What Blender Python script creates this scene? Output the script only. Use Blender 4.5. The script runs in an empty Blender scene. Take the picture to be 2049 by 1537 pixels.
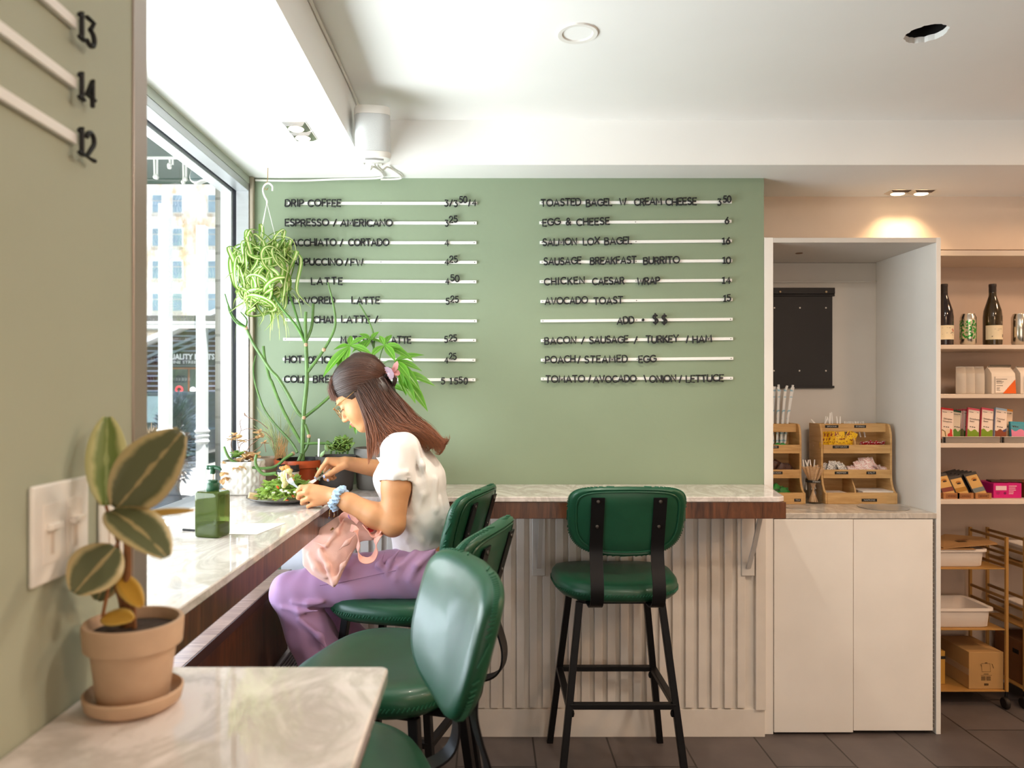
import bpy, bmesh, math, random
import numpy as np
from mathutils import Vector, Matrix, noise as mnoise
C = bpy.context.scene.collection
SC = bpy.context.scene
PI = math.pi
random.seed(7)

# ---------------------------------------------------------------- camera, world, sun, area lights, exposure
H = 1.45            # eye height (m)
FPX = 1450.0        # focal length in pixels of the 2049 px wide frame
VX, VY = 975.0, 785.0
cd = bpy.data.cameras.new('camera'); cam = bpy.data.objects.new('camera', cd); C.objects.link(cam)
cam.location = (0, 0, H); cam.rotation_euler = (PI/2, 0, 0)
cd.sensor_width = 36.0; cd.lens = 36.0*FPX/2049.0
cd.shift_x = (1024.5-VX)/2049.0; cd.shift_y = (VY-768.5)/2049.0
cd.clip_start = 0.02; cd.clip_end = 400
cd.dof.use_dof = True; cd.dof.focus_distance = 2.62; cd.dof.aperture_fstop = 4.0
SC.camera = cam

SC.view_settings.view_transform = 'Standard'; SC.view_settings.look = 'None'
SC.view_settings.gamma = 1.0; SC.view_settings.use_curve_mapping = False
SC.view_settings.exposure = 0.0
SC.cycles.max_bounces = 9; SC.cycles.diffuse_bounces = 5; SC.cycles.glossy_bounces = 4
SC.cycles.transmission_bounces = 6; SC.cycles.transparent_max_bounces = 12
SC.cycles.caustics_reflective = False; SC.cycles.caustics_refractive = False
SC.cycles.sample_clamp_indirect = 4.0
SC.cycles.use_denoising = True

def lin(c):
    if isinstance(c, str):
        c = c.lstrip('#'); c = tuple(int(c[i:i+2], 16) for i in (0, 2, 4))
    return tuple(((v/255)/12.92 if v/255 <= 0.04045 else (((v/255)+0.055)/1.055)**2.4) for v in c)

w = bpy.data.worlds.new('sky'); SC.world = w; w.use_nodes = True
wn = w.node_tree; wn.nodes.clear()
sky = wn.nodes.new('ShaderNodeTexSky'); sky.sky_type = 'NISHITA'; sky.sun_disc = False
sky.sun_elevation = math.radians(52); sky.sun_rotation = math.radians(200)
bg = wn.nodes.new('ShaderNodeBackground'); bg.inputs['Strength'].default_value = 0.22
wo = wn.nodes.new('ShaderNodeOutputWorld')
wn.links.new(sky.outputs[0], bg.inputs[0]); wn.links.new(bg.outputs[0], wo.inputs[0])

def lamp(name, kind, loc, energy, color, rot=(0,0,0), **kw):
    l = bpy.data.lights.new(name, kind); l.energy = energy; l.color = color
    for k, v in kw.items(): setattr(l, k, v)
    o = bpy.data.objects.new(name, l); C.objects.link(o); o.location = loc; o.rotation_euler = rot
    return o
def aim(o, tgt):
    o.rotation_euler = (Vector(tgt)-o.location).to_track_quat('-Z', 'Y').to_euler()

SUN = lamp('sunlight', 'SUN', (-6, -4, 9), 10.0, (1.0, .97, .93), angle=0.01)
aim(SUN, (-9.5, -1.6, 0))
# daylight coming in through the street window (just outside the glass, thrown up by the sunlit pavement)
DAY = lamp('window_daylight', 'AREA', (-1.46, 1.88, 1.50), 70.0, (.93, .97, 1.0), shape='RECTANGLE', size=1.0, size_y=1.5)
DAY.rotation_euler = (0, math.radians(-131), 0)
# unseen fill panel added for the warm rest of the cafe behind the camera
FRONT = lamp('cafe_fill_light', 'AREA', (.6, -2.8, 1.2), 40.0, (1.0, .88, .77), shape='RECTANGLE', size=3.4, size_y=2.0)
FRONT.rotation_euler = (math.radians(96), 0, 0)
LOW = lamp('low_window_daylight', 'AREA', (-1.22, 2.05, .90), 17.0, (.80, .87, 1.0), shape='RECTANGLE', size=.22, size_y=1.8)
LOW.rotation_euler = (0, math.radians(-84), 0)
for x_, y_ in ((.95, .7), (1.5, 1.4)):
    lamp('overhead_fill_light', 'AREA', (x_, y_, 2.52), 12.0, (1.0, .88, .75), shape='DISK', size=.16)  # unseen overhead lamps added to brighten the counters
# warm lamps of the room's right half, set in the ceiling outside the view
WARM = (1.0, .62, .36)
for i, (x, y) in enumerate([(2.5, 1.2), (3.2, 2.4), (1.6, -.6)]):
    lamp('ceiling_lamp_glow', 'AREA', (x, y, 2.5), 20.0, WARM, shape='DISK', size=.3)

# ---------------------------------------------------------------- helpers
def at(px, py, Y):
    """point of the room at depth Y that the photograph shows at pixel px, py"""
    return Vector(((px-VX)/FPX*Y, Y, H-(py-VY)/FPX*Y))

class MB:
    def __init__(s): s.v = []; s.f = []; s.m = []; s.uv = []
    def add(s, vs, fs, mi=0, M=None, uvs=None):
        n = len(s.v)
        for p in vs:
            p = Vector(p); s.v.append(M @ p if M is not None else p)
        for i, f in enumerate(fs):
            s.f.append([n+j for j in f]); s.m.append(mi)
            s.uv.append(uvs[i] if uvs else None)
        return s
    def box(s, x0, x1, y0, y1, z0, z1, mi=0, M=None):
        vs = [(x,y,z) for x in (x0,x1) for y in (y0,y1) for z in (z0,z1)]
        fs = [(0,1,3,2),(4,6,7,5),(0,4,5,1),(2,3,7,6),(0,2,6,4),(1,5,7,3)]
        return s.add(vs, fs, mi, M)
    def cbox(s, c, size, mi=0, rot=(0,0,0), M=None):
        from mathutils import Euler
        T = Matrix.Translation(Vector(c)) @ Euler(rot).to_matrix().to_4x4()
        if M is not None: T = M @ T
        a, b, d = size[0]/2, size[1]/2, size[2]/2
        return s.box(-a,a,-b,b,-d,d,mi,T)
    def beam(s, a, b, wdt, hgt=None, mi=0, up=(0,0,1), M=None):
        """rectangular bar from a to b"""
        hgt = hgt or wdt; a = Vector(a); b = Vector(b); d = (b-a); L = d.length; d.normalize()
        u = Vector(up)
        if abs(d.dot(u)) > .98: u = Vector((0,1,0))
        x = d.cross(u).normalized(); z = x.cross(d).normalized()
        T = Matrix((( x.x, d.x, z.x, a.x),(x.y, d.y, z.y, a.y),(x.z, d.z, z.z, a.z),(0,0,0,1)))
        if M is not None: T = M @ T
        return s.box(-wdt/2, wdt/2, 0, L, -hgt/2, hgt/2, mi, T)
    def tube(s, pts, r, n=8, mi=0, M=None, caps=True, flat=1.0, up=None, smooth=0):
        P = [Vector(p) for p in pts]
        if not hasattr(r, '__len__'): r = [r]*len(P)
        r = list(r)
        if smooth: P, r = catmull(P, r, smooth)
        vs, fs = [], []
        t0 = (P[1]-P[0]).normalized()
        nrm = Vector(up) if up is not None else (Vector((0,0,1)) if abs(t0.z) < .9 else Vector((1,0,0)))
        nrm = (nrm - t0*nrm.dot(t0)).normalized()
        for i, p in enumerate(P):
            t = (P[min(i+1,len(P)-1)]-P[max(i-1,0)])
            t = t.normalized() if t.length > 1e-9 else t0
            nrm = (nrm - t*nrm.dot(t))
            if nrm.length < 1e-6: nrm = t.orthogonal()
            nrm.normalize(); bi = t.cross(nrm)
            for k in range(n):
                a = 2*PI*k/n
                vs.append(p + nrm*(math.cos(a)*r[i]*flat) + bi*(math.sin(a)*r[i]))
        for i in range(len(P)-1):
            for k in range(n):
                fs.append((i*n+k, i*n+(k+1)%n, (i+1)*n+(k+1)%n, (i+1)*n+k))
        if caps:
            fs.append(tuple(range(n-1,-1,-1))); fs.append(tuple((len(P)-1)*n+k for k in range(n)))
        return s.add(vs, fs, mi, M)
    def strap(s, pts, wdt, thk, up=(1,0,0), mi=0, M=None, smooth=0):
        """flat band along pts; its width lies along up"""
        P = [Vector(p) for p in pts]
        if smooth:
            P, wl = catmull(P, wdt if hasattr(wdt,'__len__') else [wdt]*len(P), smooth); wdt = wl
        U = Vector(up).normalized(); vs, fs = [], []
        for i, p in enumerate(P):
            t = (P[min(i+1,len(P)-1)]-P[max(i-1,0)]).normalized()
            n = t.cross(U).normalized(); u = n.cross(t).normalized()
            wd = wdt[i] if hasattr(wdt,'__len__') else wdt
            for a, b in ((-1,-1),(1,-1),(1,1),(-1,1)): vs.append(p + u*(a*wd/2) + n*(b*thk/2))
        for i in range(len(P)-1):
            for k in range(4): fs.append((i*4+k, i*4+(k+1)%4, (i+1)*4+(k+1)%4, (i+1)*4+k))
        fs.append((3,2,1,0)); e = (len(P)-1)*4; fs.append((e,e+1,e+2,e+3))
        return s.add(vs, fs, mi, M)
    def lathe(s, prof, n=32, mi=0, M=None, c=(0,0,0), rad=None):
        """prof: [(r,z)...]; rad(angle, z, r) may change the radius"""
        vs, fs, idx = [], [], []
        c = Vector(c)
        for (r, z) in prof:
            if r < 1e-6: idx.append([len(vs)]); vs.append(c+Vector((0,0,z)))
            else:
                row = []
                for k in range(n):
                    a = 2*PI*k/n; q = rad(a, z, r) if rad else r
                    row.append(len(vs)); vs.append(c+Vector((q*math.cos(a), q*math.sin(a), z)))
                idx.append(row)
        for A, B in zip(idx, idx[1:]):
            if len(A) == 1 and len(B) == 1: continue
            for k in range(n):
                k2 = (k+1) % n
                if len(A) == 1: fs.append((A[0], B[k2], B[k]))
                elif len(B) == 1: fs.append((A[k], A[k2], B[0]))
                else: fs.append((A[k], A[k2], B[k2], B[k]))
        return s.add(vs, [f[::-1] for f in fs] if prof[0][1] > prof[-1][1] and False else fs, mi, M)
    def prism(s, poly, d0, d1, axis='y', mi=0, M=None):
        """poly in the plane across axis ('y': (x,z), 'z': (x,y), 'x': (y,z)) pushed from d0 to d1"""
        def P(a, b, d): return {'y': (a,d,b), 'z': (a,b,d), 'x': (d,a,b)}[axis]
        n = len(poly)
        vs = [P(a,b,d0) for a,b in poly]+[P(a,b,d1) for a,b in poly]
        fs = [tuple(range(n)), tuple(range(2*n-1,n-1,-1))]+[(i,n+i,n+(i+1)%n,(i+1)%n) for i in range(n)]
        return s.add(vs, fs, mi, M)
    def ball(s, c, r, n=12, mi=0, M=None, rot=None):
        r = r if hasattr(r,'__len__') else (r,r,r); vs=[]; fs=[]
        R = rot or Matrix.Identity(3); m = max(4, n//2); c = Vector(c)
        vs.append(c+R@Vector((0,0,r[2])))
        for i in range(1, m):
            t = PI*i/m
            for k in range(n):
                a = 2*PI*k/n
                vs.append(c+R@Vector((r[0]*math.sin(t)*math.cos(a), r[1]*math.sin(t)*math.sin(a), r[2]*math.cos(t))))
        vs.append(c+R@Vector((0,0,-r[2])))
        for k in range(n): fs.append((0, 1+k, 1+(k+1)%n))
        for i in range(m-2):
            for k in range(n):
                a=1+i*n; b=a+n; fs.append((a+k, b+k, b+(k+1)%n, a+(k+1)%n))
        a = 1+(m-2)*n; e = len(vs)-1
        for k in range(n): fs.append((e, a+(k+1)%n, a+k))
        return s.add(vs, fs, mi, M)
    def rings(s, rows, mi=0, M=None, closed=True, cap=True):
        """loft rings of equal point count"""
        n = len(rows[0]); vs = [p for r in rows for p in r]; fs = []
        for i in range(len(rows)-1):
            for k in range(n if closed else n-1):
                fs.append((i*n+k, i*n+(k+1)%n, (i+1)*n+(k+1)%n, (i+1)*n+k))
        if cap and closed:
            fs.append(tuple(range(n-1,-1,-1))); fs.append(tuple((len(rows)-1)*n+k for k in range(n)))
        return s.add(vs, fs, mi, M)
    def leaf(s, base, d, nrm, L, W, curl=0.0, droop=0.0, n=8, mi=0, tip=1.0, shape=None, fold=.15, thick=0):
        """leaf blade with uv: u across, v along"""
        base = Vector(base); d = Vector(d).normalized(); nrm = Vector(nrm)
        side = d.cross(nrm).normalized(); nrm = side.cross(d).normalized()
        vs, fs, uvs = [], [], []
        p = base.copy(); dd = d.copy(); nn = nrm.copy()
        cols = 5
        for i in range(n+1):
            t = i/n
            wv = (shape(t) if shape else (math.sin(PI*min(1,t**.8))**.9))*W/2
            for k in range(cols):
                u = k/(cols-1)*2-1
                vs.append(p + side*(u*wv) + nn*(abs(u)*wv*fold*2 - 0))
            step = L/n
            R = Matrix.Rotation(-(curl)/n, 3, side)
            dd = R @ dd; nn = R @ nn
            dd = (dd + Vector((0,0,-droop/n))).normalized(); nn = side.cross(dd).normalized()
            p = p + dd*step
        for i in range(n):
            for k in range(cols-1):
                fs.append((i*cols+k, i*cols+k+1, (i+1)*cols+k+1, (i+1)*cols+k))
                uvs.append([(k/(cols-1), i/n), ((k+1)/(cols-1), i/n), ((k+1)/(cols-1), (i+1)/n), (k/(cols-1), (i+1)/n)])
        s.add(vs, fs, mi, None, uvs); return p
    def build(s, name, mats, parent=None, bevel=0, seg=2, smooth=35, shift=None, sub=0, recentre=True):
        if not isinstance(mats, (list, tuple)): mats = [mats]
        off = Vector((0,0,0)); loc = None
        if shift is not None: off = Vector(shift)
        elif parent is None and recentre and s.v:
            xs = [p.x for p in s.v]; ys = [p.y for p in s.v]; zs = [p.z for p in s.v]
            off = Vector(((min(xs)+max(xs))/2, (min(ys)+max(ys))/2, min(zs))); loc = off.copy()
        me = bpy.data.meshes.new(name)
        me.from_pydata([tuple(p-off) for p in s.v], [], s.f)
        for m in mats: me.materials.append(m)
        if len(mats) > 1: me.polygons.foreach_set('material_index', s.m)
        if any(u is not None for u in s.uv):
            ul = me.uv_layers.new(name='UVMap'); li = 0
            for f, u in zip(s.f, s.uv):
                for j in range(len(f)):
                    ul.data[li].uv = u[j] if u is not None else (0.5, 0.5); li += 1
        me.update()
        bm = bmesh.new(); bm.from_mesh(me); bmesh.ops.recalc_face_normals(bm, faces=bm.faces) if not any(u is not None for u in s.uv) else None
        bm.to_mesh(me); bm.free()
        if smooth:
            me.shade_smooth(); me.set_sharp_from_angle(angle=math.radians(smooth))
        o = bpy.data.objects.new(name, me); C.objects.link(o)
        if parent is not None: o.parent = parent
        if loc is not None: o.location = loc
        if bevel:
            b = o.modifiers.new('edge', 'BEVEL'); b.width = bevel; b.segments = seg; b.limit_method = 'ANGLE'
            b.angle_limit = math.radians(40); b.harden_normals = False
        if sub:
            m = o.modifiers.new('round', 'SUBSURF'); m.levels = sub; m.render_levels = sub
        return o

def catmull(P, r, k):
    out, ro = [], []
    n = len(P)
    for i in range(n-1):
        p0 = P[max(i-1,0)]; p1 = P[i]; p2 = P[i+1]; p3 = P[min(i+2,n-1)]
        for j in range(k):
            t = j/k
            out.append(.5*((2*p1)+(p2-p0)*t+(2*p0-5*p1+4*p2-p3)*t*t+(3*p1-p0-3*p2+p3)*t**3))
            ro.append(r[i]*(1-t)+r[i+1]*t)
    out.append(P[-1]); ro.append(r[-1]); return out, ro

def tag(o, label, cat, group=None):
    o['label'] = label; o['category'] = cat
    if group: o['group'] = group
    return o
def struct(o): o['kind'] = 'structure'; return o
def thing(name, label, cat, loc=(0,0,0), rotz=0, group=None):
    o = bpy.data.objects.new(name, None); C.objects.link(o); o.empty_display_size = .05
    o.location = loc; o.rotation_euler = (0,0,rotz)
    return tag(o, label, cat, group)
def dup(root, loc=None, rotz=None, label=None, group=None):
    def cp(o, par):
        c = o.copy(); C.objects.link(c)
        if par is not None: c.parent = par
        for ch in list(o.children): cp(ch, c)
        return c
    r = cp(root, None)
    if loc is not None: r.location = loc
    if rotz is not None: r.rotation_euler = (0,0,rotz)
    if label: r['label'] = label
    if group: r['group'] = group
    return r

# ---------------------------------------------------------------- materials
def mat(name, col, rough=.5, metal=0, spec=.5, var=.06, vscale=6, bump=0, bscale=80, coat=0, sss=0, trans=0, ior=1.45, alpha=1, emit=None, estr=0, stretch=None, dark=None, detail=4, sheen=0):
    """principled surface with a soft procedural variation and optional bump"""
    m = bpy.data.materials.new(name); m.use_nodes = True; nt = m.node_tree; N = nt.nodes; L = nt.links
    b = N['Principled BSDF']; c = lin(col)
    tc = N.new('ShaderNodeTexCoord'); mp = N.new('ShaderNodeMapping'); L.new(tc.outputs['Object'], mp.inputs[0])
    if stretch: mp.inputs['Scale'].default_value = stretch
    nz = N.new('ShaderNodeTexNoise'); nz.inputs['Scale'].default_value = vscale; nz.inputs['Detail'].default_value = detail
    L.new(mp.outputs[0], nz.inputs['Vector'])
    rp = N.new('ShaderNodeValToRGB'); rp.color_ramp.elements[0].position = .3; rp.color_ramp.elements[1].position = .7
    d = lin(dark) if dark else tuple(v*(1-var*2) for v in c)
    rp.color_ramp.elements[0].color = (*d, 1); rp.color_ramp.elements[1].color = (*[min(1,v*(1+(0 if dark else var))) for v in c], 1)
    L.new(nz.outputs[0], rp.inputs[0]); L.new(rp.outputs[0], b.inputs['Base Color'])
    b.inputs['Roughness'].default_value = rough; b.inputs['Metallic'].default_value = metal
    b.inputs['Specular IOR Level'].default_value = spec; b.inputs['IOR'].default_value = ior
    b.inputs['Coat Weight'].default_value = coat; b.inputs['Coat Roughness'].default_value = .12
    b.inputs['Transmission Weight'].default_value = trans; b.inputs['Alpha'].default_value = alpha
    if sheen: b.inputs['Sheen Weight'].default_value = sheen
    if sss:
        b.inputs['Subsurface Weight'].default_value = sss; b.inputs['Subsurface Radius'].default_value = (.012,.005,.003)
        b.inputs['Subsurface Scale'].default_value = .5
    if emit: b.inputs['Emission Color'].default_value = (*lin(emit),1); b.inputs['Emission Strength'].default_value = estr
    if bump:
        n2 = N.new('ShaderNodeTexNoise'); n2.inputs['Scale'].default_value = bscale; n2.inputs['Detail'].default_value = 5
        L.new(mp.outputs[0], n2.inputs['Vector'])
        bp = N.new('ShaderNodeBump'); bp.inputs['Strength'].default_value = bump; bp.inputs['Distance'].default_value = .004
        L.new(n2.outputs[0], bp.inputs['Height']); L.new(bp.outputs[0], b.inputs['Normal'])
    return m
def wood(name, c1, c2, axis=(1,14,14), scale=4, rough=.4, coat=0, dist=2.0):
    m = bpy.data.materials.new(name); m.use_nodes = True; nt = m.node_tree; N = nt.nodes; L = nt.links; b = N['Principled BSDF']
    tc = N.new('ShaderNodeTexCoord'); mp = N.new('ShaderNodeMapping'); mp.inputs['Scale'].default_value = axis
    L.new(tc.outputs['Object'], mp.inputs[0])
    nz = N.new('ShaderNodeTexNoise'); nz.inputs['Scale'].default_value = scale; nz.inputs['Detail'].default_value = 8; nz.inputs['Distortion'].default_value = dist
    nz.inputs['Roughness'].default_value = .65
    L.new(mp.outputs[0], nz.inputs['Vector'])
    rp = N.new('ShaderNodeValToRGB'); e = rp.color_ramp.elements; e[0].position = .32; e[1].position = .68
    e[0].color = (*lin(c2),1); e[1].color = (*lin(c1),1)
    L.new(nz.outputs[0], rp.inputs[0]); L.new(rp.outputs[0], b.inputs['Base Color'])
    b.inputs['Roughness'].default_value = rough; b.inputs['Coat Weight'].default_value = coat; b.inputs['Coat Roughness'].default_value = .15
    bp = N.new('ShaderNodeBump'); bp.inputs['Strength'].default_value = .08; bp.inputs['Distance'].default_value = .002
    L.new(nz.outputs[0], bp.inputs['Height']); L.new(bp.outputs[0], b.inputs['Normal'])
    return m
def marble(name, base='#e8dfdb', vein='#c9c0b9', rough=.035):
    m = bpy.data.materials.new(name); m.use_nodes = True; nt = m.node_tree; N = nt.nodes; L = nt.links; b = N['Principled BSDF']
    tc = N.new('ShaderNodeTexCoord'); mp = N.new('ShaderNodeMapping'); mp.inputs['Scale'].default_value = (3.2,1.6,2.2); mp.inputs['Rotation'].default_value = (0,0,.6)
    L.new(tc.outputs['Object'], mp.inputs[0])
    a = N.new('ShaderNodeTexNoise'); a.inputs['Scale'].default_value = 2.3; a.inputs['Detail'].default_value = 9; a.inputs['Distortion'].default_value = 1.4; a.inputs['Roughness'].default_value = .62
    L.new(mp.outputs[0], a.inputs['Vector'])
    r1 = N.new('ShaderNodeValToRGB'); e = r1.color_ramp.elements
    e[0].position = .40; e[0].color = (*lin(base),1); e[1].position = .62; e[1].color = (*lin(base),1)
    x = e.new(.50); x.color = (*lin(vein),1)
    L.new(a.outputs[0], r1.inputs[0])
    n2 = N.new('ShaderNodeTexNoise'); n2.inputs['Scale'].default_value = 5; n2.inputs['Detail'].default_value = 6; L.new(mp.outputs[0], n2.inputs['Vector'])
    mx = N.new('ShaderNodeMix'); mx.data_type = 'RGBA'; mx.blend_type = 'MULTIPLY'; mx.inputs[0].default_value = .16
    L.new(r1.outputs[0], mx.inputs[6]); 
    r2 = N.new('ShaderNodeValToRGB'); r2.color_ramp.elements[0].position = .35; r2.color_ramp.elements[0].color = (.62,.6,.58,1); r2.color_ramp.elements[1].position = .6; r2.color_ramp.elements[1].color = (1,1,1,1)
    L.new(n2.outputs[0], r2.inputs[0]); L.new(r2.outputs[0], mx.inputs[7])
    L.new(mx.outputs[2], b.inputs['Base Color']); b.inputs['Roughness'].default_value = rough; b.inputs['Specular IOR Level'].default_value = .5
    return m
def leafmat(name, mid, edge, vein=None, lo=.62, hi=.9, rough=.4, trans=.15, soft=True, across=True, noise=.25):
    """leaf blade coloured across its width (uv u): mid in the middle, edge at the margins, vein along the midrib"""
    m = bpy.data.materials.new(name); m.use_nodes = True; nt = m.node_tree; N = nt.nodes; L = nt.links; b = N['Principled BSDF']
    uv = N.new('ShaderNodeUVMap'); sp = N.new('ShaderNodeSeparateXYZ'); L.new(uv.outputs[0], sp.inputs[0])
    s1 = N.new('ShaderNodeMath'); s1.operation = 'SUBTRACT'; s1.inputs[1].default_value = .5; L.new(sp.outputs[0], s1.inputs[0])
    s2 = N.new('ShaderNodeMath'); s2.operation = 'ABSOLUTE'; L.new(s1.outputs[0], s2.inputs[0])
    s3 = N.new('ShaderNodeMath'); s3.operation = 'MULTIPLY'; s3.inputs[1].default_value = 2; L.new(s2.outputs[0], s3.inputs[0])
    tc = N.new('ShaderNodeTexCoord'); nz = N.new('ShaderNodeTexNoise'); nz.inputs['Scale'].default_value = 45; L.new(tc.outputs['Object'], nz.inputs['Vector'])
    s4 = N.new('ShaderNodeMath'); s4.operation = 'MULTIPLY_ADD'; L.new(nz.outputs[0], s4.inputs[0]); s4.inputs[1].default_value = noise; L.new(s3.outputs[0], s4.inputs[2])
    s5 = N.new('ShaderNodeMath'); s5.operation = 'SUBTRACT'; L.new(s4.outputs[0], s5.inputs[0]); s5.inputs[1].default_value = noise*.5
    rp = N.new('ShaderNodeValToRGB'); e = rp.color_ramp.elements
    e[0].position = lo; e[0].color = (*lin(mid),1); e[1].position = hi; e[1].color = (*lin(edge),1)
    if vein:
        e[0].position = .09; x = e.new(.05); x.color = (*lin(vein),1); y = e.new(lo); y.color = (*lin(mid),1)
    L.new(s5.outputs[0], rp.inputs[0])
    L.new(rp.outputs[0], b.inputs['Base Color']); b.inputs['Roughness'].default_value = rough
    tr = N.new('ShaderNodeBsdfTranslucent'); L.new(rp.outputs[0], tr.inputs[0])
    mx = N.new('ShaderNodeMixShader'); mx.inputs[0].default_value = trans
    L.new(b.outputs[0], mx.inputs[1]); L.new(tr.outputs[0], mx.inputs[2]); L.new(mx.outputs[0], N['Material Output'].inputs[0])
    return m
def glassmat(name, tint=(1,1,1), refl=1.0):
    """thin window glass: lets light straight through, mirrors a little by fresnel"""
    m = bpy.data.materials.new(name); m.use_nodes = True; nt = m.node_tree; N = nt.nodes; L = nt.links
    N.remove(N['Principled BSDF'])
    t = N.new('ShaderNodeBsdfTransparent'); t.inputs[0].default_value = (*tint,1)
    g = N.new('ShaderNodeBsdfGlossy'); g.inputs['Roughness'].default_value = .01
    fr = N.new('ShaderNodeFresnel'); ge = N.new('ShaderNodeNewGeometry'); io = N.new('ShaderNodeMapRange')
    io.inputs[3].default_value = 1.45; io.inputs[4].default_value = 1/1.45; L.new(ge.outputs['Backfacing'], io.inputs[0]); L.new(io.outputs[0], fr.inputs[0])
    mm = N.new('ShaderNodeMath'); mm.operation = 'MULTIPLY'; mm.inputs[1].default_value = refl; L.new(fr.outputs[0], mm.inputs[0])
    mx = N.new('ShaderNodeMixShader'); L.new(mm.outputs[0], mx.inputs[0]); L.new(t.outputs[0], mx.inputs[1]); L.new(g.outputs[0], mx.inputs[2])
    L.new(mx.outputs[0], N['Material Output'].inputs[0]); return m
def emis(name, col, st):
    m = bpy.data.materials.new(name); m.use_nodes = True; N = m.node_tree.nodes; b = N['Principled BSDF']
    b.inputs['Base Color'].default_value = (*lin(col),1); b.inputs['Emission Color'].default_value = (*lin(col),1); b.inputs['Emission Strength'].default_value = st
    return m

M_ceil = mat('ceiling_paint', '#f7f6f3', .75, bump=.06, bscale=30, var=.012, vscale=2)
M_green = mat('sage_wall_paint', '#88977e', .62, bump=.10, bscale=60, var=.02, vscale=3)
M_pillar = mat('pillar_paint', '#a9ad98', .55, bump=.05, bscale=60, var=.02, vscale=3)
M_white = mat('white_paint', '#ece8e2', .55, bump=.05, bscale=40, var=.02, vscale=5)
M_slat = mat('slat_paint', '#e2dad0', .6, bump=.15, bscale=30, var=.03, vscale=9)
M_niche = mat('niche_paint', '#cfcac3', .6, var=.015)
M_bulk = mat('bulkhead_paint', '#e8d6c4', .7, var=.02)
M_shelf = mat('shelf_laminate', '#ddd0c3', .5, var=.02)
M_marble = marble('marble')
M_marble2 = marble('marble_worn', '#d6cfc5', '#b9b2a9', .2)
M_walnut = wood('walnut', '#76492f', '#3c241a', axis=(7,7,.8), scale=3.0, rough=.30, coat=.15)
M_walnut_top = wood('walnut_bench_top', '#c0a08c', '#86685a', axis=(1.2,14,14), scale=3, rough=.35)
M_black = mat('black_metal', '#1b1a1b', .42, .6, var=.05)
M_letter = mat('black_plastic_letter', '#141518', .6, var=.03)
M_rail = mat('white_rail', '#f2f1ee', .4, var=.01)
M_alu = mat('window_aluminium', '#c3c6c9', .38, .55, var=.03, stretch=(1,1,8))
M_gasket = mat('window_gasket', '#23232b', .6)
M_glass = glassmat('window_glass', (.97,.99,.985), .9)
M_chrome = mat('chrome', '#d8d4cf', .12, 1.0, var=.02)
M_lampglow = emis('lamp_glow', '#ffe0b0', 6.0)
M_lampcool = emis('lamp_glow_white', '#fff4e2', 3.0)
# ================================================================ ROOM SHELL
def sbox(name, m, *b, bevel=0):
    return struct(MB().box(*b).build(name, m, bevel=bevel, smooth=0))
def floor_material():
    m = bpy.data.materials.new('slate_floor_tiles'); m.use_nodes = True; nt = m.node_tree; N = nt.nodes; L = nt.links; b = N['Principled BSDF']
    tc = N.new('ShaderNodeTexCoord'); mp = N.new('ShaderNodeMapping'); mp.inputs['Rotation'].default_value = (0,0,PI/2); mp.inputs['Location'].default_value = (.06,.12,0)
    L.new(tc.outputs['Object'], mp.inputs[0])
    br = N.new('ShaderNodeTexBrick'); br.inputs['Scale'].default_value = 1; br.inputs['Brick Width'].default_value = .61; br.inputs['Row Height'].default_value = .31
    br.inputs['Mortar Size'].default_value = .004; br.inputs['Mortar Smooth'].default_value = .2; br.inputs['Bias'].default_value = 0
    br.inputs['Color1'].default_value = (*lin('#5c5350'),1); br.inputs['Color2'].default_value = (*lin('#4f4846'),1); br.inputs['Mortar'].default_value = (*lin('#2c2725'),1)
    L.new(mp.outputs[0], br.inputs['Vector'])
    nz = N.new('ShaderNodeTexNoise'); nz.inputs['Scale'].default_value = 7; nz.inputs['Detail'].default_value = 7; L.new(mp.outputs[0], nz.inputs['Vector'])
    mx = N.new('ShaderNodeMix'); mx.data_type = 'RGBA'; mx.blend_type = 'OVERLAY'; mx.inputs[0].default_value = .35
    L.new(br.outputs[0], mx.inputs[6]); L.new(nz.outputs[0], mx.inputs[7]); L.new(mx.outputs[2], b.inputs['Base Color'])
    b.inputs['Roughness'].default_value = .48
    bp = N.new('ShaderNodeBump'); bp.inputs['Strength'].default_value = .25; bp.inputs['Distance'].default_value = .003
    ad = N.new('ShaderNodeMath'); ad.operation = 'SUBTRACT'; L.new(nz.outputs[0], ad.inputs[0]); L.new(br.outputs[1], ad.inputs[1])
    L.new(ad.outputs[0], bp.inputs['Height']); L.new(bp.outputs[0], b.inputs['Normal']); return m
o = MB().box(-1.145, 4.2, -4, 3.72, -.1, 0).build('floor', floor_material(), shift=(0,0,0), smooth=0); struct(o)

sbox('wall_back', M_green, -1.0, 1.172, 3.07, 3.62, 0, 2.357)
sbox('wall_recess', mat('recess_paint', '#cfbdae', .65, var=.02), 1.172, 4.2, 3.62, 3.72, 0, 2.6)
sbox('wall_bulkhead', M_bulk, 1.172, 4.2, 3.36, 3.62, 2.112, 2.357)
sbox('wall_right', M_bulk, 4.2, 4.3, -4, 3.72, 0, 2.6)
sbox('wall_rear', M_white, -1.145, 4.2, -4.1, -4, 0, 2.6)
# street wall: below and above the window, and the pillar
sbox('wall_street', M_white, -1.145, -1.0, 1.0, 3.07, 0, .745)
sbox('wall_pillar', M_pillar, -1.145, -.52, -4, 1.10, 0, 2.357)
o = sbox('wall_header', mat('header_paint', '#bcc4ba', .6, var=.02), -1.145, -1.0, 1.10, 3.62, 2.325, 2.357)
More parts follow.
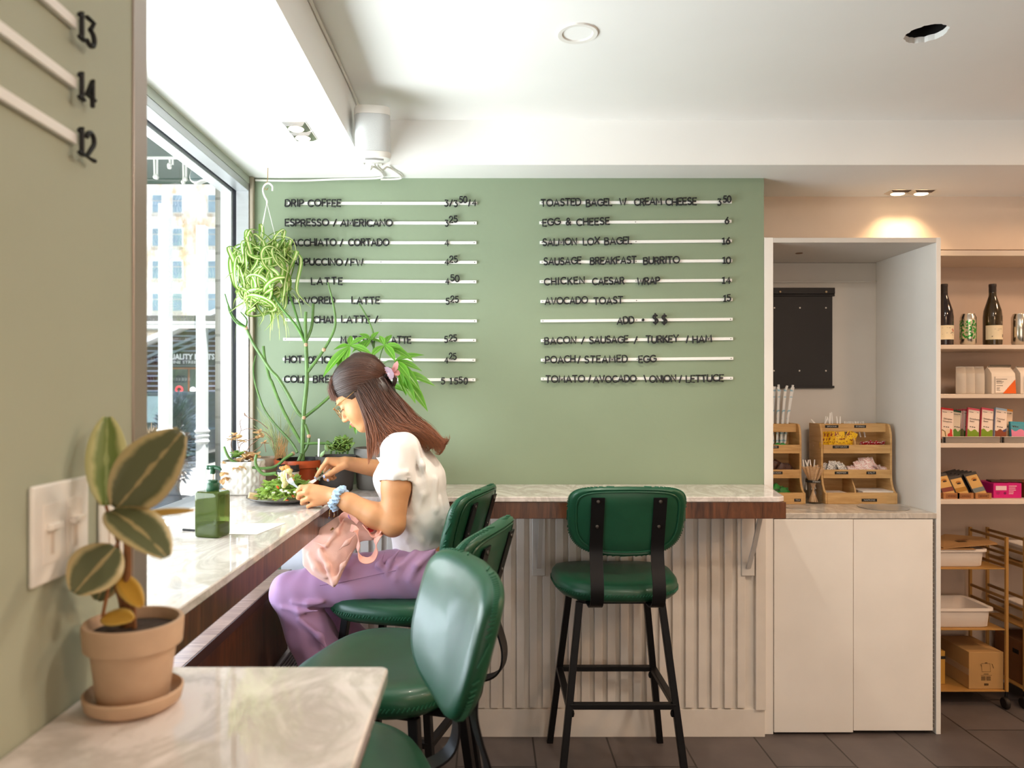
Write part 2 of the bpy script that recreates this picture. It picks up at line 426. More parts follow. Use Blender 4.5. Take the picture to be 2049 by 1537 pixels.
# ceiling with the round opening
CX, CY, CR = 1.33, 2.196, .058
mb = MB()
x0,x1,y0,y1,z = -.49, 4.2, -4, 2.89, 2.536
q = .12
for b in ((x0,CX-q,y0,y1),(CX+q,x1,y0,y1),(CX-q,CX+q,y0,CY-q),(CX-q,CX+q,CY+q,y1)):
    mb.add([(b[0],b[2],z),(b[1],b[2],z),(b[1],b[3],z),(b[0],b[3],z)], [(0,1,2,3)])
n = 40; ring = []; sq = []
rr = random.Random(3)
for k in range(n):
    a = 2*PI*k/n; r = CR*(1+rr.uniform(-.05,.05)); ring.append((CX+r*math.cos(a), CY+r*math.sin(a), z))
    m_ = max(abs(math.cos(a)), abs(math.sin(a))); sq.append((CX+q*math.cos(a)/m_, CY+q*math.sin(a)/m_, z))
up = [(p[0],p[1],z+.018) for p in ring]
mb.add(ring+sq+up, [(k,(k+1)%n,n+(k+1)%n,n+k) for k in range(n)]+[(k,2*n+k,2*n+(k+1)%n,(k+1)%n) for k in range(n)])
mb.box(x0,x1,y0,y1,z+.3,z+.32)
struct(mb.build('ceiling', M_ceil, smooth=0))
mb = MB().lathe([(.075,2.555),(.075,2.80)], 24, c=(CX,CY,0)).lathe([(.075,2.80),(0,2.80)],24,c=(CX,CY,0))
tag(mb.build('ceiling_hole', mat('dark_void', '#1a1412', .9)), 'empty round hole cut in the white ceiling, no lamp in it', 'hole')['kind'] = 'structure'
sbox('trim_1', M_ceil, -1.145, -.49, -4, 2.89, 2.357, 2.60)
sbox('trim_2', M_ceil, -1.145, 4.2, 2.89, 3.72, 2.357, 2.60)
# metal corner guard of the pillar
o = MB().box(-.523, -.517, 1.060, 1.103, 0, 2.357).build('trim_3', mat('corner_guard', '#a89c92', .34, .55, var=.04, stretch=(1,1,.4), vscale=5), bevel=.002); struct(o)
o = MB().box(-1.0, -.984, 3.045, 3.068, 1.06, 2.357).build('trim_4', wood('pale_trim_wood', '#b7ab98', '#8d8270', axis=(8,8,.7)), bevel=.003); struct(o)

# window: frame profile, black gasket, glass
W = bpy.data.objects.new('window_1', None); C.objects.link(W); W.location = (-1.06, 2.05, 1.06); struct(W)
def wpart(name, mbx, m, bevel=0): return struct(mbx.build(name, m, W, bevel=bevel, smooth=0, shift=W.location))
y0, y1, z0, z1 = 1.10, 3.07, .745, 2.325
def hoop(xa, xb, t, zb=None):
    b = MB(); zb = z0 if zb is None else zb
    b.box(xa,xb,y1-t,y1,zb,z1); b.box(xa,xb,y0-.08,y0,zb,z1); b.box(xa,xb,y0,y1-t,z1-t,z1); b.box(xa,xb,y0,y1-t,zb,zb+t); return b
wpart('window_frame', hoop(-1.054,-1.001,.030), M_alu, .002)
wpart('window_gasket', hoop(-1.071,-1.054,.022), M_gasket)
wpart('window_frame', hoop(-1.118,-1.071,.036), mat('window_aluminium_pale', '#d6d8d9', .4, .3, var=.02), .002)
wpart('window_frame', MB().box(-1.118,-1.001,y0,y1,1.028,1.058), M_alu, .002)
wpart('window_glass', MB().box(-1.066,-1.060,y0,y1-.02,z0+.015,z1-.02), M_glass)

# ================================================================ OUTSIDE
M_stone = mat('street_paving', '#cfcac2', .8, var=.06, vscale=1.5, bump=.1, bscale=12)
GZ = -.15
o = MB().box(-70, -1.145, -12, 120, GZ-.1, GZ).build('ground', M_stone, smooth=0, shift=(0,0,0)); struct(o)
def brickmat(name, c1, c2, mo, sc=(1,1,1), bw=.22, bh=.07):
    m = bpy.data.materials.new(name); m.use_nodes = True; nt = m.node_tree; N = nt.nodes; L = nt.links; b = N['Principled BSDF']
    tc = N.new('ShaderNodeTexCoord'); mp = N.new('ShaderNodeMapping'); mp.inputs['Rotation'].default_value = (PI/2,0,0); mp.inputs['Scale'].default_value = sc
    L.new(tc.outputs['Object'], mp.inputs[0])
    br = N.new('ShaderNodeTexBrick'); br.inputs['Scale'].default_value = 1; br.inputs['Brick Width'].default_value = bw; br.inputs['Row Height'].default_value = bh; br.inputs['Mortar Size'].default_value = .006
    br.inputs['Color1'].default_value = (*lin(c1),1); br.inputs['Color2'].default_value = (*lin(c2),1); br.inputs['Mortar'].default_value = (*lin(mo),1)
    L.new(mp.outputs[0], br.inputs['Vector']); L.new(br.outputs[0], b.inputs['Base Color']); b.inputs['Roughness'].default_value = .85
    return m
o = MB().box(-1.145,-1.118,3.05,3.07,GZ,3.2).box(-1.145,-1.0,3.07,9,GZ,3.2).build('wall_exterior', brickmat('grey_brick', '#83817a', '#706e68', '#5f5d58', bw=.40, bh=.115)); struct(o)

# apartment block across the street
def facade_mat():
    m = bpy.data.materials.new('cream_brick_facade'); m.use_nodes = True; nt = m.node_tree; N = nt.nodes; L = nt.links; b = N['Principled BSDF']
    tc = N.new('ShaderNodeTexCoord'); nz = N.new('ShaderNodeTexNoise'); nz.inputs['Scale'].default_value = .22; nz.inputs['Detail'].default_value = 6; nz.inputs['Roughness'].default_value = .7
    mp = N.new('ShaderNodeMapping'); mp.inputs['Scale'].default_value = (1.6,1,.8); L.new(tc.outputs['Object'], mp.inputs[0]); L.new(mp.outputs[0], nz.inputs['Vector'])
    rp = N.new('ShaderNodeValToRGB'); e = rp.color_ramp.elements; e[0].position = .47; e[0].color = (*lin('#f6f4f0'),1); e[1].position = .62; e[1].color = (*lin('#c9ac8c'),1)
    L.new(nz.outputs[0], rp.inputs[0]); L.new(rp.outputs[0], b.inputs['Base Color']); b.inputs['Roughness'].default_value = .9; return m
BY = 60.0; K = FPX/BY
bld = thing('apartment_building', 'tall cream brick apartment block seen through the window behind the wooden shop', 'building', (-27, BY, GZ))
def bp_(name, mbx, m): return mbx.build(name, m, bld, smooth=0, shift=bld.location)
bp_('wall', MB().box(-44,-15,BY,BY+12,GZ,24), facade_mat())
M_bwin = mat('block_window_frame', '#efeeea', .6); M_bpane = mat('block_window_pane', '#8fa6b8', .15, var=.12, vscale=.8); M_bshade = mat('block_cornice', '#8f8578', .8)
for cx in (-33.9, -32.2, -30.6, -28.95, -27.3, -25.62, -22.7, -21.0):
    for pyc in (342, 408, 475, 540, 605):
        zc = H+(VY-pyc)/K
        wfr = MB().box(cx-.46,cx+.46,BY-.06,BY+.02,zc-.80,zc+.80).build('window', M_bwin, bld, smooth=0, shift=bld.location)
        p_ = MB().box(cx-.36,cx+.36,BY-.10,BY-.05,zc-.7,zc+.18).box(cx-.36,cx+.36,BY-.10,BY-.05,zc+.28,zc+.70).build('pane', M_bpane, wfr, smooth=0, shift=bld.location)
bp_('cornice', MB().box(-44,-15,BY-.5,BY,7.25,7.6).box(-44,-15,BY-.3,BY,6.4,6.6), M_bshade)

# low wooden shop
SY = 20.0; K2 = FPX/SY
def siding():
    m = bpy.data.materials.new('shop_siding'); m.use_nodes = True; nt = m.node_tree; N = nt.nodes; L = nt.links; b = N['Principled BSDF']
    tc = N.new('ShaderNodeTexCoord'); sp = N.new('ShaderNodeSeparateXYZ'); L.new(tc.outputs['Object'], sp.inputs[0])
    d = N.new('ShaderNodeMath'); d.operation = 'DIVIDE'; d.inputs[1].default_value = .138; L.new(sp.outputs[2], d.inputs[0])
    f = N.new('ShaderNodeMath'); f.operation = 'FRACT'; L.new(d.outputs[0], f.inputs[0])
    g = N.new('ShaderNodeMath'); g.operation = 'GREATER_THAN'; g.inputs[1].default_value = .72; L.new(f.outputs[0], g.inputs[0])
    nz = N.new('ShaderNodeTexNoise'); nz.inputs['Scale'].default_value = 2; L.new(tc.outputs['Object'], nz.inputs['Vector'])
    rp = N.new('ShaderNodeValToRGB'); e = rp.color_ramp.elements; e[0].color = (*lin('#3a262b'),1); e[1].color = (*lin('#5a3834'),1); L.new(nz.outputs[0], rp.inputs[0])
    mx = N.new('ShaderNodeMix'); mx.data_type = 'RGBA'; L.new(g.outputs[0], mx.inputs[0]); L.new(rp.outputs[0], mx.inputs[6]); mx.inputs[7].default_value = (*lin('#9aa0b8'),1)
    L.new(mx.outputs[2], b.inputs['Base Color']); b.inputs['Roughness'].default_value = .9; b.inputs['Specular IOR Level'].default_value = .15; return m
def sx(px): return (px-VX)/K2
def sz(py): return H+(VY-py)/K2
shop = thing('butcher_shop', 'dark wood clad butcher shop with a sloped white roof edge across the street', 'shop', (-8.2, SY, GZ))
def sp_(name, mbx, m, par=None): return mbx.build(name, m, par or shop, smooth=0, shift=shop.location)
gx = [(-14,GZ),(-4.4,GZ),(-4.4,sz(650)),(sx(455),sz(626)),(sx(290),sz(694)),(-14,sz(820))]
sp_('wall', MB().prism(gx, SY, SY+5), siding())
M_roofw = mat('shop_roof_edge', '#e8ebee', .5); M_roofg = mat('shop_roof_trim', '#7e8794', .6)
sp_('roof', MB().beam((sx(250),SY-.25,sz(707)),(sx(455),SY-.25,sz(622)),.5,.13).beam((sx(455),SY-.25,sz(622)),(-4.2,SY-.25,sz(652)),.5,.13), M_roofw)
sp_('roof_trim', MB().beam((sx(280),SY-.12,sz(723)),(sx(455),SY-.12,sz(650)),.1,.07).beam((sx(280),SY-.12,sz(735)),(sx(455),SY-.12,sz(664)),.1,.05), M_roofg)
sg = sp_('sign_board', MB().box(sx(325),sx(440),SY-.1,SY-.02,sz(731),sz(708)), mat('shop_sign_board', '#2b2630', .5))
def text_mesh(txt, size, mat_, name='lettering', depth=.001, bold=0.0):
    cu = bpy.data.curves.new('t', 'FONT'); cu.body = txt; cu.size = size; cu.extrude = depth; cu.offset = bold
    cu.align_x = 'CENTER'; cu.align_y = 'CENTER'; cu.resolution_u = 2
    t = bpy.data.objects.new('t', cu); C.objects.link(t)
    dg = bpy.context.evaluated_depsgraph_get(); me = bpy.data.meshes.new_from_object(t.evaluated_get(dg)); me.name = name
    bpy.data.objects.remove(t); bpy.data.curves.remove(cu)
    me.materials.clear(); me.materials.append(mat_)
    o = bpy.data.objects.new(name, me); C.objects.link(o); return o
M_lw = mat('white_lettering', '#f4f4f2', .5, var=0)
def put_text(txt, size, par, loc, m=None, rot=(PI/2,0,0), width=None, bold=0, depth=.001, name='lettering'):
    o = text_mesh(txt, size, m or M_lw, name, depth, bold); o.parent = par; o.location = loc; o.rotation_euler = rot
    if width:
        xs = [v.co.x for v in o.data.vertices]; f = width/(max(xs)-min(xs)); o.data.transform(Matrix.Diagonal((f,1,1,1)))
    return o
L0 = Vector(shop.location)
put_text('QUALITY MEATS', .21, sg, Vector((sx(383),SY-.115,sz(715)))-L0, width=sx(432)-sx(333), bold=.006, depth=.005)
put_text('PINE STREET B', .11, sg, Vector((sx(378),SY-.115,sz(725.5)))-L0, width=sx(413)-sx(346), depth=.005)
dr = sp_('door', MB().box(sx(340),sx(400),SY-.08,SY-.01,sz(826),sz(736)), mat('shop_door_wood', '#a8603c', .5))
sp_('pane', MB().box(sx(343.5),sx(378.5),SY-.10,SY-.07,sz(822),sz(739)).box(sx(382.5),sx(397),SY-.10,SY-.07,sz(822),sz(739)), mat('shop_door_glass', '#3d4a4c', .1, var=.3, vscale=2), dr)
nq = MB().tube([(sx(362.5)+.085*math.cos(a),SY-.13,sz(780)+.085*math.sin(a)) for a in [i*PI/12 for i in range(25)]], .022, 6)
nq.tube([(sx(364),SY-.13,sz(783)),(sx(370),SY-.13,sz(787))], .022, 6)
sp_('neon_sign', nq, emis('red_neon', '#ff3a48', 1.2), dr)
sp_('wall_lamp', MB().ball((sx(390),SY-.14,sz(780)), .075), emis('shop_lamp', '#ffffff', 2.0), dr)

# white posts and rails of the terrace
M_post = mat('white_post', '#f4f4f2', .5, var=.01)
for px_, Y_, lab in ((331,6.75,'thick white terrace post outside the window, the nearer one with the smooth shaft'),(404.5,7.63,'white terrace post with a turned ring outside, beside the shop door')):
    X_ = (px_-VX)/FPX*Y_
    mb = MB().box(X_-.047,X_+.047,Y_-.047,Y_+.047,GZ,3.2)
    zr = H-(872-VY)/FPX*Y_
    mb.lathe([(0,zr-.09),(.05,zr-.09),(.075,zr-.06),(.06,zr-.03),(.075,zr),(.06,zr+.02),(.08,zr+.05),(.05,zr+.08),(0,zr+.08)],16,c=(X_,Y_,0))
    tag(mb.build('terrace_post', M_post), lab, 'post', 'white terrace posts')
rl = thing('terrace_rail', 'white horizontal rail with dark gap joining the terrace posts', 'rail', (-3,7.2,2))
for (pa, pb, m_) in ((632,642,mat('rail_dark_board','#7d7a76',.8)),(643,649,M_post),(650,657,M_post)):  # top board is dark grey, filling the dark gap above the white ones
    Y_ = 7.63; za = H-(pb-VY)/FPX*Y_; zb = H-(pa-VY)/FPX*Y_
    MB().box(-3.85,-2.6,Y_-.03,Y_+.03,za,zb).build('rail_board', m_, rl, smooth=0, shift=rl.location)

# awning, line and security camera
aw = thing('awning', 'dark grey green awning seen from beneath above the window', 'awning', (-2.4,2.5,2.6))
M_awn = mat('awning_cloth', '#5f716c', .8, var=.06)
MB().add([(-1.16,-1,2.95),(-1.16,4.0,2.95),(-3.9,4.0,2.66),(-3.9,-1,2.66),(-1.16,-1,2.97),(-1.16,4.0,2.97),(-3.9,4.0,2.68),(-3.9,-1,2.68)],[(0,1,2,3),(7,6,5,4),(0,4,5,1),(1,5,6,2),(2,6,7,3),(3,7,4,0)]).build('canopy', M_awn, aw, smooth=0, shift=aw.location)
MB().box(-3.9,-1.16,3.98,4.0,2.60,2.96).build('valance', mat('awning_valance', '#6b7f79', .8), aw, smooth=0, shift=aw.location)
MB().tube([(-3.9,4.0,2.61),(-1.16,4.0,2.61)], .012).build('frame_bar', M_black, aw, shift=aw.location)
ln = thing('hanging_line', 'white line with knotted cords strung under the awning outside', 'line', (-1.7,3.2,2.4))
M_rope = mat('white_rope', '#e6e4dc', .7)
za = H-(316-VY)/FPX*3.2
MB().tube([(-3.0,3.2,za),(-1.17,3.2,za)], .007).build('line', M_rope, ln, shift=ln.location)
for px_, L_ in ((312,.075),(343,.03),(370,.10)):
    X_ = (px_-VX)/FPX*3.2
    mb = MB().tube([(X_-.008,3.2,za),(X_-.006,3.2,za-L_),(X_+.006,3.2,za-L_),(X_+.006,3.2,za)], .005, 6)
    for j in range(3): mb.ball((X_+random.uniform(-.01,.01),3.2,za-L_+random.uniform(-.012,.008)), .011, 8)
    mb.build('knotted_cord', M_rope, ln, shift=ln.location)
sc_ = thing('security_camera', 'rounded white rimmed security camera outside under the awning', 'camera', at(398,345,3.15))
pl = [(.036*math.cos(a)*(1+.18*math.cos(3*a+.6)), .036*math.sin(a)*(1+.18*math.cos(3*a+.6))) for a in [i*2*PI/28 for i in range(28)]]
MB().prism([(x*1.25,z*1.25) for x,z in pl], 0, .04).build('housing', M_white, sc_, bevel=.004)
MB().prism([(x*1.1,z*1.1) for x,z in pl], -.004, .01).build('face_plate', mat('camera_face', '#59686a', .3), sc_)
MB().lathe([(0,.0),(.016,.0),(.014,-.006),(0,-.006)],20, M=Matrix.Rotation(PI/2,4,'X') @ Matrix.Translation((0.0,.008,.004))).build('lens', mat('camera_lens', '#2a3235', .1), sc_)
MB().beam((0,.04,0),(.05,.04,.11),.02).build('bracket', M_white, sc_)

# greenery, car and terrace chair outside
def fuzz(name, c, r, n, m, lab, seed, ln=.12, cat='shrub'):
    rr = random.Random(seed); t = thing(name, lab, cat, (c[0],c[1],GZ)); mb = MB()
    for i in range(n):
        d = Vector((rr.gauss(0,1),rr.gauss(0,1),rr.gauss(0,1))).normalized()
        p = Vector((d.x*r[0],d.y*r[1],d.z*r[2]))*rr.uniform(.5,1)+Vector(c)
        e = p+Vector((d.x,d.y,d.z*.6+.2+rr.uniform(-.3,.3)))*ln*rr.uniform(.6,1.2)
        s_ = d.orthogonal().normalized()*ln*.10
        mb.add([p-s_,p+s_,e],[(0,1,2)])
    mb.build('foliage', m, t, smooth=0, shift=t.location)
    MB().tube([(c[0],c[1],GZ),(c[0],c[1],c[2])], .03).build('stem', mat('bark', '#4a4038', .8), t, shift=t.location)
    MB().lathe([(0,0),(.13,0),(.17,.3),(.15,.3),(.14,.26),(0,.26)],20).build('planter', mat('stone_planter', '#8d8f90', .8), t)
fuzz('potted_shrub', (-3.85,9.0,.85), (.21,.25,.55), 2600, mat('blue_grey_foliage', '#566476', .7, var=.2), 'dark blue grey feathery shrub outside in front of the shop door', 5)
fuzz('dry_shrub', (-3.3,7.1,.80), (.17,.2,.28), 1800, mat('tan_foliage', '#b39a7c', .8, var=.2), 'tan dry fuzzy shrub outside below the nearer terrace post', 6, .09)
car = thing('parked_car', 'dark car parked across the street beside the wooden shop', 'car', (-7.15,15.2,GZ))
cb = [(-1.05,.25),(1.05,.25),(1.05,.85),(.85,.95),(.72,1.62),(-.72,1.62),(-.85,.95),(-1.05,.85)]
MB().prism(cb, -.3, 3.9).build('body', mat('car_paint', '#2c3540', .15, .3, coat=.6), car, bevel=.08, seg=3)
MB().prism([(-.74,.98),(.74,.98),(.64,1.52),(-.64,1.52)], -.33,-.29).build('windscreen', mat('car_glass', '#7f97a0', .08), car)
for x_ in (-.82,.82): 
    MB().lathe([(0,0),(.33,0),(.33,.22),(0,.22)],24, M=Matrix.Translation((x_-.11 ,.55,.33)) @ Matrix.Rotation(PI/2,4,'Y')).build('wheel', M_black, car)
for x_ in (-.8,.8): MB().ball((x_,-.3,.72),(.15,.04,.08)).build('headlamp', mat('car_lamp', '#e8eef0', .1), car)
ch = thing('terrace_chair', 'grey blue terrace chair with rounded back outside the window glass', 'chair', (-1.62,3.3,GZ))
M_chair = mat('chair_plastic', '#6f7f98', .35, var=.05)
rows = []
for i in range(9):
    t = i/8; zz = .80+.44*t; wd = .21*(1-max(0,(t-.45)/.55)**2.6*.75)
    rows.append([Vector((wd*math.sin(a)*1.0, .09-.10*math.cos(a)+.10*t, zz)) for a in [(-1.2+2.4*k/12) for k in range(13)]])
b_ = MB().rings(rows, closed=False); ob = b_.build('backrest', M_chair, ch); sm = ob.modifiers.new('thick','SOLIDIFY'); sm.thickness = .014
MB().box(-.2,.2,-.33,.05,.56,.585).build('seat', M_chair, ch, bevel=.01)
for x_, y_ in ((-.17,-.3),(.17,-.3),(-.17,.04),(.17,.04)): MB().tube([(x_,y_,.56),(x_*1.15,y_*1.1,0)],.012).build('leg', M_black, ch)
for x_ in (-.17,.17): MB().tube([(x_,.03,.56),(x_*1.05,.1,.82)],.012).build('back_post', M_black, ch)
# ================================================================ CEILING FITTINGS
dl = thing('ceiling_downlight', 'round white recessed downlight, lit, in the white ceiling', 'lamp', (.273,2.19,2.536))
MB().lathe([(.043,.001),(.047,-.004),(.060,-.005),(.062,-.002),(.062,.001)],40).build('trim_ring', M_white, dl)
MB().lathe([(.0445,.0),(.034,.010)],40).build('shade_ring', mat('ring_shade_grey','#a9a49c',.4), dl)  # grey ring carries the painted shadow around the lit centre
MB().lathe([(.034,.0095),(.0,.0105)],40).build('reflector', M_lampcool, dl)
lamp('downlight_beam', 'SPOT', (.273,2.19,2.52), 48, (1,.88,.72), spot_size=2.2, spot_blend=.8, shadow_soft_size=.04)
def twin(name, label, c, sx_, sy_, axis, tilt=0, glow=None):
    t = thing(name, label, 'lamp', c)
    for s_ in (-1,1):
        ox, oy = (s_*sx_*.53,0) if axis == 'x' else (0, s_*sy_*.53)
        fr = MB().box(ox-sx_/2,ox+sx_/2,oy-sy_/2,oy+sy_/2,-.002,.001)
        fr.build('frame_plate', mat('lamp_frame', '#e9e6e0', .4), t)
        hs = MB(); a, b = sx_*.46, sy_*.46
        hs.add([(ox-a,oy-b,-.003),(ox+a,oy-b,-.003),(ox+a,oy+b,-.003),(ox-a,oy+b,-.003),(ox-a*.72,oy-b*.72,-.012),(ox+a*.72,oy-b*.72,-.012),(ox+a*.72,oy+b*.72,-.012),(ox-a*.72,oy+b*.72,-.012)],
               [(0,1,5,4),(1,2,6,5),(2,3,7,6),(3,0,4,7),(4,5,6,7)])
        hd = hs.build('lamp_housing', M_chrome, t, smooth=0)
        MB().ball((ox,oy,-.012),(a*.68,b*.68,.006),16).build('bulb', glow or M_lampglow, hd)
    return t
twin('beam_spotlight', 'square chrome twin spotlight recessed in the white beam over the window counter', (-.65,2.51,2.357), .085,.085, 'y', glow=M_lampcool)
twin('soffit_spotlight', 'lit twin spotlight recessed in the soffit above the open shelves', (1.905,3.27,2.357), .10,.07, 'x')
for x_ in (1.86,1.95):
    l_ = lamp('soffit_spot_beam', 'SPOT', (x_,3.26,2.335), 9, (1.0,.70,.40), spot_size=1.7, spot_blend=.9, shadow_soft_size=.03); aim(l_, (x_,3.42,1.6))

# loudspeaker in the corner with its cables
sp = thing('corner_speaker', 'white rounded loudspeaker mounted in the ceiling corner beside the beam', 'speaker', (-.413,2.62,2.287))
def rr_poly(a, b, n=3.2, k=40): return [Vector((a*math.copysign(abs(math.cos(t))**(2/n),math.cos(t)), b*math.copysign(abs(math.sin(t))**(2/n),math.sin(t)),0)) for t in [2*PI*i/k for i in range(k)]]
tl = Matrix.Rotation(math.radians(7),4,'X') @ Matrix.Rotation(math.radians(12),4,'Z')
def rrl(prof, a, b, n=3.0):
    return MB().rings([[tl @ (Vector((p.x*s_,p.y*s_,z_))) for p in rr_poly(a,b,n)] for s_, z_ in prof])
rrl([(.80,.0),(.95,.004),(1,.014),(1,.024)], .064,.060).build('base', M_white, sp)
rrl([(.985,.0245),(.985,.152)], .064,.060).build('grille', mat('speaker_grille', '#d4d6d6', .6, bump=.4, bscale=700, var=.02), sp)
rrl([(1,.1525),(1,.176),(.97,.18),(.5,.181)], .064,.060).build('top_cap', M_white, sp)
MB().beam((-.01,.045,.09),(-.02,.268,.09),.03,.05).build('wall_bracket', M_white, sp)
MB().strap([tl @ Vector(p) for p in ((-.03,-.045,-.003),(.0,-.052,-.003),(.035,-.042,-.003))],.006,.002,(0,0,1)).build('logo_bar', mat('grey_mark','#9b9b99',.5), sp)
M_cable = mat('white_cable', '#e4e1da', .5)
cbl = MB()
cbl.tube([(-.425,2.655,2.284),(-.445,2.76,2.300),(-.452,2.885,2.348),(-.43,2.98,2.350),(-.455,3.04,2.349),(-.62,3.06,2.350),(-.80,3.062,2.344),(-.98,3.062,2.346)], .0045, 6, smooth=6)
cbl.tube([(-.405,2.655,2.284),(-.40,2.77,2.30),(-.395,2.89,2.348),(-.36,3.0,2.350),(-.37,3.05,2.349),(-.45,3.06,2.349)], .004, 6, smooth=6)
tag(cbl.build('speaker_cable', M_cable), 'white cable looping from the speaker along the top of the green wall', 'cable')
pp = [(-.484,.6+.28*i,2.526+.006*math.sin(i*2.1)) for i in range(8)]+[(-.482,2.75,2.52)]
tag(MB().tube(pp, .005, 6, smooth=5).build('beam_cable', M_cable), 'thin white cable clipped along the top edge of the beam', 'cable')

# ================================================================ COUNTERS
M_bracket = mat('white_bracket', '#d8d3cd', .5)
def slab(poly, z0, z1):
    return MB().prism(poly, z0, z1, 'z')
def rnd(cx, cy, r, a0, a1, n=6): return [(cx+r*math.cos(math.radians(a0+(a1-a0)*i/n)), cy+r*math.sin(math.radians(a0+(a1-a0)*i/n))) for i in range(n+1)]
ct = thing('marble_counter', 'white marble L-shaped bar counter with walnut apron along the green wall and the window', 'counter', (0,2.85,0))
poly = [(-1.0,3.068),(-1.0,1.105),(-.555,1.105)]+[(-.555,2.70)]+rnd(1.075,2.745,.045,-90,0)+rnd(1.165,3.04,.01,-30,0,2)+[(1.165,3.068)]
slab(poly,1.040,1.060).build('top', M_marble, ct, bevel=.003, shift=ct.location)
ap = MB(); ap.box(-.59,-.558,1.105,2.703,.978,1.0395); ap.box(-.558,1.115,2.703,2.735,.978,1.0395); ap.box(1.088,1.1149,2.735,3.068,.978,1.0395)
ap.build('apron', M_walnut, ct, bevel=.0015, shift=ct.location, smooth=0)
for px_ in (1077, 1491):
    X_ = (px_-VX)/472.3
    br = thing('shelf_bracket', 'white painted metal bracket under the marble counter, '+('beside the stool with its back to us' if px_ < 1200 else 'near the white cupboard'), 'bracket', (X_,3.04,.70), 0, 'counter brackets')
    hgt = .285
    MB().box(-.028,.028,-.006,.0,-.02,.275).build('wall_plate', M_bracket, br, bevel=.003)
    MB().box(-.02,.02,-.17,-.006,.262,.2765).build('arm', M_bracket, br, bevel=.003)
    MB().strap([(.0,-.008,.015),(.0,-.075,.12),(.0,-.145,.262)],.018,.008).build('brace', M_bracket, br)
# slatted panel under the counter
sl = thing('slatted_panel', 'white vertical slat cladding under the back counter', 'panel', (.2,3.06,0))
MB().box(-.60,1.172,3.058,3.0695,.0,.975).build('backing_board', M_slat, sl, smooth=0, shift=sl.location)
mb = MB(); x = -.585; rr = random.Random(2)
while x < 1.10:
    mb.box(x, x+.033, 3.040, 3.058, .125+rr.uniform(-.002,.002), .973); x += .0545
mb.build('slats', M_slat, sl, bevel=.002, shift=sl.location, smooth=0)
MB().box(-.60,1.168,3.046,3.058,.0,.117).build('base_board', M_slat, sl, bevel=.002, shift=sl.location, smooth=0)
MB().box(1.125,1.168,3.035,3.058,.117,.973).build('end_stile', M_slat, sl, bevel=.002, shift=sl.location, smooth=0)

# near counter by the pillar
nc = thing('pillar_counter', 'marble ledge with walnut apron below the light switches on the pillar', 'counter', (-.33,.6,0))
slab([(-.519,-.5),(-.137,-.5)]+rnd(-.152,1.019,.012,0,90)+[(-.519,1.031)],1.040,1.060).build('top', M_marble, nc, bevel=.003, shift=nc.location)
MB().box(-.518,-.160,-.4,.995,.978,1.0395).build('apron', M_walnut, nc, bevel=.0015, shift=nc.location, smooth=0)
# walnut bench box in the window bay and the plinth with its grille
bx = thing('window_bench', 'walnut bench box with pale top under the window counter', 'bench', (-.9,2,0))
MB().box(-.998,-.785,1.11,2.85,.44,.735).build('body', M_walnut, bx, bevel=.002, shift=bx.location, smooth=0)
MB().box(-.998,-.776,1.11,2.856,.7355,.752).build('top', M_walnut_top, bx, bevel=.002, shift=bx.location, smooth=0)
MB().box(-.7755,-.771,1.11,2.856,.722,.752).build('edge_trim', mat('dark_edging','#4b3229',.4), bx, smooth=0, shift=bx.location)
pb = thing('heater_plinth', 'low white plinth with a slotted grille beneath the window bench', 'plinth', (-.83,2.2,0))
MB().box(-.998,-.64,1.11,3.055,.0,.425).build('body', M_slat, pb, smooth=0, shift=pb.location)
mb = MB()
for i in range(11): mb.box(-.77+.0118*i,-.763+.0118*i,1.2,3.03,.4255,.438)
mb.build('grille', mat('taupe_grille', '#8b7d72', .5), pb, smooth=0, shift=pb.location)
hp = thing('convector_heater', 'small white panel with rounded corner behind the seated woman knees', 'heater', (-.7,3.02,.5))
MB().prism(rnd(.10,.10,.03,-90,0)+rnd(.10,.40,.03,0,90)+rnd(-.13,.40,.03,90,180)+rnd(-.13,.10,.03,180,270), .0, .018).build('plate', mat('panel_white', '#f1f2f4', .4), hp, bevel=.003)
MB().box(-.12,.09,-.008,-.001,.3,.305).build('seam', M_bracket, hp)

# ================================================================ NICHE CUPBOARD
cp = thing('niche_cupboard', 'tall white cupboard with open condiment niche above two plain doors', 'cupboard', (1.55,3.3,0))
def cpp(name, mbx, m, bevel=.002, par=None): return mbx.build(name, m, par or cp, bevel=bevel, smooth=0, shift=cp.location)
X0, X1, XI0, XI1, YF, YB = 1.173, 1.922, 1.212, 1.902, 3.07, 3.555
cpp('side_panel', MB().box(X0,XI0,YF,YB,0,2.106), M_white)
cpp('side_panel', MB().box(XI1,X1,YF,YB,0,2.106), mat('niche_paint_lit', '#e6e3de', .6, var=.015))  # right side paler, the daylight it catches put into its colour
cpp('top_panel', MB().box(XI0,XI1,YF,YB,2.084,2.105), M_niche)
cpp('back_panel', MB().box(XI0,XI1,YB-.012,YB,.92,2.083), M_niche)
cpp('trim_strip', MB().box(XI0,XI1,YB-.020,YB-.0122,1.985,1.992), M_niche)
cpp('lower_carcass', MB().box(XI0,XI1,YF+.022,YB,.02,.914), M_white)
cpp('worktop', MB().box(XI0+.0005,XI1-.0005,YF-.004,YB-.013,.9145,.938), M_marble2, .002)
xd = 1.550
d1 = cpp('door', MB().box(1.214,xd-.0015,YF-.004,YF+.018,.010,.912), M_white, .002)
d2 = cpp('door', MB().box(xd+.0015,1.888,YF-.001,YF+.018,.016,.912), M_white, .002)
mb = MB(); z = .03
while z < .90: mb.box(1.8895,1.8925,YF-.002,YF+.01,z,z+.013); z += .0175
cpp('piano_hinge', mb, mat('hinge_grey','#8c857d',.4,.5), 0, d2)
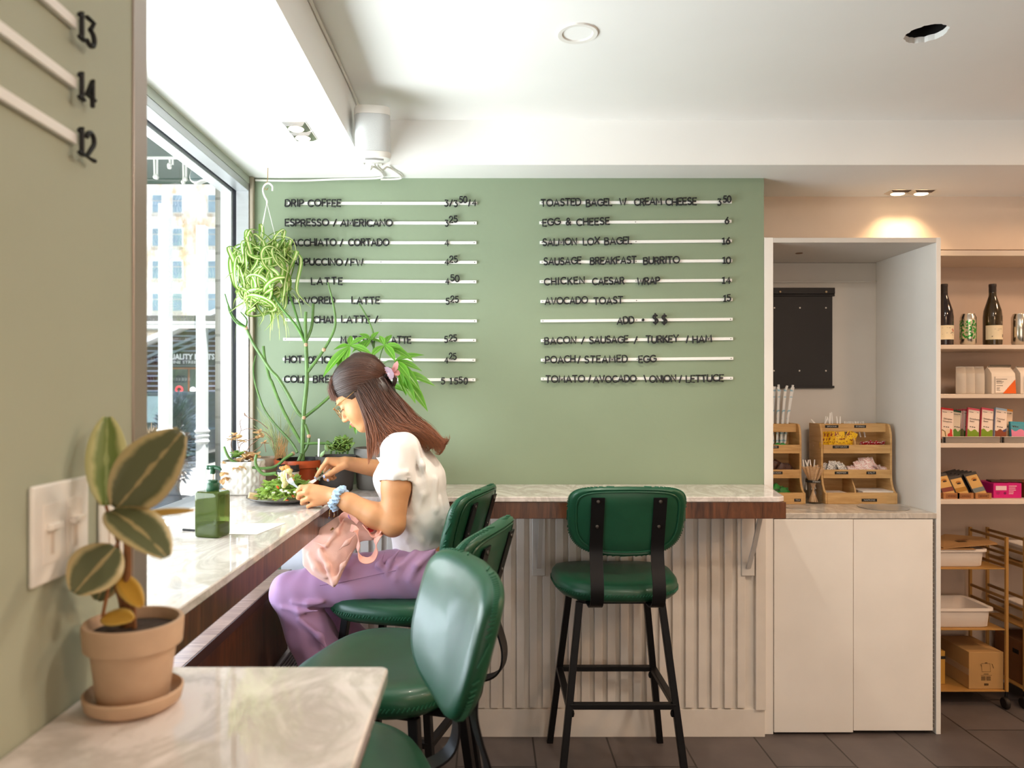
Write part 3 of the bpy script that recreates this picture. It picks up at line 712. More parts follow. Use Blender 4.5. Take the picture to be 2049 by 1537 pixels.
cpp('top_hole', MB().lathe([(0,2.0835),(.016,2.0835),(.016,2.082),(0,2.082)],20,c=(1.42,3.3,0)), mat('brown_hole','#7a5c44',.7), 0)
# two round cut-outs (bin openings) in the worktop shown as steel-edged discs
for px_, w_, lab in ((1762,.105,'wide round waste opening in the niche worktop in front of the big bamboo organizer'),(1590,.055,'round waste opening in the niche worktop beside the marble counter end')):
    c_ = at(px_,1017,3.24); 
    mb = MB().lathe([(0,.0005),(w_*.92,.0005),(w_,.003),(w_*.98,.0005)],40)
    o_ = mb.build('waste_opening', mat('opening_cover','#b9b4ae',.25,.2), None, recentre=False); o_.location = (c_.x,3.22,.938)
    tag(o_, lab, 'opening', 'waste openings')
# ================================================================ OPEN SHELVES
shf = thing('wall_shelf_unit', 'beige open wall shelving beside the white cupboard', 'shelves', (2.4,3.45,1.0))
for (ya, yb) in ((501,512),(690,698.5),(788.5,797),(887,896),(1000,1009)):
    za = H-(yb-VY)/FPX*3.31; zb = H-(ya-VY)/FPX*3.31
    MB().box(1.9225,3.3,3.31,3.619,za,zb).build('shelf', M_shelf, shf, bevel=.0015, smooth=0, shift=shf.location)
MB().box(3.3,3.32,3.31,3.619,.0,2.11).build('side_panel', M_shelf, shf, smooth=0, shift=shf.location)
# ================================================================ MENU BOARD: rails and single letters
def arc(cx, cy, rx, ry, a0, a1, n=10):
    return [(cx+rx*math.cos(math.radians(a0+(a1-a0)*i/n)), cy+ry*math.sin(math.radians(a0+(a1-a0)*i/n))) for i in range(n+1)]
G = {  # width, strokes (x 0..w, y 0..1)
 'A':(.80,[[(0,0),(.40,1),(.80,0)],[(.15,.30),(.65,.30)]]), 'B':(.62,[[(0,0),(0,1),(.30,1)]+arc(.30,.77,.24,.23,80,-90)+[(0,.54)],[(.30,.54)]+arc(.34,.27,.27,.27,90,-90)+[(0,0)]]),
 'C':(.76,[arc(.46,.5,.46,.5,48,312,16)]), 'D':(.74,[[(0,0),(0,1),(.26,1)]+arc(.26,.5,.48,.5,85,-85,14)+[(.26,0),(0,0)]]),
 'E':(.54,[[(.54,1),(0,1),(0,0),(.54,0)],[(0,.52),(.46,.52)]]), 'F':(.52,[[(.52,1),(0,1),(0,0)],[(0,.5),(.44,.5)]]),
 'G':(.80,[arc(.47,.5,.47,.5,48,360,18)+[(.56,.5)]]), 'H':(.68,[[(0,0),(0,1)],[(.68,0),(.68,1)],[(0,.5),(.68,.5)]]),
 'I':(.06,[[(.03,0),(.03,1)]]), 'K':(.62,[[(0,0),(0,1)],[(.58,1),(0,.42)],[(.20,.62),(.62,0)]]), 'L':(.50,[[(0,1),(0,0),(.50,0)]]),
 'M':(.86,[[(0,0),(.08,1),(.43,.32),(.78,1),(.86,0)]]), 'N':(.70,[[(0,0),(0,1),(.70,0),(.70,1)]]), 'O':(.92,[arc(.46,.5,.46,.5,0,360,24)]),
 'P':(.60,[[(0,0),(0,1),(.30,1)]+arc(.30,.74,.28,.26,80,-90)+[(0,.48)]]), 'R':(.62,[[(0,0),(0,1),(.30,1)]+arc(.30,.75,.27,.25,80,-90)+[(0,.50)],[(.30,.50),(.62,0)]]),
 'S':(.58,[arc(.30,.75,.26,.25,35,270,12)[:-1]+arc(.29,.25,.28,.25,90,-145,12)]), 'T':(.66,[[(0,1),(.66,1)],[(.33,1),(.33,0)]]),
 'U':(.68,[[(0,1),(0,.34)]+arc(.34,.34,.34,.34,180,360,12)+[(.68,1)]]), 'V':(.74,[[(0,1),(.37,0),(.74,1)]]), 'W':(1.02,[[(0,1),(.26,0),(.51,.8),(.76,0),(1.02,1)]]),
 'X':(.70,[[(0,0),(.70,1)],[(0,1),(.70,0)]]), 'Y':(.68,[[(0,1),(.34,.48),(.68,1)],[(.34,.48),(.34,0)]]),
 '/':(.40,[[(0,-.02),(.40,1.0)]]), '\\':(.40,[[(0,1),(.40,0)]]),
 '&':(.74,[[(.74,0),(.20,.62)]+arc(.34,.78,.20,.21,215,-30,10)+[(.14,.42)]+arc(.27,.25,.25,.25,130,300,10)+[(.70,.44)]]),
 '0':(.66,[arc(.33,.5,.33,.5,0,360,22)]), '1':(.30,[[(0,.82),(.22,1),(.22,0)],[(.02,0),(.42,0)]]), '2':(.58,[arc(.28,.72,.27,.28,170,-30,10)+[(0,0),(.58,0)]]),
 '3':(.54,[[(.04,1),(.50,1),(.24,.60)]+arc(.24,.30,.29,.30,85,-140,12)]), '4':(.62,[[(.46,0),(.46,1),(0,.28),(.62,.28)]]), '5':(.56,[[(.50,1),(.10,1),(.05,.58)]+arc(.26,.32,.29,.31,120,-140,12)]),
 '6':(.58,[[(.44,1),(.10,.50)]+arc(.29,.30,.28,.30,150,-210,18)]), 'I_':(.1,[]), '$':(.60,[arc(.31,.74,.26,.22,35,270,12)[:-1]+arc(.30,.27,.28,.25,90,-145,12),[(.30,1.12),(.30,-.12)]]),
 '.':(.5,[arc(.25,.5,.12,.12,0,360,10)]) }
def glyph(mb, ch, x, zc, y, h, wd, rot, st=.225, M=None, dep=.006):
    """one rounded flat letter; x = left edge, zc = middle height, h = height, wd = width it may fill"""
    gw, strokes = G[ch]; kx = wd/gw if gw else h
    R = Matrix.Translation((x+wd/2, y, zc)) @ Matrix.Rotation(rot,4,'Y') @ Matrix.Translation((-wd/2,0,-h/2))
    if M is not None: R = M @ R
    r = h*st/2
    for s_ in strokes:
        pts = [Vector((px*kx, 0, pz*h)) for px, pz in s_]
        e0 = (pts[0]-pts[1]).normalized()*r*.6; e1 = (pts[-1]-pts[-2]).normalized()*r*.6
        closed = (pts[0]-pts[-1]).length < 1e-5
        if not closed: pts = [pts[0]+e0]+pts+[pts[-1]+e1]; rad = [r*.72]+[r]*(len(pts)-2)+[r*.72]
        else: rad = [r]*len(pts)
        mb.tube(pts, rad, 6, M=R, flat=dep/(2*r), up=(0,1,0))
    return mb
ORD = ['first','second','third','fourth','fifth','sixth','seventh','eighth','ninth','tenth']
S = 3.415
WY = 3.07
letter_i = 0
def wx(px): return (px-VX)/FPX*WY
def wz(py): return H-(py-VY)/FPX*WY
def word(txt, p0, p1, cy, rail, kind='word', hpx=13.4, y=WY-.014, lean=0):
    """txt set between pixel columns p0 and p1 of the wall"""
    n = len(txt); tot = sum(max(G[c][0],.12) for c in txt); h = hpx/472.3
    x0, x1 = wx(p0)+h*.07, wx(p1)-h*.07
    gap = .20; unit = (x1-x0)/(tot+gap*(n-1)); x = x0
    rr = random.Random(txt+rail)
    if unit > h*1.0: # letters keep their width, gaps grow
        unit = min(unit, h*.98); gap = ((x1-x0)/unit-tot)/(n-1) if n > 1 else 0
    for i, c in enumerate(txt):
        w_ = max(G[c][0],.12)*unit; mb = MB()
        zz = wz(cy + (lean*(i/(n-1)-.5) if n > 1 else 0)) + rr.uniform(-1,1)*.0016
        if c == 'I': glyph(mb, c, x+w_/2-h*.03, zz, y, h, h*.06, rr.uniform(-.05,.05))
        else: glyph(mb, c, x, zz, y, h*(.95 if c in 'OCG' else 1), w_, rr.uniform(-.06,.06))
        nm = {'word':'menu_letter','price':'price_digit','mark':'menu_sign'}[kind]
        if kind == 'word': lab = f"black letter {c}, {ORD[i]} in {txt}, on the {rail} menu rail"
        elif kind == 'price': lab = f"black digit {c}, {ORD[i]} of the {rail} price"
        else: lab = {'/':f"black slash on the {rail} menu rail",'\\':f"black backward slash on the {rail} menu rail",'&':f"black ampersand on the {rail} menu rail",'.':f"black round dot on the {rail} menu rail",'$':f"black dollar sign, {ORD[i]} of two, on the {rail} menu rail"}[c]
        if n == 1 and kind == 'price': lab = f"black digit {c}, the whole {rail} price"
        o = mb.build(nm, M_letter, smooth=50)
        tag(o, lab, {'word':'letter','price':'digit','mark':'sign'}[kind], 'black menu letters' if kind=='word' else 'black price digits' if kind=='price' else 'black menu signs')
        x += w_+gap*unit
def rail_(p0, p1, ya, yb, name, wdt=.0125):
    t = thing('menu_rail', f'white rail holding the {name} line of the menu', 'rail', (wx((p0+p1)/2), WY, wz((ya+yb)/2)), 0, 'white menu rails')
    a = Vector((wx(p0),WY-.0045,wz(ya)))-t.location; b = Vector((wx(p1),WY-.0045,wz(yb)))-t.location
    MB().beam(a, b, .008, wdt).build('strip', M_rail, t, bevel=.001, smooth=0)
    for f in (.012,.5,.988):
        p = a.lerp(b,f); MB().lathe([(0,.0),(.0022,.0),(.0018,.0012),(0,.0014)],10,M=Matrix.Translation((p.x,p.y-.004,p.z)) @ Matrix.Rotation(PI/2,4,'X')).build('screw', mat('dark_screw','#55524e',.4,.7), t)
def cl(x): return 400+x/S
def cr(x): return 1000+x/S
def cyy(y): return 330+y/S
LEFT = [('drip coffee',585,1895,265,265,[('DRIP',587,717,265),('COFFEE',742,970,266)],[]),
 ('espresso americano',585,1892,398,400,[('ESPRESSO',587,887,400),('AMERICANO',965,1320,402)],[('/',915,940,400)]),
 ('macchiato cortado',585,1890,534,534,[('MACCHIATO',583,938,535),('CORTADO',1017,1297,533)],[('/',960,990,535)]),
 ('cappuccino',585,1893,664,668,[('CAPPUCCINO',593,980,667),('FW',1033,1122,668)],[('/',995,1020,668)]),
 ('plain latte',585,1890,793,801,[('LATTE',765,980,797)],[]),
 ('flavored latte',585,1892,930,934,[('FLAVORED',607,928,930),('LATTE',1040,1233,930)],[]),
 ('chai latte',585,1893,1060,1068,[('CHAI',780,915,1058),('LATTE',970,1168,1058)],[('/',1197,1225,1057)]),
 ('matcha latte',572,1887,1192,1200,[('MATCHA',965,1190,1198),('LATTE',1280,1447,1198)],[]),
 ('hot or iced',570,1883,1328,1335,[('HOT',587,705,1332),('OR',742,805,1333),('ICED',835,965,1334)],[]),
 ('cold brew',570,1883,1465,1469,[('COLD',580,745,1465),('BREW',778,950,1463)],[])]
for nm, a, b, ya, yb, words_, marks in LEFT:
    rail_(cl(a), cl(b), cyy(ya), cyy(yb), nm)
    for t_, p, q, yy in words_: word(t_, cl(p), cl(q), cyy(yy), nm)
    for t_, p, q, yy in marks: word(t_, cl(p), cl(q), cyy(yy), nm, 'mark')
for t_, p, q, yy, nm, k in [('3',1672,1700,268,'small drip coffee','price'),('/',1706,1728,266,'drip coffee small price side of the','mark'),('3',1735,1762,268,'medium drip coffee, the large figure,','price'),('50',1772,1828,245,'medium drip coffee, raised cents,','price'),('/',1834,1850,264,'drip coffee large price side of the','mark'),('4',1860,1890,263,'large drip coffee','price'),
  ('3',1675,1700,404,'espresso dollars','price'),('25',1703,1762,377,'espresso raised cents','price'),('4',1672,1703,536,'macchiato','price'),('4',1672,1703,668,'cappuccino dollars','price'),('25',1705,1763,648,'cappuccino raised cents','price'),
  ('4',1677,1705,800,'plain latte dollars','price'),('50',1712,1775,778,'plain latte raised cents','price'),('5',1680,1707,934,'flavored latte dollars','price'),('25',1712,1770,921,'flavored latte raised cents','price'),
  ('5',1670,1697,1197,'matcha latte dollars','price'),('25',1702,1758,1186,'matcha latte raised cents','price'),('4',1672,1698,1333,'hot or iced dollars','price'),('25',1703,1755,1310,'hot or iced raised cents','price')]:
    word(t_, cl(p), cl(q), cyy(yy), nm, k, hpx=12.2)
for i, (c_, p) in enumerate((('5',1648),('1',1708),('5',1737),('5',1768),('0',1802))):
    word(c_, cl(p), cl(p+(30 if c_!='1' else 16)), cyy(1477-5*(c_=='5' and i==3)), ['cold brew row, foremost','cold brew row, slim','cold brew row, middle','cold brew row, raised','cold brew row, final'][i], 'price', hpx=12.4)
RIGHT = [('toasted bagel',272,1582,262,256,[('TOASTED',278,553,261),('BAGEL',585,765,262),('W',812,862,258),('CREAM',913,1103,257),('CHEESE',1127,1340,256)],[]),
 ('egg and cheese',270,1580,398,388,[('EGG',290,410,395),('CHEESE',520,747,393)],[('&',448,485,395)]),
 ('salmon lox bagel',273,1583,533,522,[('SALMON',290,525,531),('LOX',565,680,527),('BAGEL',710,900,524)],[]),
 ('breakfast burrito',273,1585,667,657,[('SAUSAGE',297,555,661),('BREAKFAST',613,930,657),('BURRITO',975,1225,656)],[]),
 ('chicken caesar wrap',272,1583,800,790,[('CHICKEN',300,578,797),('CAESAR',628,848,797),('WRAP',933,1090,796)],[]),
 ('avocado toast',277,1587,935,922,[('AVOCADO',305,600,931),('TOAST',637,838,930)],[]),
 ('add extras',278,1588,1068,1056,[('ADD',797,915,1065)],[('.',960,1008,1059)]),
 ('bacon sausage turkey ham',280,1590,1202,1189,[('BACON',303,520,1200),('SAUSAGE',607,875,1196),('TURKEY',992,1217,1192),('HAM',1310,1443,1191)],[]),
 ('poach steamed egg',280,1592,1335,1323,[('POACH',308,515,1331),('STEAMED',575,870,1329),('EGG',943,1062,1327)],[('/',527,550,1331)]),
 ('tomato avocado onion lettuce',280,1590,1463,1458,[('TOMATO',310,580,1463),('AVOCADO',635,930,1462),('ONION',1017,1200,1462),('LETTUCE',1265,1523,1459)],[('\\',978,998,1460)])]
for nm, a, b, ya, yb, words_, marks in RIGHT:
    rail_(cr(a), cr(b), cyy(ya), cyy(yb), nm)
    for t_, p, q, yy in words_: word(t_, cr(p), cr(q), cyy(yy), nm, lean=-2)
    for t_, p, q, yy in marks: word(t_, cr(p), cr(q), cyy(yy), nm, 'mark')
for p, q, yy, nm in ((553,578,1200,'bacon side of the extras'),(912,940,1196,'turkey side of the extras'),(1265,1285,1192,'ham side of the extras'),(600,622,1463,'tomato side of the vegetable'),(1217,1240,1461,'lettuce side of the vegetable')): word('/', cr(p), cr(q), cyy(yy), nm, 'mark')
word('$$', cr(1037), cr(1140), cyy(1057), 'add extras', 'mark', hpx=17)
for t_, p, q, yy, nm in [('3',1480,1507,258,'toasted bagel dollars'),('50',1518,1575,238,'toasted bagel raised cents'),('6',1530,1560,387,'egg and cheese'),('16',1512,1568,522,'salmon lox bagel'),('10',1515,1573,656,'breakfast burrito'),('14',1512,1570,790,'chicken caesar wrap'),('15',1520,1573,913,'avocado toast')]:
    word(t_, cr(p), cr(q), cyy(yy), nm, 'price', hpx=12.6)

# rails and numbers on the pillar (wall facing +X)
PX = -.52
for t_, zc, yl, lab in (('13',1.910,.935,'upper'),('14',1.835,.935,'middle'),('12',1.766,.935,'lower')):
    r_ = thing('pillar_rail', f'{lab} white rail on the pillar ending at the number {t_}', 'rail', (PX,.5,zc), 0, 'pillar rails')
    MB().box(PX+.0005,PX+.008,-.2,.905,zc-.0065,zc+.0065).build('strip', M_rail, r_, bevel=.001, smooth=0, shift=r_.location)
    for k in (0,1):
        mb = MB(); Mx = Matrix.Translation((PX+.013, .901+.0165*k, zc)) @ Matrix.Rotation(PI/2,4,'Z')
        glyph(mb, t_[k], 0, -.001, 0, .033, .007 if t_[k]=='1' else .018, 0, M=Mx, dep=.007, st=.19)
        tag(mb.build('pillar_digit', M_letter, smooth=50), f"black digit {t_[k]}, {ORD[k]} of the number {t_} at the end of the {lab} pillar rail", 'digit', 'pillar rail digits')
# light switch plates on the pillar
sw = thing('light_switch', 'white double dimmer switch plate on the pillar beside the terracotta potted plant', 'switch', (PX,.876,1.285))
MB().box(.0005,.007,-.058,.058,-.058,.058).build('plate', M_white, sw, bevel=.003)
for y_ in (-.024,.024):
    MB().box(.007,.0085,y_-.017,y_+.017,-.035,.035).build('rocker', mat('switch_rocker','#f3ece4',.35), sw, bevel=.001)
    MB().box(.0085,.016,y_-.012,y_+.012,.004,.012).build('slider', mat('switch_slider','#f7f1ea',.35), sw, bevel=.0015)
    MB().box(.0085,.0095,y_-.003,y_+.003,-.025,.0).build('slot', mat('switch_slot','#d8cabb',.5), sw)
s2 = thing('blank_plate', 'white socket plate on the pillar half hidden behind the leafy plant', 'socket', (PX,1.0,1.255))
MB().box(.0005,.006,-.036,.036,-.058,.058).build('plate', M_white, s2, bevel=.003)
MB().box(.006,.0085,-.017,.017,-.034,.034).build('socket_face', mat('socket_face','#f3ece4',.35), s2, bevel=.001)
# ================================================================ BAR STOOLS
M_leather = mat('green_leather', '#174a32', .40, spec=.48, coat=.08, bump=.05, bscale=420, var=.12, vscale=5)
M_stitch = mat('green_stitching', '#1f5a40', .6)
M_bolt = mat('bolt', '#4a4642', .3, .9)
def sup(a, b, n, k=56, taper=0):
    out = []
    for i in range(k):
        t = 2*PI*i/k; c_, s_ = math.cos(t), math.sin(t)
        x = a*math.copysign(abs(c_)**(2/n), c_); y = b*math.copysign(abs(s_)**(2/n), s_)
        out.append((x*(1+taper*y/b), y))
    return out
SEAT = .755
def make_stool(label, loc, rz):
    t = thing('bar_stool', label, 'bar stool', loc, rz, 'green leather bar stools')
    o = sup(.232, .212, 2.9, taper=.05)
    rows = []
    for s_, z in ((.0,-.062),(.7,-.062),(.93,-.058),(1.0,-.042),(1.012,-.030),(1.0,-.018),(.955,-.004),(.86,.003),(.6,.002),(.3,-.002),(.0,-.004)):
        rows.append([Vector((x*max(s_,.001), y*max(s_,.001), SEAT+z+.012*(abs(x)*s_/.23)**2*(1 if z>-.03 else 0))) for x, y in o])
    MB().rings(rows).build('seat', M_leather, t, smooth=60)
    st = MB(); per = sup(.2356, .2153, 2.9, 300, taper=.05); acc = 0; last = per[0]; k = 0
    for i, p in enumerate(per):
        q = per[(i+1)%len(per)]; acc += math.hypot(q[0]-p[0], q[1]-p[1])
        if acc > .0085:
            acc = 0; k += 1; d = Vector((q[0]-p[0], q[1]-p[1], 0)).normalized(); c_ = Vector((p[0],p[1],SEAT-.030))
            st.beam(c_-d*.0035+Vector((0,0,-.0045)), c_+d*.0035+Vector((0,0,.0045)), .0026, .0026)
    st.build('seat_stitching', M_stitch, t, smooth=0)
    # backrest: curved padded panel, hollow side forward
    bt = thing('x','x','x'); bpy.data.objects.remove(bt)
    def bend(x, z, d):
        """local panel coords -> stool coords (x across, z up the panel, d toward the front)"""
        y = -.268 + d + .55*x*x*1.15 - .28*(z)   # leans back with height
        return Vector((x, y, 1.0+z*.98+.0))
    a, b = .207, .119
    def outline(k=60):
        out = []
        for x, z in [(p[0],p[1]) if p[1] >= 0 else q for p, q in zip(sup(a, b, 6.0, k), sup(a, b, 3.6, k))]:
            w_ = 1-.10*max(0,(-z/b+.15)/1.15)**1.5; zz = z + (.010*math.cos(x/a*1.4) if z > 0 else -.012*math.cos(x/a*1.5)); out.append((x*w_, zz))
        return out
    ol = outline()
    rows = [[bend(x*max(s_,.001), z*max(s_,.001), d) for x, z in ol] for s_, d in ((0,-.018),(.5,-.018),(.82,-.017),(.855,-.014),(.875,-.014),(.93,-.018),(.985,-.012),(1.0,.0),(.99,.012),(.95,.021),(.85,.026),(.5,.027),(0,.027))]
    bk = MB().rings(rows).build('backrest', M_leather, t, smooth=60)
    MB().tube([bend(x*.865, z*.865, -.0165) for x, z in ol]+[bend(ol[0][0]*.865, ol[0][1]*.865, -.0165)], .0035, 6).build('piping', M_leather, bk)
    st = MB(); pts = outline(190)
    for i in range(0, 190, 2):
        p, q = pts[i], pts[(i+1)%190]; A = bend(p[0]*1.003,p[1]*1.003,-.005); B = bend(q[0]*1.003,q[1]*1.003,.005); st.beam(A, B, .003, .003)
    st.build('backrest_stitching', M_stitch, bk, smooth=0)
    # straps from under the seat up the back
    for x in (-.107, .107):
        y_of = lambda z: bend(x, z-1.0, -.0225).y
        path = [(x,-.09,SEAT-.066),(x,-.17,SEAT-.066),(x,-.235,SEAT-.062),(x,-.278,SEAT-.035),(x,-.288,SEAT+.02),(x,-.268,SEAT+.09),(x,y_of(.90)-.004,.90),(x,y_of(.96),.96),(x,y_of(1.03),1.03),(x,y_of(1.088),1.088)]
        s_ = MB().strap(path, .046, .005, (1,0,0), smooth=5).build('back_strap', M_black, t, smooth=50)
        for zz in (1.075, .985):
            bo = MB(); yy = y_of(zz)-.004; bo.lathe([(0,.003),(.006,.002),(.007,0),(0,0)],12,M=Matrix.Translation((x,yy,zz)) @ Matrix.Rotation(PI/2,4,'X'))
            bo.build('bolt', M_bolt, s_)
    MB().box(-.155,.155,-.145,.15,SEAT-.078,SEAT-.060).build('seat_plate', M_black, t, bevel=.003)
    zt = SEAT-.07; foot = {}
    for sx_ in (-1,1):
        for sy_ in (-1,1):
            A = Vector((sx_*.150, sy_*.140, zt)); B = Vector((sx_*.228, sy_*.212, 0)); foot[(sx_,sy_)] = (A,B)
            MB().beam(A, B, .025, .025, up=(0,1,0)).build('leg', M_black, t, bevel=.002, smooth=0)
    f = (zt-.32)/zt; P = {k: v[0].lerp(v[1], f) for k, v in foot.items()}
    for k1, k2 in (((-1,-1),(1,-1)),((-1,1),(1,1)),((-1,-1),(-1,1)),((1,-1),(1,1))):
        r_ = MB().beam(P[k1], P[k2], .025, .020).build('footrest_bar', M_black, t, bevel=.002, smooth=0)
    for k_, p in P.items():
        MB().ball((p.x*.94, p.y, p.z-.028), (.008,.011,.014), 8).build('bolt_cap', M_black, t)
    return t
stA = make_stool('green leather bar stool seen from behind at the back counter', (.487, 2.79, 0), 0)
dup(stA, (-.30, 2.555, 0), math.radians(73), 'green leather bar stool the seated woman is sitting on')
dup(stA, (-.262, 1.885, 0), math.radians(73), 'empty green leather bar stool next to the woman, between her stool and the pillar ledge')
dup(stA, (-.305, 1.30, 0), math.radians(108), 'green leather bar stool at the pillar ledge with its shiny backrest turned toward us')

# ================================================================ NICHE GOODS
M_bamboo = wood('bamboo', '#d4ad76', '#b68c55', axis=(2,2,18), scale=3, rough=.45, dist=.6)
M_tag = mat('black_label_tape', '#1c1b1b', .4)
M_tagtxt = mat('label_lettering', '#c9c4bc', .5)
WT = .9385
def organizer(name, lab, c, w_, labels, cells):
    """three-tier bamboo holder: side cheeks with a stepped curve, a back, shelves with front lips"""
    t = thing(name, lab, 'organizer', c)
    d, h = .17, .365
    prof = [(d/2,0),(d/2,h)]+[(-.0,h)]+[(-.012-.03*math.sin(a), h-.075*(1-math.cos(a))) for a in [i*PI/2/6 for i in range(1,7)]]+[(-.042,.235),(-.042,.135)]+[(-.042-(.043)*(1-math.cos(a)), .135-.085*math.sin(a)) for a in [i*PI/2/7 for i in range(1,8)]]+[(-.085,.0)]
    for s_ in (-1,1):
        MB().prism(prof, s_*w_/2-.005, s_*w_/2+.005, 'x').build('side_cheek', M_bamboo, t, bevel=.002)
    MB().box(-w_/2+.005,w_/2-.005,d/2-.008,d/2,0,h-.002).build('back_board', M_bamboo, t, smooth=0)
    tiers = [(.012,-.082,.052),(.125,-.040,.040),(.240,-.040,.040)]
    for i, (z, y, lip) in enumerate(tiers):
        MB().box(-w_/2+.005,w_/2-.005,y+.004,d/2-.008,z,z+.006).build('shelf', M_bamboo, t, smooth=0)
        MB().box(-w_/2+.005,w_/2-.005,y-.004,y+.003,z-.012,z+lip-.012).build('front_lip', M_bamboo, t, bevel=.001, smooth=0)
    MB().box(-w_/2+.005,w_/2-.005,-.004,.002,.325,h-.001).build('top_lip', M_bamboo, t, bevel=.001, smooth=0)
    for (x, z0, z1) in cells:
        pr = [(d/2-.009,z0),(d/2-.009,z1),(.005,z1),(-.035,z0+.5*(z1-z0)),(-.05 if z0<.1 else -.038,z0)]
        MB().prism(pr, x-.003, x+.003, 'x').build('divider', M_bamboo, t)
    for txt, x, z, y, ww in labels:
        lb = MB().box(x-ww/2,x+ww/2,y-.0012,y,z-.0065,z+.0065).build('label', M_tag, t, smooth=0)
        put_text(txt, .0095, lb, (x,y-.0016,z), M_tagtxt, depth=.0002, width=ww*.72)
    return t
oc = at(1713,1004,3.42); oc.z = WT; OW = .320
orgA = organizer('bamboo_organizer', 'big bamboo condiment organizer with hot sauce, salt, pepper and napkins, fully visible in the niche', (1.712, 3.40, WT), OW,
  [('SPOONS',-.098,.351,-.0042,.062),('FORKS',.035,.351,-.0042,.055),('HOT SAUCE',-.075,.258,-.0442,.075),('PEPPER',-.072,.138,-.0442,.062),('SALT',.066,.138,-.0442,.044),('NAPKINS',.035,.018,-.0862,.070)],
  [(-.005,.246,.325),(-.005,.018,.118)])
orgB = organizer('bamboo_organizer', 'bamboo condiment organizer half hidden behind the white cupboard stile, holding green packets', (1.334, 3.40, WT), .236,
  [('STIRRERS',-.012,.258,-.0442,.055),('SUGAR',.008,.138,-.0442,.05),('TEA',.085,.018,-.0862,.03)], [])
def packet(name, m, lab, grp, c, size, rot, cat='packet', M2=None):
    """small crimped sachet"""
    a, b = size; mb = MB(); rows = []
    for i, s_ in enumerate((-1,-.86,-.5,0,.5,.86,1)):
        th = .0012+.006*max(0,1-abs(s_)**3)
        if abs(s_) > .8: th = .0006
        rows.append([Vector((-a/2,-th*.3,s_*b/2)),Vector((-a*.3,-th,s_*b/2)),Vector((a*.3,-th,s_*b/2)),Vector((a/2,-th*.3,s_*b/2)),Vector((a/2,th*.3,s_*b/2)),Vector((a*.3,th,s_*b/2)),Vector((-a*.3,th,s_*b/2)),Vector((-a/2,th*.3,s_*b/2))])
    mb.rings(rows); o = mb.build(name, [m], recentre=False, smooth=50)
    o.location = c; o.rotation_euler = rot; tag(o, lab, cat, grp); return o
def printed(name, base, ink, sc=60, thr=.55):
    m = mat(name, ink, .45, var=0, vscale=sc, dark=base, detail=1)
    e = next(n for n in m.node_tree.nodes if n.type == 'VALTORGB').color_ramp.elements; e[0].position = thr; e[1].position = thr+.05
    return m
ax, ay = 1.712, 3.40
rr = random.Random(11)
M_hs = printed('yellow_sachet', '#e8b91c', '#8a3d18', 120)
for i in range(9):
    x = ax-.148+.0145*i+(.02 if i > 6 else 0); packet('hot_sauce_packet', M_hs, 'yellow hot sauce packet standing in the top left compartment of the big organizer', 'hot sauce packets', (x, ay-.022+rr.uniform(0,.012), WT+.246+.043), (.040,.078), (rr.uniform(-.12,.05), rr.uniform(-.1,.2) if i<7 else .45, rr.uniform(.5,1.0) if i<4 else rr.uniform(-.2,.3)))
M_kt = printed('red_sachet', '#a8202a', '#e9d9d6', 120)
for i in range(4): packet('ketchup_packet', M_kt, 'small red packet lying under the forks label', 'red packets', (ax+.045+.028*i, ay-.018+.01*(i%2), WT+.2485+.020), (.036,.044), (.9,rr.uniform(-.5,.5),rr.uniform(-.5,.5)))
M_pp = printed('pepper_sachet', '#e6e2dc', '#8c8a8c', 220, .5); M_sl = printed('salt_sachet', '#f2e6e2', '#d9a3a0', 220, .5)
for i in range(9): packet('pepper_packet', M_pp, 'white and grey pepper packet heaped above the pepper label', 'pepper packets', (ax-.150+.014*i, ay-.018+.012*(i%3), WT+.131+.022+.012*(1 if i in (3,4,6) else 0)), (.032,.05), (rr.uniform(-.6,.1),rr.uniform(-.6,.6),rr.uniform(-.5,.5)))
for i in range(20):
    lv = 0 if i < 10 else 1 if i < 16 else 2; n_ = (10,6,4)[lv]; j = i-(0,10,16)[lv]
    packet('salt_packet', M_sl, 'white and pink salt packet heaped above the salt label', 'salt packets', (ax+.065+(j-(n_-1)/2)*(.0165,.015,.012)[lv], ay-.012+.011*(i%3), WT+.131+.020+.017*lv), (.034,.044), (rr.uniform(-1.1,-.2),rr.uniform(-.7,.7),rr.uniform(-.6,.6)))
M_nap = mat('paper_napkin', '#efe7df', .8, var=.03)
for (x0_, x1_, n_, lab) in ((-.155,-.035,11,'low stack of white napkins in the lower left compartment of the organizer'),(.01,.16,16,'taller stack of white napkins in the lower right compartment of the organizer')):
    for k in range(n_):
        dx, dy = rr.uniform(-.003,.003), rr.uniform(-.004,.004); z = WT+.0185+k*.0024
        o = MB().box(ax+x0_+.004+dx,ax+x1_-.004+dx,ay-.070+dy,ay+.045+dy,z,z+.0021).build('napkin', M_nap, smooth=0); tag(o, lab, 'napkin', 'napkins '+('low stack' if n_<10 else 'tall stack'))
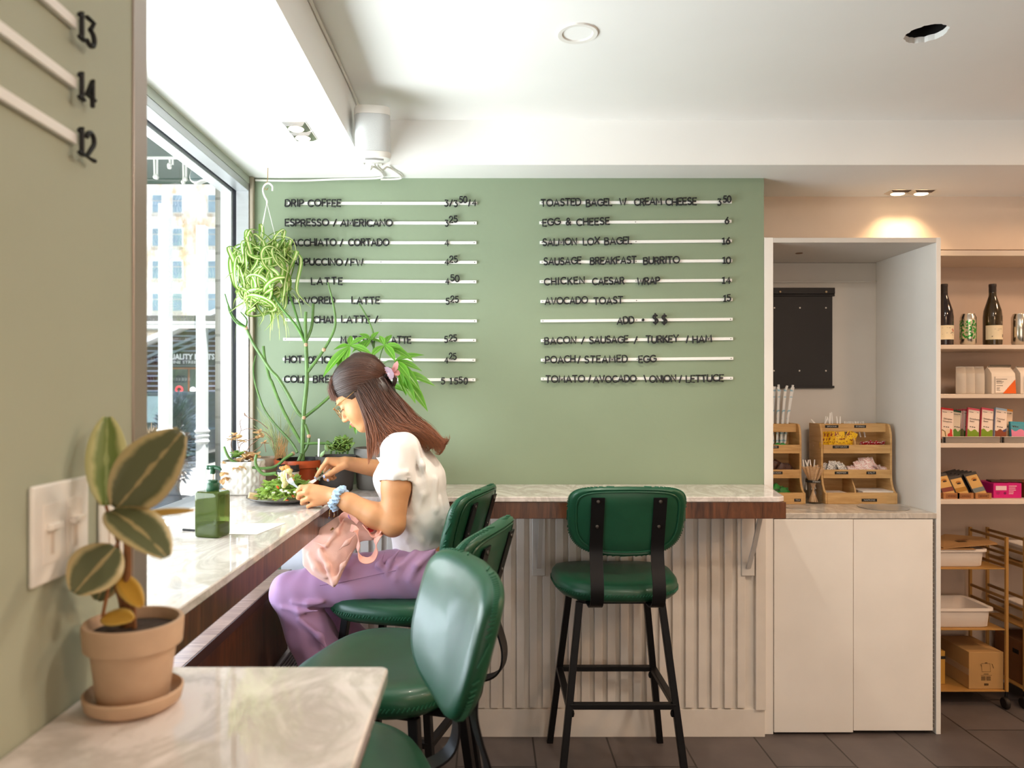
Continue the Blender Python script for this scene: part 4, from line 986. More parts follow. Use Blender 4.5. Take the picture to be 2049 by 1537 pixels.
# plastic spoons and forks behind the top lip
M_plw = mat('white_plastic', '#f3f1ee', .35, var=.01)
def cutlery(name, lab, grp, c, tilt, roll, L_=.10):
    mb = MB(); mb.strap([(0,0,-.09 if name == 'plastic_spoon' else -.02),(0,0,0),(0,0.002,L_*.55)],[.006,.006,.007],.002,(1,0,0))
    if name == 'plastic_spoon': mb.strap([(0,.002,L_*.55),(0,.004,L_*.55+.035)],[.007,.0045],.002,(1,0,0))
    else:
        mb.strap([(0,.002,L_*.55),(0,.003,L_*.55+.02)],[.008,.020],.002,(1,0,0))
        for q in (-.007,0,.007): mb.strap([(q,.003,L_*.55+.019),(q,.004,L_*.55+.045)],[.004,.003],.002,(1,0,0))
    o = mb.build(name, M_plw, recentre=False); o.location = c; o.rotation_euler = (tilt,roll,0); tag(o, lab, 'cutlery', grp)
for i in range(8): cutlery('plastic_spoon', 'white plastic spoon handle sticking up behind the spoons label', 'plastic spoons', (ax-.135+.014*i, ay+.03+.012*(i%3), WT+.335), rr.uniform(-.35,.1), rr.uniform(-.8,.5) if i<5 else rr.uniform(-.1,.3), .05+.035*(i in (3,5)))
for i in range(5): cutlery('plastic_fork', 'white plastic fork barely showing behind the top edge of the big organizer', 'plastic forks', (ax-.01+.022*i, ay+.04, WT+.318), rr.uniform(-.2,.1), rr.uniform(-.3,.3), .02)
# wrapped straws, stirrer jar
M_straw = printed('straw_wrapper', '#eef0f0', '#8fc3d6', 38, .60)
bx_, by_ = 1.334, 3.40
for i in range(20):
    x = bx_-.012+.0064*i; e_ = rr.uniform(-.02,.012); o = MB().tube([(0,0,-.16),(0,0,.085+e_),(rr.uniform(-.004,.006),0,.115+e_)],[.0042,.0050,.0056],8).build('wrapped_straw', M_straw, recentre=False)
    o.location = (x, by_+.025+.012*(i%4), WT+.428); o.rotation_euler = (rr.uniform(-.06,.06), (i-10)*.010+rr.uniform(-.03,.03)+.05, 0); tag(o, 'white paper wrapped straw with blue print standing behind the half hidden organizer', 'straw', 'wrapped straws')
M_sug = printed('brown_sachet', '#4a2a1c', '#241410', 50); M_grn = printed('green_sachet', '#1f7a2c', '#0d3a17', 50); M_grn2 = printed('bright_green_sachet', '#1f8f3e', '#2fae55', 30)
for i in range(10): packet('sugar_packet', M_sug, 'dark brown sugar packet heaped in the middle tier of the half hidden organizer', 'sugar packets', (bx_-.05+.0145*i, by_-.015+.012*(i%3), WT+.131+.018+.016*(i in (3,4,5))), (.036,.06), (rr.uniform(-1,.1),rr.uniform(-.9,.9),rr.uniform(-.5,.5)))
for i in range(12): packet('green_packet', M_grn, 'green packet heaped in the bottom tier of the half hidden organizer', 'green packets', (bx_-.06+.011*i, by_-.045+.02*(i%3), WT+.0185+.022+.018*(i in (4,5,6,7))), (.04,.06), (rr.uniform(-1,0),rr.uniform(-.9,.9),rr.uniform(-.5,.5)))
for i in range(7): packet('sweetener_packet', M_grn2, 'bright green packet lying in the top tier of the half hidden organizer', 'bright green packets', (bx_-.035+.018*i, by_-.015, WT+.2485+.009+.004*(i%2)), (.034,.045), (-1.3,rr.uniform(-.6,.6),rr.uniform(-.4,.4)))
jar = thing('stirrer_jar', 'clear plastic jar of wooden stirrers with black tape label between the organizers', 'jar', (1.504, 3.345, WT))
M_clear = glassmat('clear_plastic', (.95,.95,.94), .8)
MB().lathe([(0,.001),(.037,.001),(.042,.012),(.045,.05),(.040,.082),(.031,.098),(.032,.115),(.0305,.115),(.0295,.098),(.038,.08),(.043,.05),(.040,.014),(.0,.005)],32).build('body', M_clear, jar)
lb = MB().lathe([(.0328,.096),(.0333,.097),(.0333,.107),(.0328,.108)],32).build('label_band', M_tag, jar)
put_text('STIRRERS', .0085, lb, (0,-.0337,.102), M_tagtxt, depth=.0002, width=.034)
M_stick = wood('stirrer_wood', '#e2c19a', '#c79f74', axis=(3,3,12), scale=6, rough=.6)
for i in range(26):
    a = 2*PI*i/26*1.0+rr.uniform(-.1,.1); q = .8+.2*(i%2); r0, r1 = .026*q, .050*q
    o = MB().strap([(-r0*math.cos(a)*.8,-r0*math.sin(a)*.8,.007),(r0*.45*math.cos(a),r0*.45*math.sin(a),.09),(r1*math.cos(a),r1*math.sin(a),.162+.012*rr.random())],.0062,.0016,(-math.sin(a),math.cos(a),.01)).build('wooden_stirrer', M_stick, recentre=False, smooth=0)
    o.location = jar.location; tag(o, 'flat wooden stirrer standing in the clear jar between the organizers', 'stirrer', 'wooden stirrers')
for i in range(5): cutlery('plastic_spoon', 'white plastic handle sticking out behind the wooden stirrers', 'plastic handles', (jar.location.x-.02+.011*i, 3.39, WT+.145), -.1, rr.uniform(-.4,.4), .03)
# hanging black menu board in the niche
bb = thing('hanging_board', 'black rolled menu board hanging on the niche back wall', 'board', (1.365,3.536,1.46))
z1b, z0b = at(1670,576,3.53).z, at(1670,777,3.53).z
xb = at(1666,600,3.53).x; xl = xb-.42
M_bd = mat('black_board', '#242122', .55, bump=.05, bscale=200)
MB().box(xl,xb,3.532,3.541,z0b+.010,z1b-.03).build('sheet', M_bd, bb, smooth=0, shift=bb.location)
MB().box(xl,xb+.010,3.524,3.542,z1b-.030,z1b).build('top_clamp', M_bd, bb, bevel=.002, shift=bb.location)
MB().tube([(xl,3.530,z1b-.036),(xb+.008,3.530,z1b-.036)],.006,10).build('top_roll', M_bd, bb, shift=bb.location)
MB().box(xl,xb+.008,3.526,3.542,z0b,z0b+.012).build('bottom_clamp', M_bd, bb, bevel=.002, shift=bb.location)
for px_ in (1561,1653):
    p = at(px_,584,3.52); MB().ball((p.x,3.519,p.z),.0055,10).tube([(p.x,3.52,p.z),(p.x,3.541,p.z)],.002,6).build('brass_hook', mat('brass','#d9bf98',.35,.5), bb, shift=bb.location)
mb = MB()
for px_, py_ in ((1550,616),(1601,616),(1653,616),(1549,742),(1600,742),(1653,742)):
    p = at(px_,py_,3.53); mb.ball((p.x,3.5315,p.z),(.004,.0015,.004),10)
mb.build('magnet_dot', mat('white_dot','#e4dcd2',.4), bb, shift=bb.location)
# ================================================================ OPEN SHELF GOODS
def shelf_top(py): return H-(py-VY)/FPX*3.31+.0005
Z2, Z3, Z4, Z5 = shelf_top(690), shelf_top(788.5), shelf_top(887), shelf_top(1000)
def bottle(label, px_, glass, liquid_dark, htop, lw, decor):
    Y_ = 3.40; x = (px_-VX)/FPX*Y_
    t = thing('wine_bottle', label, 'bottle', (x,Y_,Z2), 0, 'wine bottles on the top shelf')
    b = [(0,.004),(.030,.0),(.0385,.005),(.039,.02),(.039,.135),(.036,.165),(.024,.205),(.0155,.235),(.0145,.262)]
    MB().lathe(b+[(.0145,.262),(0,.262)],36).build('body', glass, t, smooth=50)
    MB().lathe([(.0150,.232),(.0150,.276),(.0158,.278),(.0158,.287),(.0148,.290),(0,.2905)],28).build('capsule', M_cap, t)
    lb = MB(); n=20; a0, a1 = -PI/2-1.35, -PI/2+1.35
    lb.rings([[Vector((.0394*math.cos(a0+(a1-a0)*k/n), .0394*math.sin(a0+(a1-a0)*k/n), z)) for k in range(n+1)] for z in (.028,.094)], closed=False)
    l_ = lb.build('label', M_lab, t)
    decor(l_); return t
M_cap = mat('dark_capsule', '#2a201c', .45)
M_lab = mat('cream_label', '#eadfc3', .7)
M_ink = mat('dark_ink', '#4a4038', .6); M_red = mat('red_ink', '#c23a2a', .6)
M_wine = mat('dark_red_bottle', '#1c0f12', .08, coat=.5, var=.1); M_olive = mat('olive_bottle', '#3a2c0c', .08, coat=.5, var=.15)
def fl(x, z, r=.0396): return Vector((r*math.sin(x/r), -r*math.cos(x/r), z))
def decA(l_):
    MB().tube([fl(-.03,.052),fl(-.01,.058),fl(.012,.066)],.0006,4).tube([fl(.006,.056),fl(.014,.060),fl(.022,.058)],.0014,4).build('drawing', M_ink, l_)
    MB().tube([fl(.017,.080),fl(.020,.070),fl(.021,.062)],[.001,.0026,.0014],6).tube([fl(.010,.074),fl(.016,.073)],.0007,4).tube([fl(.015,.050),fl(.020,.048)],.001,4).build('red_figure', M_red, l_)
    MB().tube([fl(-.03,.082),fl(-.008,.0825)],.0008,4).tube([fl(-.002,.082),fl(.006,.0815)],.0008,4).build('lettering', M_ink, l_)
def decB(l_):
    MB().tube([fl(-.016,.076),fl(.004,.076)],.0008,4).tube([fl(.008,.076),fl(.018,.0765)],.0007,4).tube([fl(-.004,.070),fl(.004,.070)],.0005,4).build('lettering', M_ink, l_)
    MB().tube([fl(-.027,.044),fl(-.025,.040),fl(-.023,.045)],.0014,5).tube([fl(.026,.052),fl(.027,.046),fl(.026,.038)],.0016,5).build('drawing', M_ink, l_)
    MB().tube([fl(-.02,.033),fl(.022,.033)],.0004,4).build('fine_line', M_ink, l_)
bottle('dark red wine bottle with a red figure on its label beside the white cupboard', 1889, M_wine, 0, 0, 0, decA)
bottle('olive green wine bottle with a plain cream label between two cans', 1986, M_olive, 0, 0, 0, decB)
M_tin = mat('aluminium_can', '#d8d2c8', .16, 1.0, var=.03)
def can(label, px_, green):
    Y_ = 3.385; x = (px_-VX)/FPX*Y_
    t = thing('drink_can', label, 'can', (x,Y_,Z2), 0, 'drink cans on the top shelf')
    MB().lathe([(0,.004),(.023,.003),(.026,.0),(.033,.012),(.033,.132),(.027,.145),(.027,.148),(.0255,.148),(.025,.144),(0,.143)],36).build('body', M_tin, t)
    if green:
        m = bpy.data.materials.new('green_can_print'); m.use_nodes=True; nt=m.node_tree; N=nt.nodes; L=nt.links; b=N['Principled BSDF']
        tc=N.new('ShaderNodeTexCoord'); nz=N.new('ShaderNodeTexNoise'); nz.inputs['Scale'].default_value=90; nz.inputs['Detail'].default_value=4; L.new(tc.outputs['Object'],nz.inputs['Vector'])
        rp=N.new('ShaderNodeValToRGB'); e=rp.color_ramp.elements; e[0].position=.47; e[0].color=(*lin('#d5d2bd'),1); e[1].position=.52; e[1].color=(*lin('#2f9a3c'),1); L.new(nz.outputs[0],rp.inputs[0]); L.new(rp.outputs[0],b.inputs['Base Color'])
        b.inputs['Metallic'].default_value=.8; b.inputs['Roughness'].default_value=.22
        MB().lathe([(.0333,.030),(.0336,.032),(.0336,.116),(.0333,.118)],36).build('printed_sleeve', m, t)
can('silver can with green speckled print between the two wine bottles', 1937, True)
can('plain silver can cut by the picture edge beyond the olive bottle', 2040, False)

# coffee bags
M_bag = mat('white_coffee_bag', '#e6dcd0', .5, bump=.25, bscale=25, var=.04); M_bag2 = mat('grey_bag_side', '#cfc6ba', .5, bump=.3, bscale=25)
def coffee_bag(label, px_, py_top, w_, d_, front, rz=0, Y_=3.36, h=.125):
    x = (px_-VX)/FPX*Y_; t = thing('coffee_bag', label, 'coffee bag', (x,Y_+d_/2,Z3), rz, 'coffee bags on the second shelf')
    rows = []
    for z, f, g in ((0,.96,.94),(.006,1,1),(.06,1.02,1.04),(.095,1,.95),(.112,.97,.5),(.122,.95,.10),(h+.004,.93,.06)):
        rows.append([Vector((sx_*w_/2*f, sy_*d_/2*g, z)) for sx_, sy_ in ((-1,-1),(-.5,-1.06),(.0,-1.08),(.5,-1.06),(1,-1),(1,0),(1,1),(0,1.05),(-1,1),(-1,0))])
    MB().rings(rows).build('bag', M_bag if front else M_bag2, t, smooth=50, bevel=.001)
    MB().strap([(-w_/2*.92,0,h-.001),(w_/2*.92,0,h-.001)],.010,.007,(0,0,1)).build('fold_tie', mat('bag_tie','#8a8378',.4,.4), t)
    return t
def tri_label(t, w_, d_):
    y = -d_/2*1.13
    MB().prism([(w_/2-.002,.002),(w_/2-.006,.066),(w_/2-.062,.002)],y-.0035,y-.0015).build('orange_triangle', mat('orange_print','#e0641c',.6), t)
def bag_print(t, w_, d_):
    y = -d_/2*1.10-.001
    MB().box(-w_/2+.014,w_/2-.006,y-.001,y,.006,.082).build('paper_label', mat('bag_label','#f3e9de',.6), t, smooth=0)
    mb = MB()
    for z, a, b in ((.068,0,.052),(.060,.002,.026),(.056,.002,.036),(.050,.002,.03),(.038,.002,.032),(.028,.003,.018),(.022,.003,.016),(.016,.003,.020)): mb.box(-w_/2+.016+a,-w_/2+.016+b,y-.0016,y-.0009,z-.0011,z+.0011)
    mb.build('lettering', M_ink, t, smooth=0)
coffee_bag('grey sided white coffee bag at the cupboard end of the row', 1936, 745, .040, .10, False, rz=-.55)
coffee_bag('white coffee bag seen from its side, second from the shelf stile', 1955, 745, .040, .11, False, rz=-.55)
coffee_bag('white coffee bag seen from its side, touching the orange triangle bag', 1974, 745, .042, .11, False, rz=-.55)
b4 = coffee_bag('white coffee bag with orange triangle on its front', 2008, 742, .110, .07, True); bag_print(b4,.11,.07); tri_label(b4,.11,.07)
b5 = coffee_bag('white coffee bag cut by the picture edge right of the orange triangle bag', 2066, 742, .110, .07, True); bag_print(b5,.11,.07)
coffee_bag('white coffee bag lying behind the orange triangle bag', 2010, 735, .11, .06, True, Y_=3.47, h=.136)

# chocolate bars on the third shelf
def bar(label, px_, w_, cols, Y_=3.345, tilt=.16, lean=.10, h=.150, grp='chocolate bars on the third shelf', base=0.012, art=None, hide=False, line=None):
    x = (px_-VX)/FPX*Y_; t = thing('chocolate_bar', label, 'chocolate bar', (x,Y_,Z4+base), 0, grp)
    R = Matrix.Rotation(lean,4,'Y') @ Matrix.Rotation(-tilt,4,'X')
    top, front, low = cols
    MB().box(-w_/2,w_/2,0,.011,0,h,M=R).build('wrapper', mat('wrapper_edge',top,.5), t, bevel=.001, smooth=0)
    MB().box(-w_/2+.001,w_/2-.001,-.0012,-.0002,.002,h-.010,M=R).build('front_label', mat('wrapper_front',front,.6), t, smooth=0)
    if low:
        n=10; pts=[(-w_/2+.001,.001)]+[( w_/2-.001,.001)]+[(w_/2-.001-(w_-.002)*k/n, .045+.006*math.sin(k*.9+px_)) for k in range(n+1)]
        MB().prism(pts,-.0026,-.0013,M=R).build('painted_band', mat('wrapper_band',low,.6), t)
    if art: art(t, R, w_, h)
    if line:
        for k, tx in enumerate(line):
            o = put_text(tx, .0105, t, (0,0,0), mat('bar_ink','#5a4a44',.6), depth=.0002); o.matrix_local = R @ Matrix.Translation((-w_/2+.006+.0125*len(tx)/4.2*.85, -.0024 if not low else -.0030, h-.052-.012*k)) @ Matrix.Rotation(PI/2,4,'X')
    mb = MB()
    mb.box(-w_/2+.005,-w_/2+.024,-.0020,-.0012,h-.022,h-.020,M=R).box(w_/2-.014,w_/2-.006,-.0020,-.0012,h-.020,h-.018,M=R)
    for q in (.010,.020,.029): mb.box(-w_/2+q,-w_/2+q+.006,-.0020,-.0012,.058,.062,M=R)
    mb.build('small_print', mat('bar_print','#4c4442',.6), t, smooth=0)
    return t
def art_sand(t,R,w_,h): MB().prism([(-w_/2+.001,.001),(w_/2-.001,.001),(w_/2-.001,.012),(.0,.016),(-w_/2+.001,.012)],-.0038,-.0027,M=R).build('pale_band', mat('sand_band','#e8cdb4',.6), t)
def art_blue(t,R,w_,h): MB().prism([(0,.02),(w_/2-.001,.03),(w_/2-.001,.058),(.0,.040)],-.0012-.0006,-.0012,M=R).build('blue_hill', mat('blue_band','#4a4a78',.6), t)
def art_fruit(t,R,w_,h):
    MB().prism(rnd(.012,.022,.012,0,330,9),-.003,-.0013,M=R).prism([(.008,.0),(.022,.0),(.020,.05),(.012,.055)],-.0036,-.0031,M=R).build('red_fruit', mat('fruit_red','#d4302c',.6), t)
    MB().tube([R@Vector((-.026,-.0015,.045)),R@Vector((-.012,-.0015,.038)),R@Vector((-.006,-.0015,.004))],.003,6).build('brown_arch', mat('arch_brown','#8a7440',.6), t)
bar('white chocolate bar with red top edge and red fruit beside the cupboard stile', 1895, .056, ('#c8242c','#ecd9cc','#e8cfae'), lean=.12, art=art_fruit, line=('Ethiopian','Cinnamon'))
bar('white and dark green chocolate bar leaning behind the red topped bar', 1912, .040, ('#1f4a34','#d8cdb8','#5a8a2c'), Y_=3.368, h=.140, lean=.16)
for k in range(5): bar('pink topped chocolate bar seen edge on in the fanned row, '+ORD[k]+' from the green bar', 1917+4.0*k, .030, ('#b04a5c','#d9cfc6','#3f6a24'), Y_=3.385-.004*k, h=.142+.001*k, lean=.14, tilt=.20)
bar('pink topped strawberry chocolate bar with green band, beside the fanned edges', 1946, .054, ('#e0566e','#f0dfd3','#7a9a1f'), lean=.16, art=art_sand, line=('Strawberry','Swirl'))
bar('pink topped strawberry chocolate bar with green band, beside the pale blue bar', 1973.5, .054, ('#e0566e','#f0dfd3','#7a9a1f'), lean=.16, art=art_sand, line=('Strawberry','Swirl'))
bar('pale blue topped coconut chocolate bar with brown band', 2001, .054, ('#a8c4de','#f0dfd3','#8a4426'), lean=.16, art=art_blue, line=('Coconut','Milk'))
bar('orange edged chocolate bar peeking out behind the coconut bar', 2016, .034, ('#d98a2c','#e9cdb4','#c9a27c'), Y_=3.37, lean=.18, h=.145)
bar('teal and pink chocolate pouch lying low at the picture edge', 2040, .075, ('#3f9ab0','#4f9cae','#e486a8'), lean=.05, h=.085)
for k, (x0_, x1_) in enumerate(((1885,2000),(2002,2118))):
    a, b = (x0_-VX)/FPX*3.325, (x1_-VX)/FPX*3.325
    tr = thing('bar_tray', 'grey display tray under the chocolate bars, '+('beside the cupboard stile' if k==0 else 'at the picture edge'), 'tray', ((a+b)/2,3.36,Z4), 0, 'display trays')
    MB().box(a,b,3.322,3.325,Z4+.001,Z4+.027).build('front_wall', mat('tray_grey','#8f8780',.4), tr, smooth=0, shift=tr.location)
    MB().box(a,b,3.325,3.44,Z4+.001,Z4+.004).build('floor_plate', mat('tray_grey','#8f8780',.4), tr, smooth=0, shift=tr.location)
    MB().box(a+.002,b,3.319,3.326,Z4+.0275,Z4+.0295).build('front_rim', M_shelf, tr, smooth=0, shift=tr.location)
    MB().box(a+.004,a+.012,3.318,3.328,Z4+.001,Z4+.0275).build('black_divider', M_tag, tr, smooth=0, shift=tr.location)

# dark chocolate cartons on the fourth shelf
M_carton = mat('kraft_carton', '#b27a4a', .7, var=.08); M_dkbar = mat('black_wrapper', '#1d1715', .45); M_kraftlab = mat('tan_bar_label', '#cfa45e', .6)
for k, (px_, col, n_, fr) in enumerate(((1893,'#7a3324',4,0),(1921,'#a8761c',4,.0),(1957,'#6a7476',6,.0))):
    Y_ = 3.335; x = (px_+11-VX)/FPX*Y_
    nm = ['brown','mustard','grey'][k]
    ctn = thing('bar_carton', f'open kraft carton holding dark chocolate bars with {nm} band', 'carton', (x,Y_,Z5), 0, 'chocolate cartons')
    w_ = .074
    cb = MB(); cb.box(-w_/2,w_/2,0,.003,0,.026).box(-w_/2,-w_/2+.002,.003,.15,0,.026).box(w_/2-.002,w_/2,.003,.15,0,.026).box(-w_/2,w_/2,.147,.15,0,.05).box(-w_/2,w_/2,.003,.147,0,.002)
    cb.build('box', M_carton, ctn, smooth=0)
    pb_ = MB(); pb_.box(-.024,.024,-.0008,-.0002,.005,.0065).box(-.024,.024,-.0008,-.0002,.018,.0195).box(-.024,-.0225,-.0008,-.0002,.005,.0195).box(.0225,.024,-.0008,-.0002,.005,.0195)
    for q in range(7): pb_.box(-.018+.0055*q,-.0145+.0055*q,-.0008,-.0002,.009,.0155)
    pb_.build('printed_panel', mat('carton_print','#6a3a22',.7), ctn, smooth=0)
    for j in range(n_):
        lean = -.18-.03*k; tl_ = .42
        R = Matrix.Translation((0-.006*j,.006+.020*j,.003)) @ Matrix.Rotation(lean,4,'Y') @ Matrix.Rotation(-tl_,4,'X')
        hh = .125 if k == 2 else (.108 if k == 1 else .118)
        bt_ = thing('dark_bar', f'black wrapped chocolate bar with {nm} band, '+['at the front','second in','third in','fourth in','fifth in','last in'][j]+f' the {nm} band carton', 'chocolate bar', (x,Y_,Z5), 0, 'dark chocolate bars')
        MB().box(-.030,.030,0,.008,0,hh,M=R).build('wrapper', M_dkbar, bt_, bevel=.001, smooth=0)
        if j == 0:
            MB().box(-.025,.027,-.0012,-.0003,.002,hh-.014,M=R).build('tan_label', M_kraftlab, bt_, smooth=0)
            MB().box(-.0255,.0275,-.0022,-.0013,.030,.050,M=R).build('colour_band', mat('bar_band_'+nm,col,.6), bt_, smooth=0)
            dd = MB(); dd.prism([( .004+.013*math.cos(q),hh-.036+.010*math.sin(q)) for q in [PI*i/8 for i in range(9)]],-.0022,-.0013,M=R); dd.build('sun_drawing', mat('sun_orange','#b0701c',.6), bt_)
            MB().ball(R@Vector((.005,-.0014,hh-.040)),(.010,.001,.006),10).build('bean_drawing', mat('bean_brown','#3c2616',.6), bt_)
mg = thing('magenta_box', 'bright magenta carton beside the dark chocolate cartons', 'box', ((2016-VX)/FPX*3.36,3.36,Z5))
MB().box(-.065,.065,0,.13,0,.068).build('box', mat('magenta_card','#d0187c',.45), mg, bevel=.001, smooth=0)
MB().box(-.055,-.005,-.001,-.0002,.036,.056).build('white_panel', mat('pale_panel','#f0cfd8',.6), mg, smooth=0)
mb = MB()
for q,l_ in ((.055,.036),(.046,.03),(.037,.032),(.028,.022),(.020,.02)): mb.box(.006,.006+l_,-.001,-.0002,q-.0012,q+.0012)
mb.build('lettering', M_lw, mg, smooth=0)
MB().box(-.052,-.036,-.001,-.0002,.024,.026).box(-.052,-.038,-.001,-.0002,.018,.020).prism(rnd(-.012,.022,.006,0,330,9),-.001,-.0002).build('dark_print', mat('magenta_dark','#7a0c50',.5), mg, smooth=0)
o = MB().box(-.05,.06,-.004,0,0,.05).build('x', M_dkbar); bpy.data.objects.remove(o)
for k, (px_, lab) in enumerate(((1998,'dark brown packet lying on the magenta carton, the one behind the white panel'),(2026,'dark brown packet lying on the magenta carton near the brown box'))):
    x = (px_-VX)/FPX*3.40; o = MB().box(-.035,.035,-.03,.03,0,.007).build('brown_packet', mat('packet_brown','#4a3024',.5), bevel=.002, recentre=False); o.location = (x,3.41,Z5+.0695+.010*0); o.rotation_euler = (0,.0,-.25); tag(o, lab, 'packet', 'brown packets')
o = thing('brown_box', 'brown carton at the picture edge beside the magenta carton', 'box', ((2077-VX)/FPX*3.36,3.36,Z5))
MB().box(-.06,.06,0,.12,0,.072).build('box', mat('brown_card','#7a4422',.6), o, bevel=.001, smooth=0)

# ================================================================ CARTS, BINS, BOXES
M_gold = mat('gold_metal', '#bd9050', .42, .35, var=.05); M_gold_d = mat('gold_rail_dark', '#96703e', .45, .35)
M_castor = mat('black_castor', '#17110e', .5)
def cart(label, xr, wd):
    t = thing('gold_cart', label, 'cart', (xr-wd/2,3.455,0), 0, 'gold carts')
    h = H-(1075-VY)/FPX*3.33; yf, yb = -.125, .125
    for sx_ in (-1,1):
        for y_ in (yf,yb): MB().box(sx_*wd/2-.006,sx_*wd/2+.006,y_-.006,y_+.006,.075,h).build('post', M_gold, t, bevel=.001, smooth=0)
        for z in (h-.008,h-.075,h-.13, .505,.45,.40):
            MB().box(sx_*wd/2-.004,sx_*wd/2+.004,yf,yb,z-.010,z+.002).build('side_rail', M_gold_d, t, smooth=0)
    for z in (H-(1137-VY)/FPX*3.33, H-(1259-VY)/FPX*3.33, H-(1382-VY)/FPX*3.33):
        MB().box(-wd/2+.006,wd/2-.006,yf,yb,z-.006,z).build('shelf', M_gold, t, bevel=.001, smooth=0)
    for sx_ in (-1,1):
        for y_ in (yf,yb):
            cs = MB().lathe([(0,-.010),(.022,-.010),(.026,-.006),(.026,.006),(.022,.010),(0,.010)],20,M=Matrix.Translation((sx_*wd/2-.012,y_-.01,.0265)) @ Matrix.Rotation(PI/2,4,'Y')).build('castor', M_castor, t)
            MB().tube([(sx_*wd/2,y_,.076),(sx_*wd/2-.004,y_,.045)],.006).build('castor_stem', M_black, cs)
    return t
xr1 = (2014-VX)/FPX*3.33
cart('gold three-tier cart with white bins beside the white cupboard', xr1, .42)
cart('gold cart mostly cut by the picture edge, behind the first cart post', xr1+.085+.42, .42)
cz = [H-(y-VY)/FPX*3.33 for y in (1137,1259,1382)]
M_bin = mat('white_bin', '#e3d9d0', .5, var=.02)
def bin_(label, cx, y, z, w_, d_, h):
    t = thing('plastic_bin', label, 'bin', (cx,y,z+.001), 0, 'white plastic bins')
    rows = []
    for s_, zz in ((.90,.0),(.93,.004),(.975,h-.012),(.98,h-.012),(1.06,h-.012),(1.06,h),(.985,h),(.95,h-.004),(.905,.006)):
        rows.append([Vector((p.x*s_*w_/2/.5, p.y*s_*d_/2/.5, zz)) for p in [Vector((a[0],a[1],0)) for a in sup(.5,.5,9,48)]])
    MB().rings(rows).build('tub', M_bin, t, smooth=40)
    return t
yc = 3.452
xa = (1982-VX)/FPX*3.34
bin_('white plastic bin on the top tier of the cart, under the kraft paper bag', xa-.155, yc, cz[0], .29, .21, .082)
bin_('white open plastic bin on the middle tier of the cart', (1992-VX)/FPX*3.34-.155, yc, cz[1], .30, .215, .090)
bin_('white plastic bin on the top tier of the cart at the picture edge', xr1+.085+.21, yc, cz[0], .30, .21, .082)
bin_('white plastic bin on the middle tier of the cart at the picture edge', xr1+.085+.21, yc, cz[1], .30, .21, .082)
bg_ = thing('paper_bag', 'folded kraft paper bag lying on the upper white bin', 'bag', (xa-.09,3.42,cz[0]+.084))
mb = MB()
mb.add([(-.12,-.07,.001),(.13,-.07,.020),(.14,.05,.026),(-.02,.08,.034),(-.14,.02,.010)],[(0,1,2,3,4)])
mb.add([(-.12,-.07,.006),(.13,-.07,.026),(.14,.05,.032),(-.02,.08,.040),(-.14,.02,.016)],[(4,3,2,1,0)])
mb.add([(-.12,-.07,.001),(.13,-.07,.020),(.14,.05,.026),(-.02,.08,.034),(-.14,.02,.010),(-.12,-.07,.006),(.13,-.07,.026),(.14,.05,.032),(-.02,.08,.040),(-.14,.02,.016)],[(i,(i+1)%5,5+(i+1)%5,5+i) for i in range(5)])
mb.box(-.17,.02,-.085,.03,-.001,.0015)
mb.build('folded_paper', mat('kraft_paper','#a07a4e',.7,bump=.2,bscale=30), bg_, smooth=0)
MB().box(-.02,.03,-.02,.0,.0295,.0300).build('printed_mark', mat('bag_print','#6e4622',.7), bg_, smooth=0)
cx_ = (1975-VX)/FPX*3.34
kb = thing('cardboard_box', 'kraft cardboard box with a jug drawing on the bottom tier of the cart', 'box', (cx_,3.345,cz[2]+.001))
M_kraft = mat('cardboard', '#b48c58', .75, var=.06)
MB().box(-.080,.080,0,.225,0,.170).build('box', M_kraft, kb, bevel=.0015, smooth=0)
MB().box(-.0808,-.0802,0,.225,.062,.092).build('tape', mat('packing_tape','#b79a7a',.3), kb, smooth=0)
MB().tube([(-.020,-.001,.080),(-.022,-.001,.118),(.016,-.001,.118),(.019,-.001,.080),(-.020,-.001,.080)],.0006,4).tube([(-.022,-.001,.105),(-.028,-.001,.114)],.0006,4).box(-.006,.004,-.0012,-.0002,.119,.123).beam((.026,-.001,.116),(.034,-.001,.096),.0024,.001).build('jug_drawing', mat('box_ink','#5a4020',.7), kb)
mb = MB(); mb.box(-.012,.010,-.001,-.0002,.068,.0705).box(-.026,.026,-.001,-.0002,.0625,.0635)
for q in range(4):
    mb.box(-.024,-.004,-.001,-.0002,.040+.005*q,.0425+.005*q).box(0,.020,-.001,-.0002,.040+.005*q,.0425+.005*q)
for q in range(9): mb.box(-.010+.0023*q,-.0088+.0023*q,-.001,-.0002,.016,.026)
mb.build('lettering', mat('box_ink2','#4a3418',.7), kb, smooth=0)
b2 = thing('cardboard_box', 'kraft cardboard box on the lower tier of the cart at the picture edge', 'box', (xr1+.085+.22,3.35,cz[2]+.001))
MB().box(-.19,.19,0,.22,0,.20).build('box', mat('cardboard_brown','#7c4f2c',.75), b2, bevel=.0015, smooth=0)
MB().box(-.1905,-.1900,.06,.10,.135,.155).build('hand_hole', M_tag, b2, smooth=0)
b3 = thing('cardboard_box', 'yellow kraft box edge beside the jug drawing box, next to the cupboard', 'box', (cx_-.24,3.40,cz[2]+.001))
MB().box(-.11,.085,0,.15,0,.155).build('box', mat('cardboard_yellow','#b98a36',.7), b3, bevel=.0015, smooth=0)
MB().box(.0,.086,-.0006,-.0001,.118,.132).build('dark_stripe', M_tag, b3, smooth=0)
